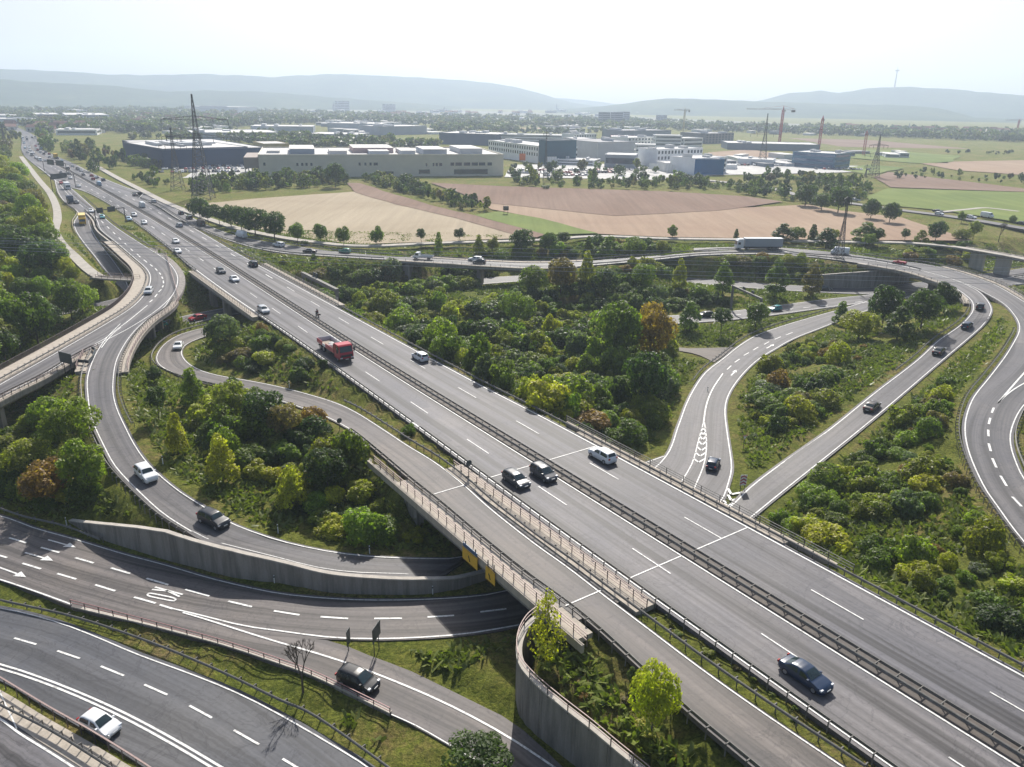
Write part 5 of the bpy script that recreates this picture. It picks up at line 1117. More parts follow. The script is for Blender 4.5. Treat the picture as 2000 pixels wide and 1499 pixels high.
# grass tufts: nobody could count them
def tufts(n, ymax, size, seed):
    g = np.random.default_rng(seed); pts = []; 
    while len(pts) < n:
        x = g.uniform(-185, 190); y = 48+(ymax-48)*g.random()**1.3
        px, py = P(x, y, -3)
        if not (-60 < px < 2060 and 330 < py < 1560): continue
        pts.append((x, y))
    pts = np.array(pts); M = np.zeros((len(GY), len(GX)), bool)
    for A in CLAMP:
        i = np.clip(np.searchsorted(GX, A[:, 0])-1, 0, len(GX)-2); j = np.clip(np.searchsorted(GY, A[:, 1])-1, 0, len(GY)-2)
        for di in (0, 1):
            for dj in (0, 1): M[j+dj, i+di] = True
    i = np.clip(np.searchsorted(GX, pts[:, 0])-1, 0, len(GX)-2); j = np.clip(np.searchsorted(GY, pts[:, 1])-1, 0, len(GY)-2)
    pts = pts[~(M[j, i] | M[j, i+1] | M[j+1, i] | M[j+1, i+1])]
    tn = pts @ np.array([[NV.x, DV.x], [NV.y, DV.y]]); nn = np.interp(tn[:, 1], [a[0] for a in A_L], [a[1] for a in A_L]); n2 = np.interp(tn[:, 1], [a[0] for a in A_R], [a[1] for a in A_R])
    pts = pts[~((tn[:, 0] > nn-.5) & (tn[:, 0] < n2+.5))]
    pat = np.array([noise.noise(Vector((x*.06, y*.06, 9)))+.5*noise.noise(Vector((x*.2, y*.2, 4))) for x, y in pts]); keep = pat > -.35
    pts = pts[keep]; pat = pat[keep]; m = len(pts); z = np.array([ground(x, y) for x, y in pts])
    V = []; tt = []
    for k in range(3):
        a = g.uniform(0, 6.28, m); s = size*g.uniform(.6, 1.5, m); lean = g.normal(0, .8, (m, 2))*s[:, None]; off = g.normal(0, .3, (m, 2))
        dx, dy = np.cos(a)*s*.42, np.sin(a)*s*.42; b = np.c_[pts+off, z-.05]
        V.append(np.stack([b-np.c_[dx, dy, 0*z], b+np.c_[dx, dy, 0*z], b+np.c_[lean+np.c_[dx, dy]*.5, s], b+np.c_[lean-np.c_[dx, dy]*.5, s*.9]], 1))
        tt.append(np.repeat(np.clip(.42+pat*.4+g.normal(0, .13, m), 0, .75)[:, None], 4, 1))
    V = np.concatenate(V, 0).reshape(-1, 3); tt = np.concatenate(tt, 0).reshape(-1)
    o = obj('rough_grass', mesh_np('rough_grass', V, np.arange(len(V)).reshape(-1, 4), [MAT['grass_blade']], attr=tt)); o.color = (.15, .175, .04, 1)
    tag(o, 'rough grass and herbs covering the verges', 'grass', None, 'stuff')
tufts(130000, 300, .5, 5)
# ------------------------------------------------------------------ vehicles
# side profiles: (x as share of length from the tail, z as share of height); belt line; greenhouse ends
CARS = {
 'hatch': dict(L=4.1, W=1.76, H=1.48, top=[(0, .42), (.015, .58), (.05, .68), (.13, .93), (.22, .99), (.42, 1.0), (.56, .96), (.74, .66), (.80, .63), (.93, .55), (.985, .46), (1, .36)], belt=.62, ws=(.56, .745), rw=(.045, .14), sw=(.12, .68)),
 'sedan': dict(L=4.75, W=1.84, H=1.43, top=[(0, .45), (.015, .60), (.05, .68), (.14, .71), (.27, .93), (.36, .99), (.48, 1.0), (.57, .96), (.73, .67), (.80, .64), (.94, .55), (.985, .46), (1, .36)], belt=.62, ws=(.57, .735), rw=(.145, .275), sw=(.19, .68)),
 'estate': dict(L=4.7, W=1.84, H=1.5, top=[(0, .42), (.012, .58), (.035, .68), (.10, .94), (.18, .985), (.45, 1.0), (.58, .96), (.74, .66), (.80, .63), (.94, .54), (.985, .45), (1, .35)], belt=.61, ws=(.58, .745), rw=(.03, .105), sw=(.08, .69)),
 'suv': dict(L=4.6, W=1.88, H=1.68, top=[(0, .40), (.012, .56), (.03, .66), (.10, .93), (.17, .985), (.45, 1.0), (.59, .96), (.72, .69), (.78, .665), (.94, .60), (.985, .50), (1, .36)], belt=.63, ws=(.59, .725), rw=(.03, .105), sw=(.09, .68)),
 'mpv': dict(L=4.4, W=1.84, H=1.66, top=[(0, .40), (.012, .56), (.03, .66), (.08, .94), (.15, .985), (.45, 1.0), (.60, .95), (.79, .62), (.84, .58), (.95, .49), (.987, .42), (1, .34)], belt=.60, ws=(.60, .79), rw=(.025, .085), sw=(.07, .74)),
 'van': dict(L=5.9, W=2.0, H=2.45, top=[(0, .40), (.005, .7), (.012, .96), (.05, .985), (.5, 1.0), (.76, .985), (.82, .93), (.905, .56), (.93, .52), (.98, .42), (.993, .34), (1, .24)], belt=.55, ws=(.82, .905), rw=None, sw=(.80, .885)),
 'cabrio': dict(L=4.2, W=1.78, H=1.28, top=[(0, .48), (.02, .62), (.08, .7), (.2, .73), (.34, .74), (.5, .74), (.56, .98), (.6, .96), (.70, .71), (.78, .68), (.94, .56), (.985, .46), (1, .36)], belt=.7, ws=(.59, .71), rw=None, sw=None)}
def car_shell(sp):
    L, Wd, Hh = sp['L'], sp['W'], sp['H']; tx = [p[0] for p in sp['top']]; tz = [p[1] for p in sp['top']]
    xs = sorted(set(list(np.linspace(0, 1, 19))+tx)); rows = []
    bz = sp['belt']*Hh
    def sec(u):
        zt = float(np.interp(u, tx, tz))*Hh; e = max(0, 1-((u-.5)/.5)**10*.16-(abs(u-.5) > .44)*((abs(u-.5)-.44)/.06)**2*.10)
        w = Wd/2*e; zb = .2 if .06 < u < .95 else .2+.10*(1-min(u/.06, (1-u)/.05)) ; b = min(bz, zt-.01)
        rise = max(0.0, zt-b); wt = w*(.955-.20*min(1, rise/(.36*Hh)))
        return [(0, zb), (w*.9, zb), (w*.985, zb+.10), (w, zb+(b-zb)*.55), (w*.97, b), (wt+.015, zt-.055*min(1, rise*4+.15)), (wt*.86, zt-.008), (wt*.45, zt+.012), (0, zt+.018)]
    for u in xs: rows.append([((u-.5)*L, y, z) for y, z in sec(u)])
    return xs, rows, sec
def car_parts(kind):
    sp = CARS[kind]; L, Wd, Hh = sp['L'], sp['W'], sp['H']; xs, rows, sec = car_shell(sp); k = len(rows[0])
    m = MB(); V = []
    for r in rows: V += [(x, y, z) for x, y, z in r]+[(x, -y, z) for x, y, z in r[1:-1]][::-1]
    n = 2*k-2; fs = []
    for i in range(len(rows)-1):
        for j in range(n): fs.append((i*n+j, (i+1)*n+j, (i+1)*n+(j+1) % n, i*n+(j+1) % n))
    fs += [tuple(range(n)), tuple(range((len(rows)-1)*n, len(rows)*n))[::-1]]
    m.add(V, [f[::-1] for f in fs]); parts = {'body': (m, 'car_paint', True)}
    def glass_band(u0, u1, inset=.0):
        g = MB(); us = np.linspace(u0, u1, 5); vs = []
        for u in us:
            s = sec(u); w = s[6][0]*.96; x = (u-.5)*L
            for y, zo in ((-w, -.004), (-w*.5, .02), (0, .03), (w*.5, .02), (w, -.004)): vs.append((x, y, s[7][1]+zo+.006))
        g.add(vs, [(i*5+j, (i+1)*5+j, (i+1)*5+j+1, i*5+j+1) for i in range(4) for j in range(4)]); return g
    parts['windscreen'] = (glass_band(sp['ws'][0]+.008, sp['ws'][1]-.012), 'car_glass', True)
    if sp['rw']: parts['rear_window'] = (glass_band(sp['rw'][0]+.008, sp['rw'][1]-.006), 'car_glass', True)
    if sp['sw']:
        for sg in (1, -1):
            g = MB(); us = np.linspace(sp['sw'][0], sp['sw'][1], 11); vs = []
            for u in us:
                s = sec(u); a, b = s[4], s[5]; x = (u-.5)*L
                for f in (.10, .9): vs.append((x, sg*(a[0]+(b[0]-a[0])*f+.012), a[1]+max(0, b[1]-a[1])*f))
            fs = []
            for i in range(10):
                if i in (5,): continue
                fs.append((2*i, 2*i+2, 2*i+3, 2*i+1) if sg < 0 else (2*i+1, 2*i+3, 2*i+2, 2*i))
            g.add(vs, fs); parts['side_window' if sg > 0 else 'side_window.'] = (g, 'car_glass', False)
    zl = .50*Hh if kind not in ('van',) else .36*Hh
    for sg in (1, -1):
        g = MB(); g.box(L/2-.36, L/2-.13, sg*Wd*.40-.15, sg*Wd*.40+.15, zl-.10, zl+.055); parts['headlight%d' % sg] = (g, 'lamp_clear', False)
        g = MB(); z2 = zl+.06 if kind != 'van' else zl+.3; g.box(-L/2-.012, -L/2+.1, sg*Wd*.37-.15, sg*Wd*.37+.13, z2-.04, z2+.17); parts['tail_light%d' % sg] = (g, 'lamp_red', False)
        g = MB(); u = sp['ws'][1]-.05; g.box((u-.5)*L-.12, (u-.5)*L+.06, sg*(Wd/2+.02)-.10, sg*(Wd/2+.02)+.10, sp['belt']*Hh+.02, sp['belt']*Hh+.17); parts['mirror%d' % sg] = (g, 'car_paint', False)
    for e, nm in ((1, 'licence_plate_f'), (-1, 'licence_plate_r')):
        g = MB(); x = e*(L/2+.002); g.box(x-.02, x+.02, -.26, .26, .37*Hh-.06, .37*Hh+.06); parts[nm] = (g, 'plate', False)
    g = MB(); g.box(L/2-.1, L/2+.012, -Wd*.3, Wd*.3, .24, .40); g.box(-L/2-.01, -L/2+.1, -Wd*.36, Wd*.36, .24, .34); parts['bumper_trim'] = (g, 'car_plastic', False)
    return parts, sp
def wheel_mesh(r, w):
    a = MB(); a.cyl((0, -w/2, 0), (0, w/2, 0), r, r, 16); b = MB(); b.cyl((0, -w/2-.01, 0), (0, w/2+.01, 0), r*.66, r*.66, 12); return a.mesh('wheel', MAT['tyre'], False), b.mesh('rim', MAT['rim'], False)
WHEELS = {}
def add_wheels(par, xs, y, r, w=.22, both=True):
    if (r, w) not in WHEELS: WHEELS[(r, w)] = wheel_mesh(r, w)
    a, b = WHEELS[(r, w)]
    for x in xs:
        for s in (1, -1): wh = obj('wheel', a, par, (x, s*y, r)); obj('rim', b, wh)
PROTO = {}
def car(loc, ang, kind, color, label, pitch=0.0, group=None):
    if kind not in PROTO:
        ps, sp = car_parts(kind); PROTO[kind] = ([(nm, mb.mesh(nm.rstrip('.-1').replace('_f', '').replace('_r', '') if 'plate' in nm else nm.rstrip('.-1'), MAT[mt], sm)) for nm, (mb, mt, sm) in ps.items()], sp)
    ms, sp = PROTO[kind]
    par = empty({'van': 'van', 'suv': 'suv', 'cabrio': 'convertible'}.get(kind, 'car'), loc, 0, label, 'van' if kind == 'van' else 'car', group); par.rotation_euler = (0, pitch, ang)
    for nm, me in ms:
        b = nm.rstrip('.-1'); b = 'licence_plate' if 'plate' in b else b
        o = obj(b, me, par); o.color = (*color, 1)
    r = .33 if kind in ('suv', 'van') else .31
    add_wheels(par, (-sp['L']*.30, sp['L']*.305), sp['W']/2-.10, r)
    return par
FARCAR = {}
def small_car(loc, ang, kind, color, label, group):
    """vehicles a few pixels long: one mesh with paint, glass and tyres"""
    if kind not in FARCAR:
        ps, sp = car_parts(kind); m = MB(); mats = ['car_paint', 'car_glass', 'tyre', 'lamp_red', 'lamp_clear', 'plate', 'car_plastic']
        for nm, (mb, mt, sm) in ps.items(): m.add(mb.v, mb.f, mats.index(mt))
        for x in (-.3, .3):
            for s in (1, -1): m.cyl((x*sp['L'], s*(sp['W']/2-.2), .31), (x*sp['L'], s*(sp['W']/2+.02), .31), .31, .31, 10, 2)
        FARCAR[kind] = m.mesh('small_car', [MAT[q] for q in mats], False)
    o = obj('van' if kind == 'van' else 'car', FARCAR[kind], None, loc, ang); o.color = (*color, 1)
    return tag(o, label, 'van' if kind == 'van' else 'car', group)
def lane_dir(rd, q, rev=False):
    Cn = rd['C']; i = int(np.argmin((Cn[:, 0]-q.x)**2+(Cn[:, 1]-q.y)**2)); i = min(max(i, 1), len(Cn)-2)
    d = Vector(Cn[i+1]-Cn[i-1]); d = -d if rev else d
    return math.atan2(d.y, d.x), math.atan2(-d.z, math.hypot(d.x, d.y)), float(Cn[i][2])
def on(px, py, key, rev, z=None):
    rd = ROADS[key]; zz = 0.0 if z is None else z
    for _ in range(5): q = U(px, py, zz); a, p, zz = lane_dir(rd, q, rev)
    q = U(px, py, zz); return Vector((q.x, q.y, zz+.012)), a, p
CW = dict(white=(.72, .73, .74), silver=(.42, .44, .46), grey=(.06, .066, .075), dark=(.022, .025, .032), black=(.01, .011, .014), blue=(.02, .05, .13), red=(.35, .015, .02), brown=(.07, .06, .055), teal=(.02, .25, .27), lblue=(.25, .38, .5), green=(.08, .3, .2), yellow=(.65, .4, .04), navy=(.012, .03, .07))
VEH = [(1571, 1328, 'A', 1, 'sedan', 'navy', 'dark blue coupe-like car alone in the near lane at the bottom right'), (1008, 944, 'A', 1, 'estate', 'grey', 'dark grey estate car in the near lane beside another grey car'), (1061, 932, 'A', 1, 'mpv', 'grey', 'dark grey people carrier on the lane next to the median barrier'), (1176, 897, 'A', 0, 'suv', 'white', 'white SUV with dark roof window driving away on the far carriageway'), (821, 703, 'A', 0, 'mpv', 'white', 'white small people carrier on the far carriageway near the thicket'), (515, 610, 'A', 1, 'estate', 'silver', 'silver grey estate car on the near carriageway above the red truck'),
       (495, 520, 'A', 0, 'suv', 'dark', 'dark SUV driving away on the far carriageway above the motorcycle'), (432, 533, 'A', 1, 'estate', 'grey', 'grey car on the distant bridge left of a white car'), (458, 549, 'A', 1, 'sedan', 'white', 'white car in the second lane of the distant bridge'),
       (286, 933, 'D', 0, 'suv', 'white', 'white SUV coming down the branch road'), (418, 1023, 'D', 0, 'suv', 'dark', 'dark grey SUV with roof rails near the concrete wall'), (291, 573, 'B', 0, 'estate', 'silver', 'silver car alone on the curve of the upper slip road'), (349, 680, 'L', 0, 'sedan', 'white', 'white saloon on the tight loop road'), (386, 625, 'MN', 1, 'sedan', 'red', 'red car just outside the shadow of the distant bridge'),
       (700, 1338, 'RB', 0, 'mpv', 'black', 'black people carrier on the slip road at the bottom'), (197, 1424, 'BL', 0, 'hatch', 'white', 'white hatchback in the bottom left corner by the pink handrail'), (1392, 912, 'N1', 0, 'hatch', 'navy', 'dark blue hatchback driving away beside the striped island'), (1702, 799, 'H', 1, 'sedan', 'brown', 'brown saloon on the straight ramp at the right'), (1833, 690, 'H', 1, 'sedan', 'dark', 'dark car on the ramp ahead of the brown saloon'), (1888, 640, 'H', 1, 'hatch', 'navy', 'dark blue car high on the ramp at the right'), (1913, 604, 'H', 1, 'suv', 'dark', 'dark SUV with pale roof at the top of the ramp'),
       (1377, 619, 'MS', 1, 'estate', 'black', 'black estate car between the round trees on the lower road'), (1514, 607, 'MS', 1, 'hatch', 'teal', 'teal car on the lower road behind the round tree'), (1302, 545, 'MN', 0, 'sedan', 'silver', 'silver sports saloon beside the yellow columnar tree'), (1611, 567, 'MN', 0, 'hatch', 'grey', 'grey car in front of the straight concrete wall'), (1756, 516, 'K', 1, 'cabrio', 'red', 'red convertible on the curved right bridge'), (1640, 497, 'K', 1, 'van', 'white', 'white delivery van under the leaning pylon'), (929, 510, 'G', 1, 'estate', 'white', 'white car on the truck bridge half hidden by a dark car'), (936, 515, 'G', 1, 'hatch', 'dark', 'dark car nearest the railing on the truck bridge'),
       (674, 494, 'G', 1, 'hatch', 'green', 'green car half hidden by shrubs on the exit lane'), (605, 494, 'G', 1, 'sedan', 'black', 'black car on the exit lane left of the shrubs'), (545, 482, 'G', 1, 'suv', 'white', 'white SUV on the exit lane below the largest tree'), (472, 464, 'G', 1, 'van', 'white', 'white van on the exit lane beside the dark trees'), (311, 640, 'MN', 1, 'hatch', 'teal', 'teal car in the shade under the viaduct')]
for px, py, key, rev, kind, cn, lab in VEH:
    q, a, p = on(px, py, key, rev); car(q, a, kind, CW[cn], lab, p)
SM = [(347, 494, 'A', 1, 'sedan', 'white'), (344, 475, 'A', 1, 'hatch', 'white'), (282, 438, 'A', 1, 'hatch', 'white'), (262, 423, 'A', 1, 'estate', 'silver'), (252, 431, 'A', 1, 'estate', 'lblue'), (200, 427, 'B', 0, 'hatch', 'teal'), (178, 415, 'B', 0, 'sedan', 'white'), (150, 398, 'B', 0, 'hatch', 'dark'), (154, 366, 'A', 1, 'estate', 'silver'), (351, 443, 'A', 0, 'estate', 'silver'), (278, 405, 'A', 0, 'van', 'white'), (301, 396, 'G', 1, 'estate', 'silver'), (264, 383, 'A', 0, 'sedan', 'dark'), (354, 419, 'G', 1, 'hatch', 'dark'), (370, 428, 'G', 1, 'estate', 'dark'), (393, 441, 'G', 1, 'van', 'brown'), (194, 363, 'A', 0, 'van', 'lblue'), (202, 354, 'A', 0, 'suv', 'navy'), (182, 352, 'A', 0, 'hatch', 'red'), (189, 348, 'A', 0, 'sedan', 'navy'), (163, 343, 'A', 0, 'sedan', 'dark'), (133, 331, 'A', 0, 'suv', 'brown'), (120, 360, 'A', 1, 'suv', 'red'), (126, 357, 'A', 1, 'suv', 'brown')]
DESC = {'A1': 'on the near carriageway', 'A0': 'on the far carriageway', 'B0': 'on the upper slip road', 'G1': 'on the exit lane'}
KN = dict(hatch='hatchback', sedan='saloon', estate='estate car', van='van', suv='SUV')
for px, py, key, rev, kind, cn in SM:
    q, a, p = on(px, py, key, rev); near = 'beyond the sign gantries' if py < 370 else 'short of the sign gantries'
    cw = {'lblue': 'pale blue', 'navy': 'dark blue', 'dark': 'dark grey'}.get(cn, cn); lab = f'distant {cw} {KN[kind]} {DESC[key+str(rev)]}, {near}'
    small_car(q, a, kind, CW[cn], lab, f'distant cars, {cw} {kind} {key}{rev} {near}')
g = random.Random(5)
for i in range(64):      # dense traffic far up the motorway
    t = g.uniform(520, 1050)**1; s = g.choice((0, 1)); n0 = float(np.interp(t, [a[0] for a in A_M], [a[1] for a in A_M])); w = g.choice((2.9, 6.4)) if t < 820 else g.choice((2.7, 6.0))
    q = TN(t, n0+(w if s == 0 else -w), .02); kind = g.choice(('hatch', 'sedan', 'estate', 'suv', 'van')); cn = g.choice(('white', 'white', 'silver', 'grey', 'dark', 'dark', 'lblue', 'red'))
    i0 = int(np.argmin(np.abs(ts-t))); d = Vector(aM[i0+1]-aM[i0-1]); a = math.atan2(d.y, d.x)+(math.pi if s else 0)
    cw = {'lblue': 'pale blue', 'dark': 'dark grey'}.get(cn, cn); small_car(q, a, kind, CW[cn], f'tiny {cw} {KN[kind]} in the dense traffic far up the motorway', f'far traffic, {cw} {kind}')
for px, py, kind, cn, lab in ((1831, 415, 'sedan', 'dark', 'dark car on the country road beside a white car'), (1834, 420, 'hatch', 'white', 'white car on the country road beside a dark car'), (1897, 427, 'estate', 'white', 'white car on the country road behind the small tree'), (1927, 425, 'van', 'white', 'white van on the country road at the right'), (1996, 439, 'sedan', 'dark', 'dark car on the country road at the right edge'), (1672, 393, 'estate', 'silver', 'silver car on the country road behind the field trees'), (1540, 372, 'sedan', 'white', 'white car on the country road before the copse')):
    q, a, p = on(px, py, 'far', 0); small_car(q, a, kind, CW[cn], lab, None)
# red three-axle flatbed truck with a load, its own geometry
def red_truck(px, py):
    q, a, p = on(px, py, 'A', 1); T = empty('flatbed_truck', q, a, 'red open flatbed truck carrying white sacks on the near carriageway', 'truck'); Rd = (.42, .012, .03)
    def part(nm, mt, *bx, color=None, par=T, smooth=False):
        m = MB()
        for b in bx: m.box(*b)
        o = m.build(nm, MAT[mt], par)
        if color: o.color = (*color, 1)
        return o
    c = MB(); pr = [(2.35, .55), (4.55, .55), (4.62, 1.3), (4.48, 1.75), (4.22, 2.75), (4.0, 2.92), (2.5, 2.95), (2.35, 2.85)]
    vs = [(x, y, z) for y in (-1.22, 1.22) for x, z in pr]; k = len(pr); c.add(vs, [tuple(range(k)), tuple(range(k, 2*k))[::-1]]+[(i, k+i, k+(i+1) % k, (i+1) % k) for i in range(k)]); cab = c.build('cab', MAT['car_paint'], T); cab.color = (*Rd, 1)
    w = MB(); w.add([(4.505, -1.08, 1.72), (4.505, 1.08, 1.72), (4.26, 1.02, 2.66), (4.26, -1.02, 2.66)], [(0, 1, 2, 3)]); w.build('windscreen', MAT['car_glass'], cab)
    for s in (1, -1):
        w = MB(); w.box(3.1, 4.2, s*1.225-.012, s*1.225+.012, 1.85, 2.6); w.build('side_window', MAT['car_glass'], cab)
        part('headlight', 'lamp_clear', (4.56, 4.66, s*.95-.2, s*.95+.2, .72, .9), par=cab); part('mirror', 'car_plastic', (4.2, 4.35, s*1.5-.12, s*1.5+.12, 1.7, 2.5), par=cab)
    part('grille', 'car_plastic', (4.56, 4.66, -1.0, 1.0, .95, 1.35), (4.5, 4.68, -1.22, 1.22, .42, .66), par=cab); part('licence_plate', 'plate', (4.68, 4.7, -.26, .26, .5, .62), par=cab)
    part('chassis', 'steel_dark', (-4.9, 2.4, -.45, .45, .6, 1.0), (-4.9, -4.7, -1.1, 1.1, .5, .75), (-1.2, .6, -1.15, -.55, .5, .95), (-1.2, .6, .55, 1.15, .5, .95))
    bed = part('load_bed', 'wall_paint', (-5.0, 2.1, -1.22, 1.22, 1.03, 1.16), color=(.3, .25, .2))
    for nm, b, cl in (('side_board', (-5.0, -2.6, -1.28, -1.22, 1.1, 1.85), Rd), ('side_board', (-1.3, 2.1, -1.28, -1.22, 1.1, 1.85), Rd), ('side_board', (-2.55, -1.35, -1.28, -1.22, 1.1, 1.55), (.6, .6, .62)), ('side_board', (-5.0, 2.1, 1.22, 1.28, 1.1, 1.85), (.55, .57, .6)), ('tail_board', (-5.06, -5.0, -1.28, 1.28, 1.1, 1.85), (.5, .52, .56)), ('head_board', (2.1, 2.2, -1.28, 1.28, 1.1, 2.75), Rd)):
        part(nm, 'car_paint', b, color=cl)
    for x in (-3.8, -2.57, -1.33, -.1): part('stake', 'steel_dark', (x-.05, x+.05, 1.28, 1.34, 1.05, 1.95))
    cr = MB(); cr.box(1.3, 1.9, -.9, .9, 1.16, 1.5); cr.beam((1.6, .7, 1.5), (1.6, .7, 2.3), .3); cr.beam((1.6, .7, 2.25), (1.3, -.9, 2.1), .22); cr.beam((1.35, -.9, 2.2), (1.8, .6, 2.0), .18); cr.build('loading_crane', MAT['steel_dark'], T)
    add_wheels(T, (3.5, -2.4, -3.75), 1.02, .5, .32); T.scale = (1.22, 1.15, 1.15)
    for i, (x, y, sx) in enumerate(((-.9, -.4, .9), (.1, .3, .8), (-1.9, .1, 1.0))):
        bm = bmesh.new(); bmesh.ops.create_icosphere(bm, subdivisions=3, radius=1)
        for v in bm.verts: v.co = Vector((v.co.x*sx*.62, v.co.y*.62, max(v.co.z, -.5)*.42))*(1+.12*noise.noise(v.co*2.5+Vector((i*9, 0, 0))))
        me = bpy.data.meshes.new('sack'); bm.to_mesh(me); bm.free(); me.materials.append(MAT['cloth'])
        for f in me.polygons: f.use_smooth = True
        Mx = T.rotation_euler.to_matrix(); o = obj('sack', me, None, T.location+Mx @ Vector((x*1.22, y*1.15, 1.36*1.15)), a); o.color = (.72, .7, .66, 1); tag(o, f'white bulging sack on the red truck, {("middle", "nearest the cab", "nearest the tail")[i]}', 'sack', 'sacks on the red truck')
red_truck(656, 693)
def box_truck(q, a, label, cab_c, box_c, L=7.5, bh=3.4, W_=2.45, name='lorry'):
    T = empty(name, q, a, label, 'truck')
    m = MB(); m.box(-L/2, L/2-2.1, -W_/2, W_/2, 1.0, bh); o = m.build('cargo_box', MAT['wall_paint'], T); o.color = (*box_c, 1)
    m = MB(); x0, x1 = L/2-1.95, L/2; pr = [(x0, .5), (x1, .5), (x1+.03, 1.3), (x1-.22, 2.3), (x1-.5, 2.65), (x0, 2.7)]; k = len(pr)
    m.add([(x, y, z) for y in (-1.15, 1.15) for x, z in pr], [tuple(range(k)), tuple(range(k, 2*k))[::-1]]+[(i, k+i, k+(i+1) % k, (i+1) % k) for i in range(k)]); c = m.build('cab', MAT['car_paint'], T); c.color = (*cab_c, 1)
    m = MB(); m.add([(x1+.03, -1.0, 1.4), (x1+.03, 1.0, 1.4), (x1-.19, .95, 2.25), (x1-.19, -.95, 2.25)], [(0, 1, 2, 3)]); m.build('windscreen', MAT['car_glass'], c)
    for s in (1, -1):
        m = MB(); m.box(x0+.5, x1-.35, s*1.155-.012, s*1.155+.012, 1.45, 2.25); m.build('side_window', MAT['car_glass'], c)
    m = MB(); m.box(-L/2+.1, L/2-.3, -.5, .5, .55, 1.0); m.build('chassis', MAT['steel_dark'], T)
    add_wheels(T, (L/2-1.2, -L/2+1.6), 1.0, .48, .3); return T
q, a, p = on(162, 437, 'C', 0); box_truck(q, a, 'yellow lorry with a pale roof entering the dipping ramp', CW['yellow'], (.68, .52, .2), 7.8, 3.6).rotation_euler = (0, p, a)
q, a, p = on(132, 370, 'A', 1); box_truck(q, a, 'white lorry under the large sign gantry', CW['white'], CW['white'], 8, 3.5)
q, a, p = on(109, 310, 'A', 0); box_truck(q, a, 'yellow lorry driving away far up the motorway', CW['yellow'], CW['yellow'], 8, 3.6)
q, a, p = on(138, 397, 'B', 0); box_truck(q, a, 'dark blue lorry at the start of the slip road', CW['navy'], CW['navy'], 7, 3.2)
# white flatbed truck on the bridge
q, a, p = on(826, 507, 'G', 1); T = empty('flatbed_truck', q, a, 'small white flatbed truck on the narrow bridge', 'truck')
m = MB(); pr = [(1.0, .5), (3.1, .5), (3.15, 1.0), (2.6, 1.25), (2.1, 2.2), (1.0, 2.25)]; k = len(pr); m.add([(x, y, z) for y in (-1, 1) for x, z in pr], [tuple(range(k)), tuple(range(k, 2*k))[::-1]]+[(i, k+i, k+(i+1) % k, (i+1) % k) for i in range(k)]); c = m.build('cab', MAT['car_paint'], T); c.color = (*CW['white'], 1)
m = MB(); m.add([(2.62, -.85, 1.27), (2.62, .85, 1.27), (2.13, .8, 2.12), (2.13, -.8, 2.12)], [(0, 1, 2, 3)]); m.build('windscreen', MAT['car_glass'], c)
for s in (1, -1):
    m = MB(); m.box(1.2, 2.2, s*1.0-.012, s*1.0+.012, 1.35, 2.0); m.build('side_window', MAT['car_glass'], c)
m = MB(); m.box(-3.3, .9, -1.05, 1.05, .85, .98); m.box(-3.3, .9, -1.1, -1.05, .9, 1.35); m.box(-3.3, .9, 1.05, 1.1, .9, 1.35); m.box(-3.35, -3.3, -1.1, 1.1, .9, 1.35); o = m.build('flatbed', MAT['car_paint'], T); o.color = (.5, .52, .55, 1)
add_wheels(T, (2.2, -1.9), .88, .36, .26)
# semi trailer truck
q, a, p = on(1480, 487.5, 'K', 1); T = empty('semi_trailer_truck', q, a, 'white semi trailer truck with a grey curtain side', 'truck')
m = MB(); m.box(-8.2, 5.2, -1.27, 1.27, 1.15, 3.85); o = m.build('trailer', MAT['wall_paint'], T); o.color = (.36, .38, .41, 1)
m = MB(); m.box(-8.22, 5.22, -1.29, 1.29, 3.852, 3.97); o2 = m.build('roof', MAT['wall_paint'], T); o2.color = (.75, .76, .77, 1)
m = MB(); pr = [(5.6, .5), (8.0, .5), (8.05, 1.6), (7.85, 3.0), (7.3, 3.65), (5.6, 3.75)]; k = len(pr); m.add([(x, y, z) for y in (-1.22, 1.22) for x, z in pr], [tuple(range(k)), tuple(range(k, 2*k))[::-1]]+[(i, k+i, k+(i+1) % k, (i+1) % k) for i in range(k)]); c = m.build('cab', MAT['car_paint'], T); c.color = (*CW['white'], 1)
m = MB(); m.add([(8.055, -1.1, 1.75), (8.055, 1.1, 1.75), (7.87, 1.05, 2.9), (7.87, -1.05, 2.9)], [(0, 1, 2, 3)]); m.build('windscreen', MAT['car_glass'], c)
for s in (1, -1):
    m = MB(); m.box(6.7, 7.6, s*1.225-.012, s*1.225+.012, 1.8, 2.6); m.build('side_window', MAT['car_glass'], c)
m = MB(); m.box(-8, 7, -.5, .5, .6, 1.1); m.box(-3, 2, -1.2, -1.1, .6, 1.1); m.box(-3, 2, 1.1, 1.2, .6, 1.1); m.build('chassis', MAT['steel_dark'], T)
add_wheels(T, (7.0, 3.9, -3.9, -5.2, -6.5), 1.0, .5, .3)
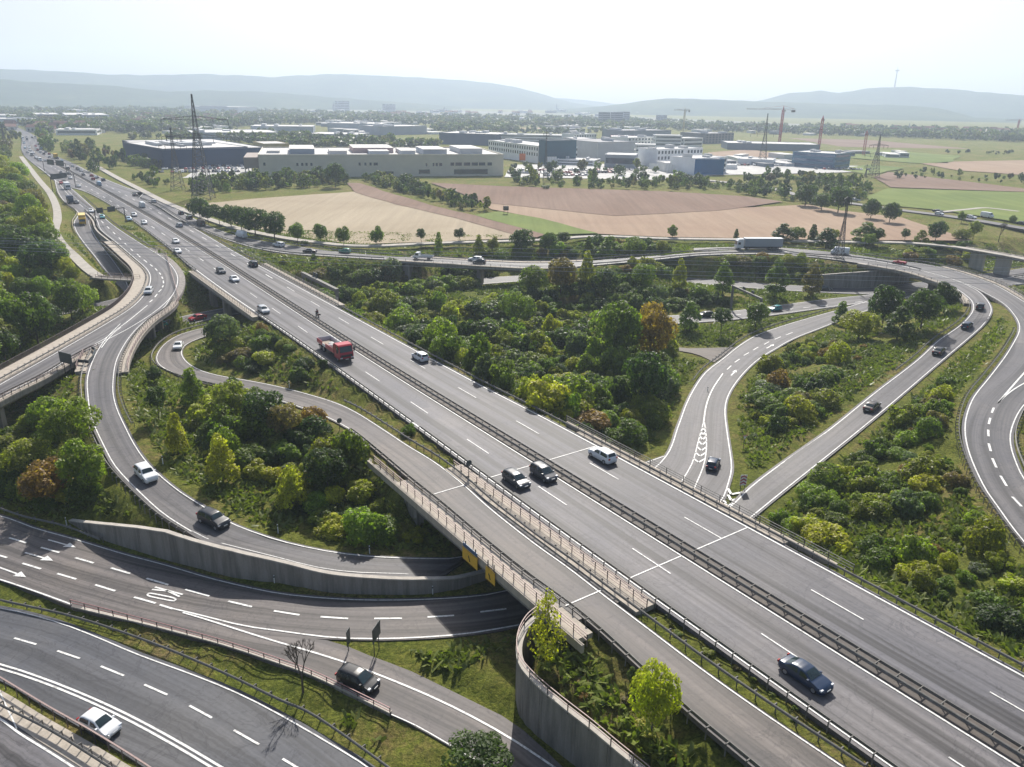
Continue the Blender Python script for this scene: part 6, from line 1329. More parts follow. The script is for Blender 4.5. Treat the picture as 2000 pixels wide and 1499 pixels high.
# motorcycle with rider (one continuous skinned body)
q, a, p = on(620, 619, 'A', 0); T = empty('motorcycle', q, a, 'black motorcycle ridden away along the far carriageway', 'motorcycle')
m = MB(); m.box(-.55, .45, -.16, .16, .45, .82); m.cyl((.35, 0, .75), (.72, 0, .35), .05, .05, 6); m.beam((.42, -.38, 1.02), (.42, .38, 1.02), .05); m.box(-.95, -.35, -.17, .17, .78, .9); m.box(.4, .62, -.15, .15, .8, 1.1); m.build('frame', MAT['car_plastic'], T)
m = MB(); m.box(-1.0, -.95, -.1, .1, .68, .82); m.build('tail_light', MAT['lamp_red'], T)
for s in (1, -1):
    m = MB(); m.box(-1.0, -.5, s*.32-.12, s*.32+.12, .5, .85); m.build('pannier', MAT['steel_dark'], T)
WHM = wheel_mesh(.32, .14)
for x in (-.72, .74): w = obj('wheel', WHM[0], T, (x, 0, .32)); obj('rim', WHM[1], w)
def rider(T):
    J = {'hip': (-.28, 0, .98, .17), 'waist': (-.2, 0, 1.14, .16), 'chest': (-.08, 0, 1.36, .19), 'neck': (-.02, 0, 1.53, .075), 'head': (.02, 0, 1.68, .135), 'crown': (.02, 0, 1.79, .1)}
    E_ = [('hip', 'waist'), ('waist', 'chest'), ('chest', 'neck'), ('neck', 'head'), ('head', 'crown')]
    for s, n in ((1, 'l'), (-1, 'r')):
        J.update({'sh'+n: (-.05, s*.2, 1.44, .085), 'el'+n: (.12, s*.34, 1.2, .062), 'wr'+n: (.38, s*.33, 1.08, .045), 'kn'+n: (.14, s*.26, .84, .095), 'th'+n: (-.26, s*.13, .95, .13), 'an'+n: (-.22, s*.24, .45, .065), 'to'+n: (-.02, s*.26, .40, .055)})
        E_ += [('chest', 'sh'+n), ('sh'+n, 'el'+n), ('el'+n, 'wr'+n), ('hip', 'th'+n), ('th'+n, 'kn'+n), ('kn'+n, 'an'+n), ('an'+n, 'to'+n)]
        for f in range(5):
            k = 'f%s%d' % (n, f); b = J['wr'+n]; o_ = -.04+.02*f
            J[k] = (b[0]+.07, b[1]+o_*s, b[2]-.01+.005*f, .014); J[k+'t'] = (b[0]+.10, b[1]+o_*s, b[2]-.06, .012)
            if f: E_ += [('wr'+n, k), (k, k+'t')]
            else: J[k] = (b[0]+.03, b[1]-.05*s, b[2]-.02, .015); J[k+'t'] = (b[0]+.08, b[1]-.05*s, b[2]-.05, .013); E_ += [('wr'+n, k), (k, k+'t')]
    names = list(J); me = bpy.data.meshes.new('person'); me.from_pydata([J[n][:3] for n in names], [(names.index(x), names.index(y)) for x, y in E_], [])
    o = obj('person', me, None, T.location, T.rotation_euler.z); o.color = (.03, .02, .025, 1)
    md = o.modifiers.new('skin', 'SKIN'); o.modifiers.new('sub', 'SUBSURF').levels = 1
    for i, n in enumerate(names): me.skin_vertices[0].data[i].radius = (J[n][3], J[n][3])
    me.skin_vertices[0].data[0].use_root = True; me.materials.append(MAT['cloth'])
    dg = bpy.context.evaluated_depsgraph_get(); m2 = bpy.data.meshes.new_from_object(o.evaluated_get(dg)); o.modifiers.clear(); o.data = m2
    m2.materials.clear(); m2.materials.append(MAT['cloth'])
    for f in m2.polygons: f.use_smooth = True
    tag(o, 'rider in dark red and black leathers on the motorcycle', 'person')
    bm = bmesh.new(); bmesh.ops.create_uvsphere(bm, u_segments=16, v_segments=12, radius=.155); me = bpy.data.meshes.new('helmet'); bm.to_mesh(me); bm.free(); me.materials.append(MAT['car_plastic'])
    for f in me.polygons: f.use_smooth = True
    obj('helmet', me, o, (.03, 0, 1.73))
    m = MB(); m.box(-.3, .1, -.205, .205, 1.18, 1.44, 0); j = m.build('jacket', MAT['cloth'], o); j.color = (.16, .02, .025, 1)
    bv = j.modifiers.new('round', 'BEVEL'); bv.width = .08; bv.segments = 3
rider(T)
# parked cars at the halls
def parked(px0, px1, n, group, where, kinds=('hatch', 'sedan', 'estate', 'suv'), skip=.12, seed=1, ang=None):
    g = random.Random(seed); A, Bq = U(*px0, -.7), U(*px1, -.7); d = Bq-A
    for i in range(n):
        if g.random() < skip: continue
        p = A+d*((i+.5)/n)+Vector((g.uniform(-.3, .3), g.uniform(-.3, .3), 0)); p.z = -.66; kd = g.choice(kinds); cn = g.choice(('white', 'silver', 'grey', 'dark', 'dark', 'blue', 'red', 'white')); cw = {'dark': 'dark grey'}.get(cn, cn)
        small_car(p, (math.atan2(d.y, d.x)+math.pi/2+g.choice((0, math.pi))) if ang is None else ang, kd, CW[cn], f'parked {cw} {KN[kd]} {where}', f'{group}, {cw} {kd}')
for k, (y, x0, x1, n) in enumerate(((338, 300, 470, 26), (332, 315, 485, 24), (327, 330, 490, 22))): parked((x0, y), (x1, y-2), n, 'cars parked by the blue hall', 'in the rows before the blue hall', seed=k)
for k, (y, x0, x1, n) in enumerate(((344, 1040, 1160, 18), (339, 990, 1200, 30), (334, 1000, 1260, 32), (330, 1260, 1350, 12), (318, 1400, 1540, 24), (323, 1410, 1540, 22), (331, 1590, 1700, 14))): parked((x0, y), (x1, y-(1 if x0 < 1400 else -2)), n, 'cars parked by the offices', 'in the car park by the white offices', seed=20+k)
# ------------------------------------------------------------------ buildings
FOOT = []
def bldg(bl, br, top, back, label, wallc, roof='roof_pale', z=-.9, name='building', bands=0, cols=0, rows=0, win='window_glass', skip=(), parapet=.5, units=0, seed=1, wins=(), hfix=None, depth=None, cat='building', side=True):
    """box building from the two front base corners; its height from the picture row of the top, depth from the row of the roof's back edge"""
    A, Bq = U(*bl, z), U(*br, z); e = Bq-A; Lx = e.length; e.normalize(); f = Vector((-e.y, e.x, 0))
    if f.y < 0: f = -f
    h = hfix or Z_at(A, top)-z
    if depth is None: q = U(bl[0], back, z+h); depth = max(6.0, (q-A).dot(f))
    ang = math.atan2(e.y, e.x); g = random.Random(seed+int(bl[0]))
    if not units and depth > 20 and hfix is None and name != 'exhibition_hall' and Lx > 30: units = 3
    par = empty(name, tuple(A), ang, label, cat); FOOT.append((A+e*(Lx/2)+f*(depth/2), max(Lx, depth)/2+3))
    m = MB(); m.box(0, Lx, 0, depth, -1, h, 0); o = m.build('wall', MAT['wall_paint'], par); o.color = (*wallc, 1)
    m = MB(); m.box(-.15, Lx+.15, -.15, depth+.15, h+.003, h+.12); m.build('roof', MAT[roof], par)
    if parapet:
        m = MB(); t = .3; zz0, zz1 = h+.125, h+parapet
        for b in ((-.12, Lx+.12, -.12, t), (-.12, Lx+.12, depth-t, depth+.12), (-.12, t, t+.01, depth-t-.01), (Lx-t, Lx+.12, t+.01, depth-t-.01)): m.box(*b, zz0, zz1)
        o = m.build('parapet', MAT['wall_paint'], par); o.color = (*[min(1, c*1.1) for c in wallc], 1)
    for k in range(units):
        w = g.uniform(.03, .1)*Lx; x = g.uniform(.03, .9)*(Lx-w); d = g.uniform(.15, .4)*depth; y = g.uniform(.1, .8)*(depth-d); hh = g.uniform(1.2, 3.0)
        m = MB(); m.box(x, x+w, y, y+d, h+.125, h+hh); o = m.build('roof_unit', MAT['wall_paint'], par); o.color = (.5, .51, .52, 1)
    def win_mesh(w, hh):
        mm = MB(); mm.box(-w/2, w/2, -.06, .04, -hh/2, hh/2); return mm.mesh('window', MAT[win])
    if bands:
        fh = h/bands
        for k in range(bands):
            me = win_mesh(Lx*.92, fh*.45); obj('window_band', me, par, (Lx/2, -.0, fh*(k+.55)))
            if side:
                me = win_mesh(depth*.86, fh*.45); obj('window_band', me, par, (Lx, depth/2, fh*(k+.55)), R(90)); obj('window_band', me, par, (0, depth/2, fh*(k+.55)), R(-90))
    if cols:
        fh = h/rows; sw = Lx/cols; me = win_mesh(sw*.5, fh*.55)
        for k in range(rows):
            for c in range(cols):
                if (k, c) in skip: continue
                obj('window', me, par, (sw*(c+.5), 0, fh*(k+.5)))
    for x0, x1, fr, hh in wins:      # windows at picture columns on the front
        xa = (x0-bl[0])/(br[0]-bl[0])*Lx; xb = (x1-bl[0])/(br[0]-bl[0])*Lx; obj('window', win_mesh(xb-xa, hh), par, ((xa+xb)/2, 0, h*fr))
    return par, Lx, depth, h
WH = (.8, .8, .8); GR = (.3, .32, .35)
hall, Lx, dp, hh = bldg((508, 347), (983, 343), 305, 290, 'long pale beige exhibition hall behind the stubble fields', (.66, .61, .5), 'roof_pale', name='exhibition_hall', parapet=.9, wins=[(516, 520, .62, 1.8), (576, 580, .6, 1.8), (585, 589, .6, 1.8), (593, 597, .6, 1.8), (602, 606, .6, 1.8), (693, 697, .6, 1.8), (704, 708, .6, 1.8), (714, 718, .6, 1.8), (722, 730, .6, 1.8), (824, 827, .56, 2), (838, 841, .56, 2), (844, 848, .56, 2), (851, 857, .56, 2), (874, 881, .58, 2), (884, 897, .58, 2), (901, 914, .58, 2), (917, 930, .58, 2), (932, 945, .58, 2), (950, 959, .58, 2), (881, 950, .2, 3.2), (810, 832, .22, 2.6), (740, 760, .15, 2.4)])
for x0, x1, y0, y1, zz, c in ((.12, .22, .2, .75, 3.2, (.2, .25, .32)), (.28, .35, .15, .5, 2.2, (.5, .5, .52)), (.38, .55, .3, .8, 3.4, (.5, .36, .34)), (.44, .52, .08, .3, 2.4, (.42, .46, .52)), (.57, .63, .1, .5, 2.5, (.45, .48, .52)), (.66, .76, .05, .5, 3.6, (.42, .45, .5)), (.83, .93, .2, .7, 3.4, (.46, .47, .48)), (.03, .08, .3, .6, 1.5, (.6, .6, .58))):
    m = MB(); m.box(x0*Lx, x1*Lx, y0*dp, y1*dp, hh+.125, hh+zz); o = m.build('roof_unit', MAT['wall_paint'], hall); o.color = (*c, 1)
    m = MB(); m.box(x0*Lx-.2, x1*Lx+.2, y0*dp-.2, y1*dp+.2, hh+zz+.003, hh+zz+.2); m.build('roof_unit_cover', MAT['roof_pale'], hall)
m = MB(); m.box(-9, -.05, 2, dp*.6, hh*.42, hh-1); o = m.build('stair_tower', MAT['wall_paint'], hall); o.color = (.3, .25, .22, 1)
for k in range(5): m = MB(); m.cyl((-8.5+k*2, 2.5, -1), (-8.5+k*2, 2.5, hh*.42-.002), .3, .3, 8); m.build('column', MAT['wall_paint'], hall).color = (.5, .5, .5, 1)
bh, Lx, dp, hh = bldg((322, 330), (520, 323), 293.5, 274, 'dark blue furniture hall with a pale flat roof', (.018, .05, .12), 'roof_pale', name='store_hall', parapet=.4, units=7, seed=4)
bldg((247, 313), (322, 330), 279, 272, 'dark blue side wing of the furniture hall', (.018, .045, .11), 'roof_pale', name='store_wing', parapet=.4, units=1, depth=60)
bldg((517, 303), (566, 302), 282, 277, 'ochre storage block beside the dark blue hall', (.4, .31, .12), 'roof_pale', name='storage_block')
bldg((954, 304), (1051, 318.8), 275, 266, 'white office block with two rows of narrow windows', WH, 'roof_pale', name='office_block', cols=22, rows=3, depth=26, skip=[(0, c) for c in range(22)])
bldg((1051.5, 318.9), (1066.5, 321.2), 274, 270, 'dark teal end block closing the white office with narrow windows', (.03, .1, .14), 'roof_dark', name='office_tower', depth=28, bands=0)
bldg((972, 284), (1120, 287), 263, 259, 'white office behind the block with narrow windows', WH, name='office_block', bands=4, depth=30)
bldg((1084, 306), (1143, 309), 286, 281, 'low white office wing with a long dark window strip', WH, name='office_wing', bands=2, depth=26)
bldg((1166, 313), (1238, 311), 279, 272, 'plain grey industrial block among the offices', (.5, .5, .53), 'roof_dark', name='warehouse', parapet=.5, units=2)
bldg((1125, 296), (1166, 296), 273, 269, 'grey hall with a white roof left of the industrial block', (.6, .6, .62), name='warehouse', units=1)
bldg((1278, 293), (1330, 294), 265, 260, 'white office with four dark window bands', WH, name='office_block', bands=4, depth=24)
bldg((1334, 294), (1371, 293), 271, 266, 'lower white office with dark window bands at its right', WH, name='office_block', bands=3, depth=22)
bldg((1282, 326), (1370, 322), 293, 288, 'white office with tall irregular windows', WH, name='office_block', cols=14, rows=3, depth=22, skip=[(0, 3), (1, 5), (2, 8), (1, 11)])
bldg((1357, 342), (1418, 338), 311, 306, 'white house block with a blue end wall', WH, name='office_block', cols=6, rows=3, depth=24)
bldg((1339, 338), (1356, 342), 309, 304, 'bright blue cube joined to the white house block', (.02, .14, .33), name='blue_cube', depth=22)
bldg((1545, 325), (1628, 331), 297, 291, 'blue glass office building standing alone', (.1, .2, .3), 'roof_pale', name='glass_office', bands=3, win='blue_glass', depth=30)
bldg((1568, 297.5), (1590, 297.5), 289.5, 287, 'small plant room on the blue glass office', (.3, .36, .4), 'roof_pale', name='plant_room', z=11.3, depth=8, parapet=0) if False else None
bldg((1180, 327), (1240, 329), 303, 300, 'low showroom with dark glass and a red edge', (.32, .34, .37), name='showroom', bands=1, depth=30)
bldg((1086, 322), (1160, 325), 312, 308, 'low white pavilion with deep flat roof', WH, name='pavilion', bands=2, depth=24)
bldg((1300, 337), (1342, 337), 320, 316, 'white sales hall beside the blue cube', (.7, .7, .68), name='sales_hall', depth=20)
bldg((1086, 303), (1162, 305), 284, 281, 'white office wing with stacked dark window bands in the middle of the offices', WH, name='office_wing', bands=3, depth=20)
bldg((1226, 290), (1276, 288), 270, 266, 'pale office with a grid of windows left of the four band office', WH, name='office_block', cols=8, rows=3, depth=26)
bldg((1240, 306), (1279, 307), 283, 280, 'white parking deck with dark bands beside the irregular windows', WH, name='parking_deck', bands=3, depth=22)
bldg((1194, 276), (1242, 277), 268, 265, 'low hall with a faded red roof edge', (.45, .2, .2), name='long_hall')
bldg((1120, 289), (1164, 288), 263, 260, 'white office with dark windows behind the grey hall', WH, name='office_block', cols=9, rows=4, depth=22)
bldg((1440, 322), (1508, 325), 311, 308, 'low white workshop hall right of the white house block', (.7, .71, .72), name='workshop', depth=26, units=1)
bldg((1390, 330), (1436, 332), 322, 319, 'low white garage before the workshop hall', (.7, .71, .72), name='garage', depth=14)
bldg((1216, 270), (1310, 269), 256, 253, 'dark grey factory building behind the offices', (.14, .17, .21), 'roof_dark', name='factory', bands=0)
bldg((1377, 281), (1432, 279), 262, 257, 'dark brick building beyond the office car park', (.16, .16, .18), 'roof_dark', name='brick_block', cols=9, rows=4, depth=40)
bldg((1420, 292), (1600, 296), 280, 276, 'long low dark hall with a pale roof', (.14, .18, .23), name='long_hall')
bldg((858, 281), (972, 285), 260, 256, 'long dark blue warehouse with a scalloped pale roof', (.06, .1, .17), name='warehouse', units=5)
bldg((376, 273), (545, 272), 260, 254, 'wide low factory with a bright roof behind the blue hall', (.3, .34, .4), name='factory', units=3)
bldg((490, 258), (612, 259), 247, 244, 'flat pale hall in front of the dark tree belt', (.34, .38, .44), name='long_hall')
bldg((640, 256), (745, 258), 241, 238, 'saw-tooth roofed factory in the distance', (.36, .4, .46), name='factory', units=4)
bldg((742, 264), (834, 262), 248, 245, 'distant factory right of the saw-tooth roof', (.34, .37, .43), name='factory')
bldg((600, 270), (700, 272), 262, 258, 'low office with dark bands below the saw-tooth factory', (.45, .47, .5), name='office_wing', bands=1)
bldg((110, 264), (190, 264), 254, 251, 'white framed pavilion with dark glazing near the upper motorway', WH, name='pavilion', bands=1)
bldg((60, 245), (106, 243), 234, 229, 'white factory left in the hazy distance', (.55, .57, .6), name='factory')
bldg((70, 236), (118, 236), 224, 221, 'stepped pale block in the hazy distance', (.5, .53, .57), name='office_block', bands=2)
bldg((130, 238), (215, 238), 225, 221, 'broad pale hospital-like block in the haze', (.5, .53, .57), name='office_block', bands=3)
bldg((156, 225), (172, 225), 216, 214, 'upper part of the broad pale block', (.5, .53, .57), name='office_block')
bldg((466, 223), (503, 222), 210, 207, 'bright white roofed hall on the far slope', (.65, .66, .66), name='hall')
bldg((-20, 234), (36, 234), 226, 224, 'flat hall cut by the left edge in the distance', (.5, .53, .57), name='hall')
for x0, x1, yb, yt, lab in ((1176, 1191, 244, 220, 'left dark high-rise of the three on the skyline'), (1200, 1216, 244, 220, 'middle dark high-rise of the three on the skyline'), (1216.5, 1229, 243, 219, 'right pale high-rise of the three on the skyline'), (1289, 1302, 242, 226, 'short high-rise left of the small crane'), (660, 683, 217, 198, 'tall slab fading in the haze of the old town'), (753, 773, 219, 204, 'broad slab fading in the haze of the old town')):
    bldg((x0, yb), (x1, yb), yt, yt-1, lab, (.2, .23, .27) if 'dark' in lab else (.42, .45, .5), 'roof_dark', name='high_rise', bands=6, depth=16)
def house(p, w, d, h, rh, ang, wc, label, group):
    par = empty('house', p, ang, label, 'house', group)
    m = MB(); m.box(-w/2, w/2, -d/2, d/2, -1, h); o = m.build('wall', MAT['wall_paint'], par); o.color = (*wc, 1)
    m = MB(); a = [(-w/2-.3, -d/2-.4, h+.003), (w/2+.3, -d/2-.4, h+.003), (w/2+.3, d/2+.4, h+.003), (-w/2-.3, d/2+.4, h+.003), (-w/2-.3, 0, h+rh), (w/2+.3, 0, h+rh)]
    m.add(a, [(0, 1, 5, 4), (2, 3, 4, 5), (0, 4, 3), (1, 2, 5), (3, 2, 1, 0)]); m.build('roof', MAT['roof_tile'], par)
    m = MB(); m.box(-w*.3, -w*.1, -d/2-.06, -d/2+.02, h*.3, h*.75); m.build('window', MAT['window_glass'], par); m = MB(); m.box(w*.1, w*.3, -d/2-.06, -d/2+.02, h*.3, h*.75); m.build('window', MAT['window_glass'], par)
g = random.Random(11)
for zone, n, where in ((((250, 248), (470, 250), (470, 232), (250, 232)), 26, 'below the far wooded slope'), (((700, 232), (1050, 226), (1050, 220), (700, 224)), 22, 'in the hazy old town'), (((1640, 262), (1990, 272), (1990, 258), (1640, 252)), 26, 'at the foot of the right hills'), (((0, 262), (120, 260), (250, 262), (240, 250), (0, 252)), 14, 'beside the far end of the motorway')):
    for i in range(n):
        u, v = g.random(), g.random(); a, b_, c, d = zone[0], zone[1], zone[-2], zone[-1]
        px = (a[0]*(1-u)+b_[0]*u)*(1-v)+(d[0]*(1-u)+c[0]*u)*v; py = (a[1]*(1-u)+b_[1]*u)*(1-v)+(d[1]*(1-u)+c[1]*u)*v; q = U(px, py, -1.5)
        wc = g.choice(((.6, .58, .54), (.55, .5, .45), (.62, .62, .62))); w = g.uniform(10, 18)
        house(tuple(q), w, g.uniform(9, 12), g.uniform(5, 9), g.uniform(3, 5), g.uniform(-.6, .6), wc, f'tiny pale house with a red tiled roof {where}', f'houses {where}'); FOOT.append((q, w*.6))
for zone, n in ((((120, 262), (480, 262), (480, 240), (120, 236)), 30), (((480, 262), (860, 268), (860, 238), (480, 232)), 34), (((1000, 262), (1300, 264), (1300, 250), (1000, 246)), 12), (((1240, 316), (1290, 322), (1280, 296), (1240, 296)), 7), (((1380, 322), (1540, 330), (1540, 305), (1400, 302)), 10), (((1650, 306), (1760, 312), (1760, 302), (1650, 300)), 7), (((0, 236), (700, 240), (700, 218), (0, 222)), 40), (((700, 242), (1240, 244), (1240, 218), (700, 214)), 46), (((1240, 256), (1980, 276), (1980, 262), (1240, 246)), 34)):
    for i in range(n):
        u, v = g.random(), g.random(); a, b_, c, d = zone
        px = (a[0]*(1-u)+b_[0]*u)*(1-v)+(d[0]*(1-u)+c[0]*u)*v; py = (a[1]*(1-u)+b_[1]*u)*(1-v)+(d[1]*(1-u)+c[1]*u)*v; far_ = zone[0][1] < 260 and zone[0][1] != 262; wpx = g.uniform(7, 20) if far_ else g.uniform(10, 34); hpx = g.uniform(2.5, 5.5) if far_ else g.uniform(3, 7) if py < 280 else g.uniform(5, 10)
        dark = g.random() < .3; q = U(px, py, -1)
        if any((q.x-f_[0].x)**2+(q.y-f_[0].y)**2 < (f_[1]*.8)**2 for f_ in FOOT): continue
        o_ = bldg((px, py), (px+wpx, py+wpx*g.uniform(-.05, .06)), py-hpx, 0, f'small {"dark" if dark else "pale"} commercial building among the trees of the town', (.2, .23, .27) if dark else (.62, .63, .64), 'roof_dark' if dark else 'roof_pale', name='commercial_building', bands=0 if g.random() < .5 else 1, depth=g.uniform(12, 30), parapet=0, side=False)[0]; o_['group'] = f'small {"dark" if dark else "pale"} town buildings'
def church(px, yb, yt, label):
    q = U(px, yb, -2); h = Z_at(q, yt)+2; par = empty('church', tuple(q), 0, label, 'church'); w = h*.11
    m = MB(); m.box(-w, w, -w, w, -1, h*.55); m.box(w, w*5, -w*1.2, w*1.2, -1, h*.25); o = m.build('wall', MAT['wall_paint'], par); o.color = (.3, .32, .35, 1)
    m = MB(); m.cyl((0, 0, h*.55), (0, 0, h), w*1.3, .05, 8); m.build('spire', MAT['roof_dark'], par)
church(1087, 216, 201, 'slim church spire in the gap between the hills'); church(868, 219, 207, 'hazy church with a pointed tower right of the broad slab'); church(652, 217, 200, 'hazy minster spire left of the tall slab'); church(1775, 252, 240, 'dark pointed church roof at the foot of the right hills')
# ------------------------------------------------------------------ lattice towers, cranes, lines
def lattice(m, h, w0, w1, n, r, z0=0.0, mi=0, alt=False):
    for k in range(n):
        za, zb = z0+h*k/n, z0+h*(k+1)/n; a = w0+(w1-w0)*k/n; b = w0+(w1-w0)*(k+1)/n; c = (mi if not alt else k % 2)
        ca = [Vector((sx*a/2, sy*a/2, za)) for sx, sy in ((-1, -1), (1, -1), (1, 1), (-1, 1))]; cb = [Vector((sx*b/2, sy*b/2, zb)) for sx, sy in ((-1, -1), (1, -1), (1, 1), (-1, 1))]
        for i in range(4):
            j = (i+1) % 4; m.beam(ca[i], cb[i], r, mi=c); m.beam(ca[i], cb[j], r*.6, mi=c); m.beam(ca[j], cb[i], r*.6, mi=c); m.beam(cb[i], cb[j], r*.6, mi=c)
def pylon(px, yb, yt, w0, arms, label, ang=.2, r=.22, z=-1.0, base=None):
    q = U(px, yb, z) if base is None else base; h = Z_at(q, yt)-q.z; par = empty('pylon', tuple(q), ang, label, 'pylon')
    m = MB(); lattice(m, h*.62, w0, w0*.25, 9, r); lattice(m, h*.38, w0*.25, .4, 8, r*.7, h*.62); m.build('tower', MAT['steel_dark'], par)
    for fz, hs in arms:
        m = MB(); z_ = h*fz
        for s in (-1, 1):
            m.beam((0, -.7, z_+h*.035), (s*hs, 0, z_), r*.8); m.beam((0, .7, z_+h*.035), (s*hs, 0, z_), r*.8); m.beam((0, 0, z_-.2), (s*hs, 0, z_), r*.8)
            for k in range(1, 5): m.beam((s*hs*k/5, 0, z_-.1), (s*hs*(k-.5)/5, 0, z_+h*.035*(1-k/5)), r*.5)
            for kk in (.55, 1): m.cyl((s*hs*kk, 0, z_-2.2), (s*hs*kk, 0, z_-.05), .12, .12, 6)
        m.build('cross_arm', MAT['steel_dark'], par)
    return q, h
PQ = pylon(398, 389, 184, 9.0, ((.60, 14), (.765, 15.5)), 'tall lattice pylon in front of the blue hall', .1, .24)
pylon(348, 372, 250, 6.0, ((.72, 7), (.86, 5)), 'smaller lattice pylon left of the tall one', .1, .16)
pylon(1488, 322, 222, 6.5, ((.6, 12), (.78, 8)), 'grey pylon left of the red and white crane', -.1, .2); pylon(1706, 347, 263, 6.0, ((.55, 9), (.75, 7)), 'dark pylon at the edge of the right fields', .1, .2)
pylon(1065, 352, 254, 3.0, ((.93, 2),), 'slender mast before the white office block', .1, .14); pylon(1638, 506, 386, 2.4, ((.97, 1.2),), 'thin leaning lattice mast by the white van', .0, .12, 0.0); pylon(1690, 347, 322, 1.5, ((.9, 2),), 'short pole pair beside the dark pylon', .1, .12)
pylon(12, 292, 245, 4.0, ((.8, 5),), 'dark pylon at the left edge above the trees', .1, .2)
def crane(px, yb, yt, jl, jr, label, c1=(.4, .05, .06), c2=(.6, .6, .6), ang=0.0):
    q = U(px, yb, -1); h = Z_at(q, yt)+1; par = empty('tower_crane', tuple(q), ang, label, 'crane'); k = q.length/F; r = .22+q.length*.00012
    m = MB(); lattice(m, h*.9, 2.2, 2.2, int(max(8, h*.9/3)), r, alt=True); o = m.build('mast', [MAT['crane_paint'], MAT['wall_paint']], par); o.color = (*c1, 1)
    for nm, x1 in (('jib', -jl*k), ('counter_jib', jr*k)):
        m = MB(); n = max(3, int(abs(x1)/3)); zz = h*.9
        for i in range(n):
            a, b = x1*i/n, x1*(i+1)/n; m.beam((a, -.6, zz), (b, -.6, zz), r); m.beam((a, .6, zz), (b, .6, zz), r); m.beam((a, 0, zz+1.3), (b, 0, zz+1.3), r); m.beam((a, 0, zz+1.3), (b, .6, zz), r*.6); m.beam((b, 0, zz+1.3), (a, -.6, zz), r*.6)
        o = m.build(nm, MAT['crane_paint'], par); o.color = (*c2, 1)
    m = MB(); m.cyl((0, 0, h*.9), (0, 0, h), 1.0, .2, 4); m.beam((0, 0, h), (-jl*k*.6, 0, h*.9+1.3), r*.5); m.beam((0, 0, h), (jr*k, 0, h*.9+1), r*.5); o = m.build('tower_head', MAT['crane_paint'], par); o.color = (*c1, 1)
    m = MB(); m.box(.8, 2.4, -1.8, -.4, h*.9-2, h*.9); m.build('cab', MAT['wall_paint'], par).color = (.5, .5, .5, 1)
    m = MB(); m.box(jr*k*.7, jr*k, -.9, .9, h*.9-2.5, h*.9-.1); m.build('counterweight', MAT['concrete_dark'], par)
crane(1521, 287, 207, 66, 21, 'largest red and white tower crane over the building site', ang=R(3)); crane(1598, 296, 226, 4, 6, 'red tower crane seen end on, right of the largest crane', c2=(.45, .06, .07), ang=R(60)); crane(1686, 304, 255, 4, 5, 'red crane mast without a visible jib at the green field', c2=(.5, .2, .15), ang=R(70)); crane(1334, 262, 211, 20, 9, 'pale yellow tower crane behind the central offices', (.5, .42, .25), (.45, .42, .38)); crane(1985, 262, 233, 22, 14, 'red tower crane at the far right edge', ang=R(-2))
def wire(a, b, sag, label, r=.035, n=24):
    cu = MB(); pts = [a.lerp(b, i/n)+Vector((0, 0, -sag*4*(i/n)*(1-i/n))) for i in range(n+1)]
    cu.sweep(pts, [(r*math.cos(t), r*math.sin(t)) for t in (0, 1.57, 3.14, 4.71)]); tag(cu.build('power_line', MAT['wire']), label, 'cable', 'overhead wires across the right half')
for i, (xa, ya, xb, yb, z) in enumerate(((900, 478, 2100, 497, 14), (900, 486, 2100, 506, 13.6), (900, 492, 2100, 523, 13), (900, 499, 2100, 531, 12.6), (900, 510, 2100, 547, 12), (900, 517, 2100, 556, 11.6))):
    a, b = U(xa, ya, z), U(xb, yb, z); d = b-a; wire(a-d*.9, b+d*.25, .8, f'thin overhead wire {("highest", "second highest", "third from top", "third from bottom", "second lowest", "lowest")[i]} of the six crossing above the lower roads')
# television tower on the right hills
q = Dpt(1747, 172, 5150); tt = empty('television_tower', tuple(q), 0, 'faint television tower on the right hills', 'tower'); h = Z_at(q, 139)-q.z if False else 5150*(172-139)/F
m = MB(); m.cyl((0, 0, -30), (0, 0, h*.8), 4.5, 2.5, 10); m.build('shaft', MAT['concrete'], tt); m = MB(); m.cyl((0, 0, h*.78), (0, 0, h*.84), 11, 11, 12); m.build('platform', MAT['concrete'], tt); m = MB(); m.cyl((0, 0, h*.84), (0, 0, h), 1.4, .6, 6); m.build('antenna', MAT['steel_dark'], tt)
# ------------------------------------------------------------------ signs and gantries
def gantry(p0, p1, yt0, panels, label, z=0.0, mat='steel_dark', pm='sign_back', pw=.25):
    a, b = U(*p0, z), U(*p1, z); h = Z_at(a, yt0)-z; par = empty('sign_gantry', tuple(a), math.atan2((b-a).y, (b-a).x), label, 'gantry'); L = (b-a).length
    for x in (0, L): m = MB(); m.box(x-pw/2, x+pw/2, -pw/2, pw/2, -1, h); m.build('post', MAT[mat], par)
    m = MB(); m.box(-pw/2, L+pw/2, -pw*.6, pw*.6, h+.002, h+.3); m.build('beam', MAT[mat], par)
    for f0, f1, up, dn in panels: m = MB(); m.box(L*f0, L*f1, -.36, -.2, h+.15-dn, h+.15+up); m.build('panel', MAT[pm], par)
gantry((189, 441), (246, 434), 413, [(.06, .27, 1.0, 1.0), (.42, .68, 1.0, 1.0)], 'gantry with two sign backs across the slip road and median')
gantry((103, 374), (148, 367), 347, [(.0, .68, 1.3, 1.3)], 'gantry with one wide dark sign back over the near carriageway'); gantry((87, 335), (131, 340), 316, [(.22, .52, 1.6, 1.6), (.6, .95, 1.6, 1.6)], 'farthest gantry with two dark sign backs')
a, b = U(592, 538, .9), U(658, 571, .9); par = empty('sign_gantry', tuple(a), math.atan2((b-a).y, (b-a).x), 'pale truss gantry over the lower road beside the motorway', 'gantry'); L = (b-a).length
m = MB(); m.box(-.4, L+.4, -.45, .45, 0, .9); m.build('beam', MAT['galvanised'], par)
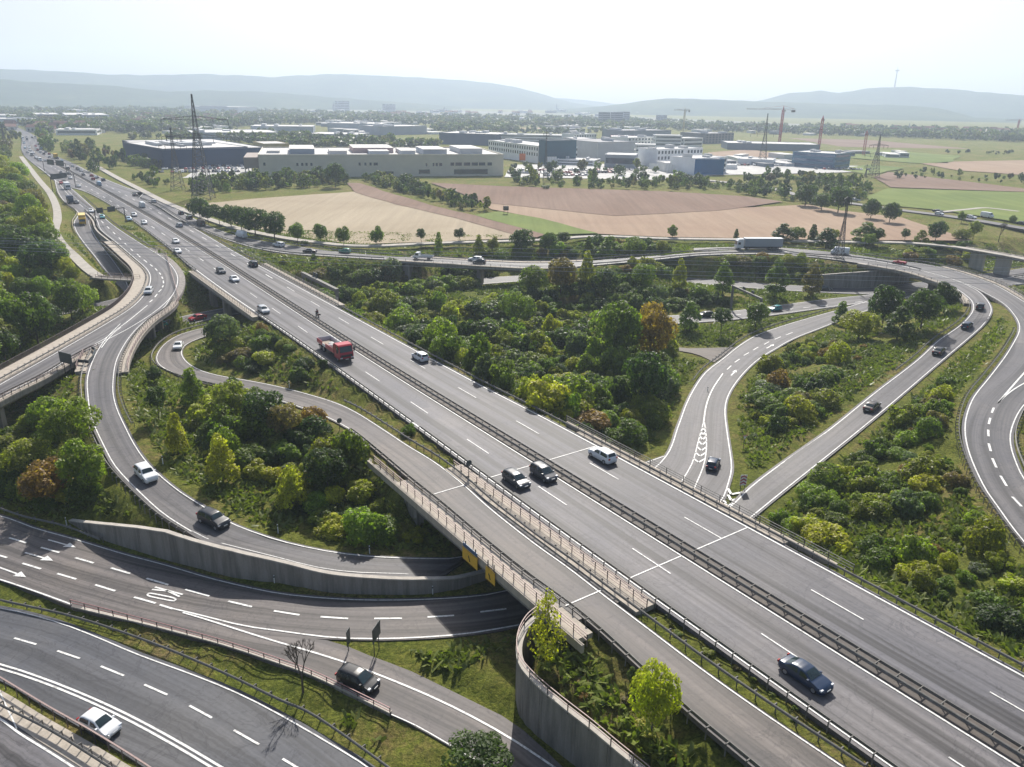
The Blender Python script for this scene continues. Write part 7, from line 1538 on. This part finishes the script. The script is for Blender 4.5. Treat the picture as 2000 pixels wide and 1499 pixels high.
for x in (0, L): m = MB(); m.box(x-.3, x+.3, -.3, .3, -8, -.003); m.build('post', MAT['galvanised'], par)
for x in (.28, .36): m = MB(); m.box(L*x-.6, L*x+.6, .6, .75, .4, 2.0); m.build('panel', MAT['sign_back'], par)
a = U(1427, 604, -6.5); zt_ = Z_at(a, 561); b = U(1487, 586, zt_); b = Vector((b.x, b.y, -6.5)); par = empty('sign_gantry', tuple(a), math.atan2((b-a).y, (b-a).x), 'pale gantry arm rising behind the round trees', 'gantry'); L = (b-a).length; h = zt_+6.5
m = MB(); m.box(-.25, .25, -.25, .25, -1, h-.003); m.build('post', MAT['galvanised'], par); m = MB(); m.box(L-.25, L+.25, -.25, .25, -1, h-.003); m.build('post', MAT['galvanised'], par); m = MB(); m.box(-.3, L+.3, -.28, .28, h, h+.5); m.build('beam', MAT['galvanised'], par)
for x in (.35, .66): m = MB(); m.box(L*x-.7, L*x+.7, .3, .42, h-.3, h+1.2); m.build('panel', MAT['sign_back'], par)
# yellow direction signs hanging on the bridge edge, seen from the road below
def bridge_sign(p0, p1, label, blue):
    n0 = 39.78; t0 = float(U(*p0, -.6).dot(DV)); t1 = float(U(*p1, -.6).dot(DV)); c = TN((t0+t1)/2, n0, 0); par = empty('direction_sign', tuple(c), HD, label, 'sign'); w = abs(t1-t0)/2
    m = MB(); m.box(-.06, .0, -w, w, -1.55, .05); m.build('panel', MAT['sign_yellow'], par)
    m = MB(); m.box(-.075, -.062, -w+.05, w-.05, -.02, .0); m.box(-.075, -.062, -w+.05, w-.05, -1.5, -1.48); m.build('border', MAT['mark_black'], par)
    m = MB(); m.beam((-.07, -.1, -1.2), (-.07, .15, -.7), .13, .02); m.add([(-.072, .02, -.78), (-.072, .34, -.82), (-.072, .22, -.42)], [(0, 1, 2)]); m.build('arrow', MAT['mark_black'], par)
    if blue:
        m = MB(); m.box(-.06, .0, -w, w*.9, .1, .62); m.build('top_panel', MAT['sign_blue'], par)
    m = MB(); m.box(.002, .12, -w*.7, -w*.7+.08, -1.4, .9); m.box(.002, .12, w*.7-.08, w*.7, -1.4, .9); m.build('bracket', MAT['galvanised_dull'], par)
bridge_sign((914, 1072), (940, 1098), 'larger yellow direction sign with a blue top hanging on the bridge edge', True); bridge_sign((957, 1112), (974, 1128), 'smaller yellow direction sign hanging lower along the bridge edge', False)
def post_sign(px, yb, yt, w, hh, ang, label, z=-6.5, shape='box', mat='sign_back', legs=1, base=None):
    q = G_at(px, yb, z) if base is None else base; h = Z_at(q, yt)-q.z; par = empty('road_sign', tuple(q), ang, label, 'sign')
    for k in range(legs): m = MB(); x = 0 if legs == 1 else (-.3+.6*k)*w; m.cyl((x, .06, -.4), (x, .06, h-.02), .05, .05, 8); m.build('post', MAT['steel_dark'], par)
    m = MB()
    if shape == 'box': m.box(-w/2, w/2, -.03, .0, h-hh, h)
    elif shape == 'disc': m.cyl((0, -.03, h-w/2), (0, .0, h-w/2), w/2, w/2, 16)
    elif shape == 'tri': m.add([(-w/2, -.02, h), (w/2, -.02, h), (0, -.02, h-w*.87), (-w/2, .0, h), (w/2, .0, h), (0, .0, h-w*.87)], [(0, 2, 1), (3, 4, 5), (0, 1, 4, 3), (1, 2, 5, 4), (2, 0, 3, 5)])
    m.build('panel', MAT[mat], par); return par, h
post_sign(682, 1274, 1230, .95, 1.9, R(80), 'smaller dark road sign seen edge on, left one of the pair on the grass tip'); post_sign(737, 1276, 1221, 1.9, 1.7, R(75), 'larger dark road sign on two poles on the grass tip', legs=2)
post_sign(664, 842, 817, .85, .85, R(35), 'round sign back beside the curving ramp', -.3, 'disc'); post_sign(913, 921, 899, .9, .9, R(35), 'round sign back between ramp and motorway at the bridge', 0, 'disc', base=TN(80.3, 49.4, 0))
sp_, h = post_sign(1451, 884, 851, 1.0, 1.0, R(20), 'triangular give way sign in the grass between the slip roads', -6, 'tri', 'mark_red'); m = MB(); m.add([(-.36, -.045, h-.1), (.36, -.045, h-.1), (0, -.045, h-.72)], [(0, 2, 1)]); m.build('face', MAT['sign_white'], sp_)
sp_, h = post_sign(1449, 962, 928, 1.0, 1.7, R(5), 'chevron board at the tip between the two slip roads', -6.4, 'box', 'sign_white', 2)
for k in range(3): m = MB(); z0 = h-1.6+k*.52; m.add([(-.46, -.045, z0), (0, -.045, z0+.3), (.46, -.045, z0), (.46, -.045, z0+.24), (0, -.045, z0+.54), (-.46, -.045, z0+.24)], [(0, 1, 4, 5), (1, 2, 3, 4)]); m.build('chevron', MAT['mark_red'], sp_)
q = U(132, 722, .0); h = Z_at(q, 689); par = empty('road_sign', tuple(q), R(-28), 'wide dark sign back standing at the viaduct fork', 'sign'); m = MB(); m.box(-1.7, 1.9, -.1, -.02, h-2.0, h); m.build('panel', MAT['sign_back'], par)
for x in (-.9, 1.1): m = MB(); m.cyl((x, .04, -1), (x, .04, h-.1), .07, .07, 8); m.build('post', MAT['steel_dark'], par)
m = MB(); A = survey([(178, 676), (186, 682), (182, 694), (172, 705), (150, 703)], .9); m.sweep(A, [(-.06, -.5), (.06, -.5), (.06, .1), (-.06, .1)]); o = m.build('crash_cushion', MAT['sign_back']); tag(o, 'dark crash cushion wrapped round the viaduct fork', 'barrier')
for px, py, z, lab in ((543, 1038, -3.9, 'left of two delineator posts on the far edge of the branch road'), (722, 1080, -4.9, 'right of two delineator posts on the far edge of the branch road'), (536, 1138, -6.5, 'delineator post at the foot of the long curved wall, left one'), (845, 1159, -6.5, 'delineator post at the foot of the long curved wall, right one'), (130, 1024, -6.4, 'delineator post at the start of the long curved wall'), (565, 755, -2.8, 'delineator post on the grass by the upper ramp'), (318, 903, -2.0, 'delineator post beside the white SUV'), (1382, 764, -6.5, 'white scrap post beside the side road bend')):
    q = U(px, py, z); par = empty('delineator_post', tuple(q), R(20), lab, 'road post'); m = MB(); m.box(-.06, .06, -.05, .05, -.3, 1.0); m.build('post', MAT['sign_white'], par); m = MB(); m.box(-.065, .065, -.055, .055, .68, .88); m.build('band', MAT['mark_black'], par)
q = U(988, 418, -.5); par = empty('hunting_stand', tuple(q), .3, 'small wooden hunting stand at the meadow edge', 'hut')
m = MB(); m.box(-1, 1, -1, 1, 1.6, 3.4); m.build('cabin', MAT['bark'], par)
for sx in (-.9, .9): m = MB(); m.beam((sx, 0, -.3), (sx, 0, 1.598), .14); m.build('leg', MAT['bark'], par)
def banner(px, yb, yt, c, lab, grp):
    q = U(px, yb, -.8); h = Z_at(q, yt)+.8; par = empty('flag', tuple(q), 0, lab, 'flag', grp); m = MB(); m.cyl((0, 0, -.2), (0, 0, h), .08, .06, 6); m.build('pole', MAT['galvanised'], par); m = MB(); m.box(.1, 2.0, -.02, .02, h*.3, h*.98); o = m.build('cloth', MAT['cloth'], par); o.color = (*c, 1)
for x0, n, dx, yb, yt, c, lab, grp in ((1067, 4, 5, 322, 306, (.75, .75, .73), 'white banner flag in the row before the pale pavilion', 'white flags by the pavilion'), (1014, 3, 3.6, 320, 300, (.6, .16, .03), 'orange banner flag beside the slender mast', 'orange flags'), (1211, 3, 5, 326, 314, (.75, .75, .73), 'white banner flag before the low showroom', 'white flags by the showroom'), (1266, 4, 5, 336, 319, (.75, .75, .73), 'white banner flag left of the white sales hall', 'white flags left of the sales hall'), (1300, 3, 6, 338, 322, (.75, .75, .73), 'white banner flag in front of the white sales hall', 'white flags before the sales hall'), (866, 4, 4, 297, 287, (.5, .06, .05), 'red banner flag behind the exhibition hall roof', 'red flags behind the hall')):
    for i in range(n): banner(x0+i*dx, yb, yt, c, lab, grp)
# ------------------------------------------------------------------ distant trees
FSPEC = []
def far_tree(p, h, w, cn, lab, grp):
    FSPEC.append((h*w/(p[0]**2+p[1]**2), tuple(p), h, w, cn, lab, grp))
MIXF = [('dark green', 3), ('green', 3), ('olive', 1.5), ('brownish', .4), ('grey green', .8)]
def ft(poly, sp, hr, where, grp, seed, cap, mix=MIXF, wr=(.8, 1.1)): thicket(poly, sp, hr, mix, where, grp, -.8, seed, wr, what='tree', maker=far_tree, cap=cap, clear=.3)
ft([(385, 380), (560, 368), (672, 364), (675, 352), (560, 352), (440, 356), (380, 368)], 4.6, (6.5, 9), 'the hedge below the exhibition hall', 'hedge trees below the hall', 51, 90)
ft([(702, 352), (740, 350), (800, 364), (870, 388), (955, 408), (958, 414), (905, 412), (830, 388), (760, 370)], 4.2, (5.5, 8), 'the wooded balk between the fields', 'trees on the field balk', 52, 80)
ft([(985, 362), (1100, 371), (1300, 373), (1440, 375), (1440, 362), (1300, 358), (1100, 354), (990, 354)], 7, (4, 9), 'the row before the office car park', 'trees before the car park', 53, 70)
ft([(1425, 374), (1500, 390), (1600, 400), (1680, 397), (1700, 372), (1650, 354), (1560, 347), (1470, 352)], 6.5, (4, 8), 'the copse by the country road', 'trees in the copse', 54, 120)
ft([(262, 330), (500, 322), (560, 322), (560, 314), (400, 318), (262, 322)], 10, (7, 10), 'the blue hall car park', 'trees at the blue hall', 55, 26)
ft([(990, 342), (1150, 345), (1290, 348), (1290, 334), (1140, 332), (1000, 328)], 13, (6, 9), 'the office car park', 'trees in the office car park', 56, 26)
ft([(170, 352), (300, 350), (330, 362), (310, 372), (240, 372), (190, 364)], 9, (5, 8), 'the grass beside the exit lane', 'trees by the exit lane start', 57, 22)
ft([(112, 312), (190, 345), (250, 335), (240, 312), (150, 290), (80, 270), (62, 276), (66, 292)], 14, (8, 13), 'the belt right of the distant motorway', 'trees right of the distant motorway', 58, 50, MIXF+[('rust tinged', .6)])
ft([(-80, 330), (30, 318), (42, 296), (40, 278), (10, 268), (-80, 280)], 12, (8, 12), 'the belt left of the distant motorway', 'trees left of the distant motorway', 59, 40)
ft([(1740, 350), (1800, 350), (2010, 362), (2010, 352), (1800, 338)], 13, (3, 6), 'the scrub strip between right fields', 'trees on the right scrub strip', 60, 26)
b_ = U(655, 366, -.9); tree(b_, Z_at(b_, 318)+.9, 'broad', 'dark green', 'tall dark tree before the beige hall wall', None, .9)
for x, yb, yt, lab in ((1488, 384, 364, 'single dark bush in the brown field'), (1066, 370, 360, 'dark bush at the foot of the slender mast')):
    q = U(x, yb, -.8); far_tree(tuple(q), Z_at(q, yt)+.8, 6, 'dark green', lab, None)
items = []
NTREES = sum(1 for o in bpy.data.objects if o.get('category') == 'tree')
FSPEC.sort(key=lambda q: -q[0])
for i_, (k_, p, h, w, cn, lab, grp) in enumerate(FSPEC):
    g = random.Random(int(p[0]*13+p[1]*7)); me = g.choice(FAR); loc = (p[0], p[1], p[2]-.15*h); a_ = g.uniform(0, 6.28)
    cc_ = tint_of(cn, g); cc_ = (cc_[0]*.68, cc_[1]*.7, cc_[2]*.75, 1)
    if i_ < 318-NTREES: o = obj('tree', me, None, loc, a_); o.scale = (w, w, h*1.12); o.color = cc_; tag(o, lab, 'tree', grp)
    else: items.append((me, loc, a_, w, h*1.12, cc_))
g = random.Random(3)
zones = [([(-60, 262), (130, 262), (300, 262), (520, 246), (700, 240), (860, 248), (1000, 248), (1200, 252), (1500, 262), (1700, 268), (2060, 282), (2060, 262), (1700, 254), (1400, 246), (1150, 232), (800, 226), (500, 216), (250, 212), (-60, 216)], 4200, (8, 14)),
         ([(230, 275), (380, 262), (600, 268), (860, 285), (860, 292), (700, 296), (560, 290), (400, 275)], 260, (7, 11)), ([(840, 250), (1000, 246), (1000, 262), (850, 258)], 120, (9, 13)), ([(1000, 256), (1300, 256), (1300, 262), (1000, 264)], 60, (7, 10)), ([(1830, 300), (1990, 306), (1990, 302), (1830, 297)], 10, (4, 6))]
for poly, n, hr in zones:
    xs = [p[0] for p in poly]; ys = [p[1] for p in poly]; k = 0; tries = 0
    while k < n and tries < n*12:
        tries += 1; px, py = g.uniform(min(xs), max(xs)), g.uniform(min(ys), max(ys))
        if not inpoly(px, py, poly): continue
        q = U(px, py, -1.5)
        if q.y > 5200 or any((q.x-a.x)**2+(q.y-a.y)**2 < r*r for a, r in FOOT): continue
        t = q.dot(DV); nn = q.dot(NV)
        if np.interp(t, [a[0] for a in A_L], [a[1] for a in A_L])-10 < nn < np.interp(t, [a[0] for a in A_R], [a[1] for a in A_R])+10: continue
        h = g.uniform(*hr); cn = g.choices([m_[0] for m_ in MIXF], [m_[1] for m_ in MIXF])[0]; k += 1
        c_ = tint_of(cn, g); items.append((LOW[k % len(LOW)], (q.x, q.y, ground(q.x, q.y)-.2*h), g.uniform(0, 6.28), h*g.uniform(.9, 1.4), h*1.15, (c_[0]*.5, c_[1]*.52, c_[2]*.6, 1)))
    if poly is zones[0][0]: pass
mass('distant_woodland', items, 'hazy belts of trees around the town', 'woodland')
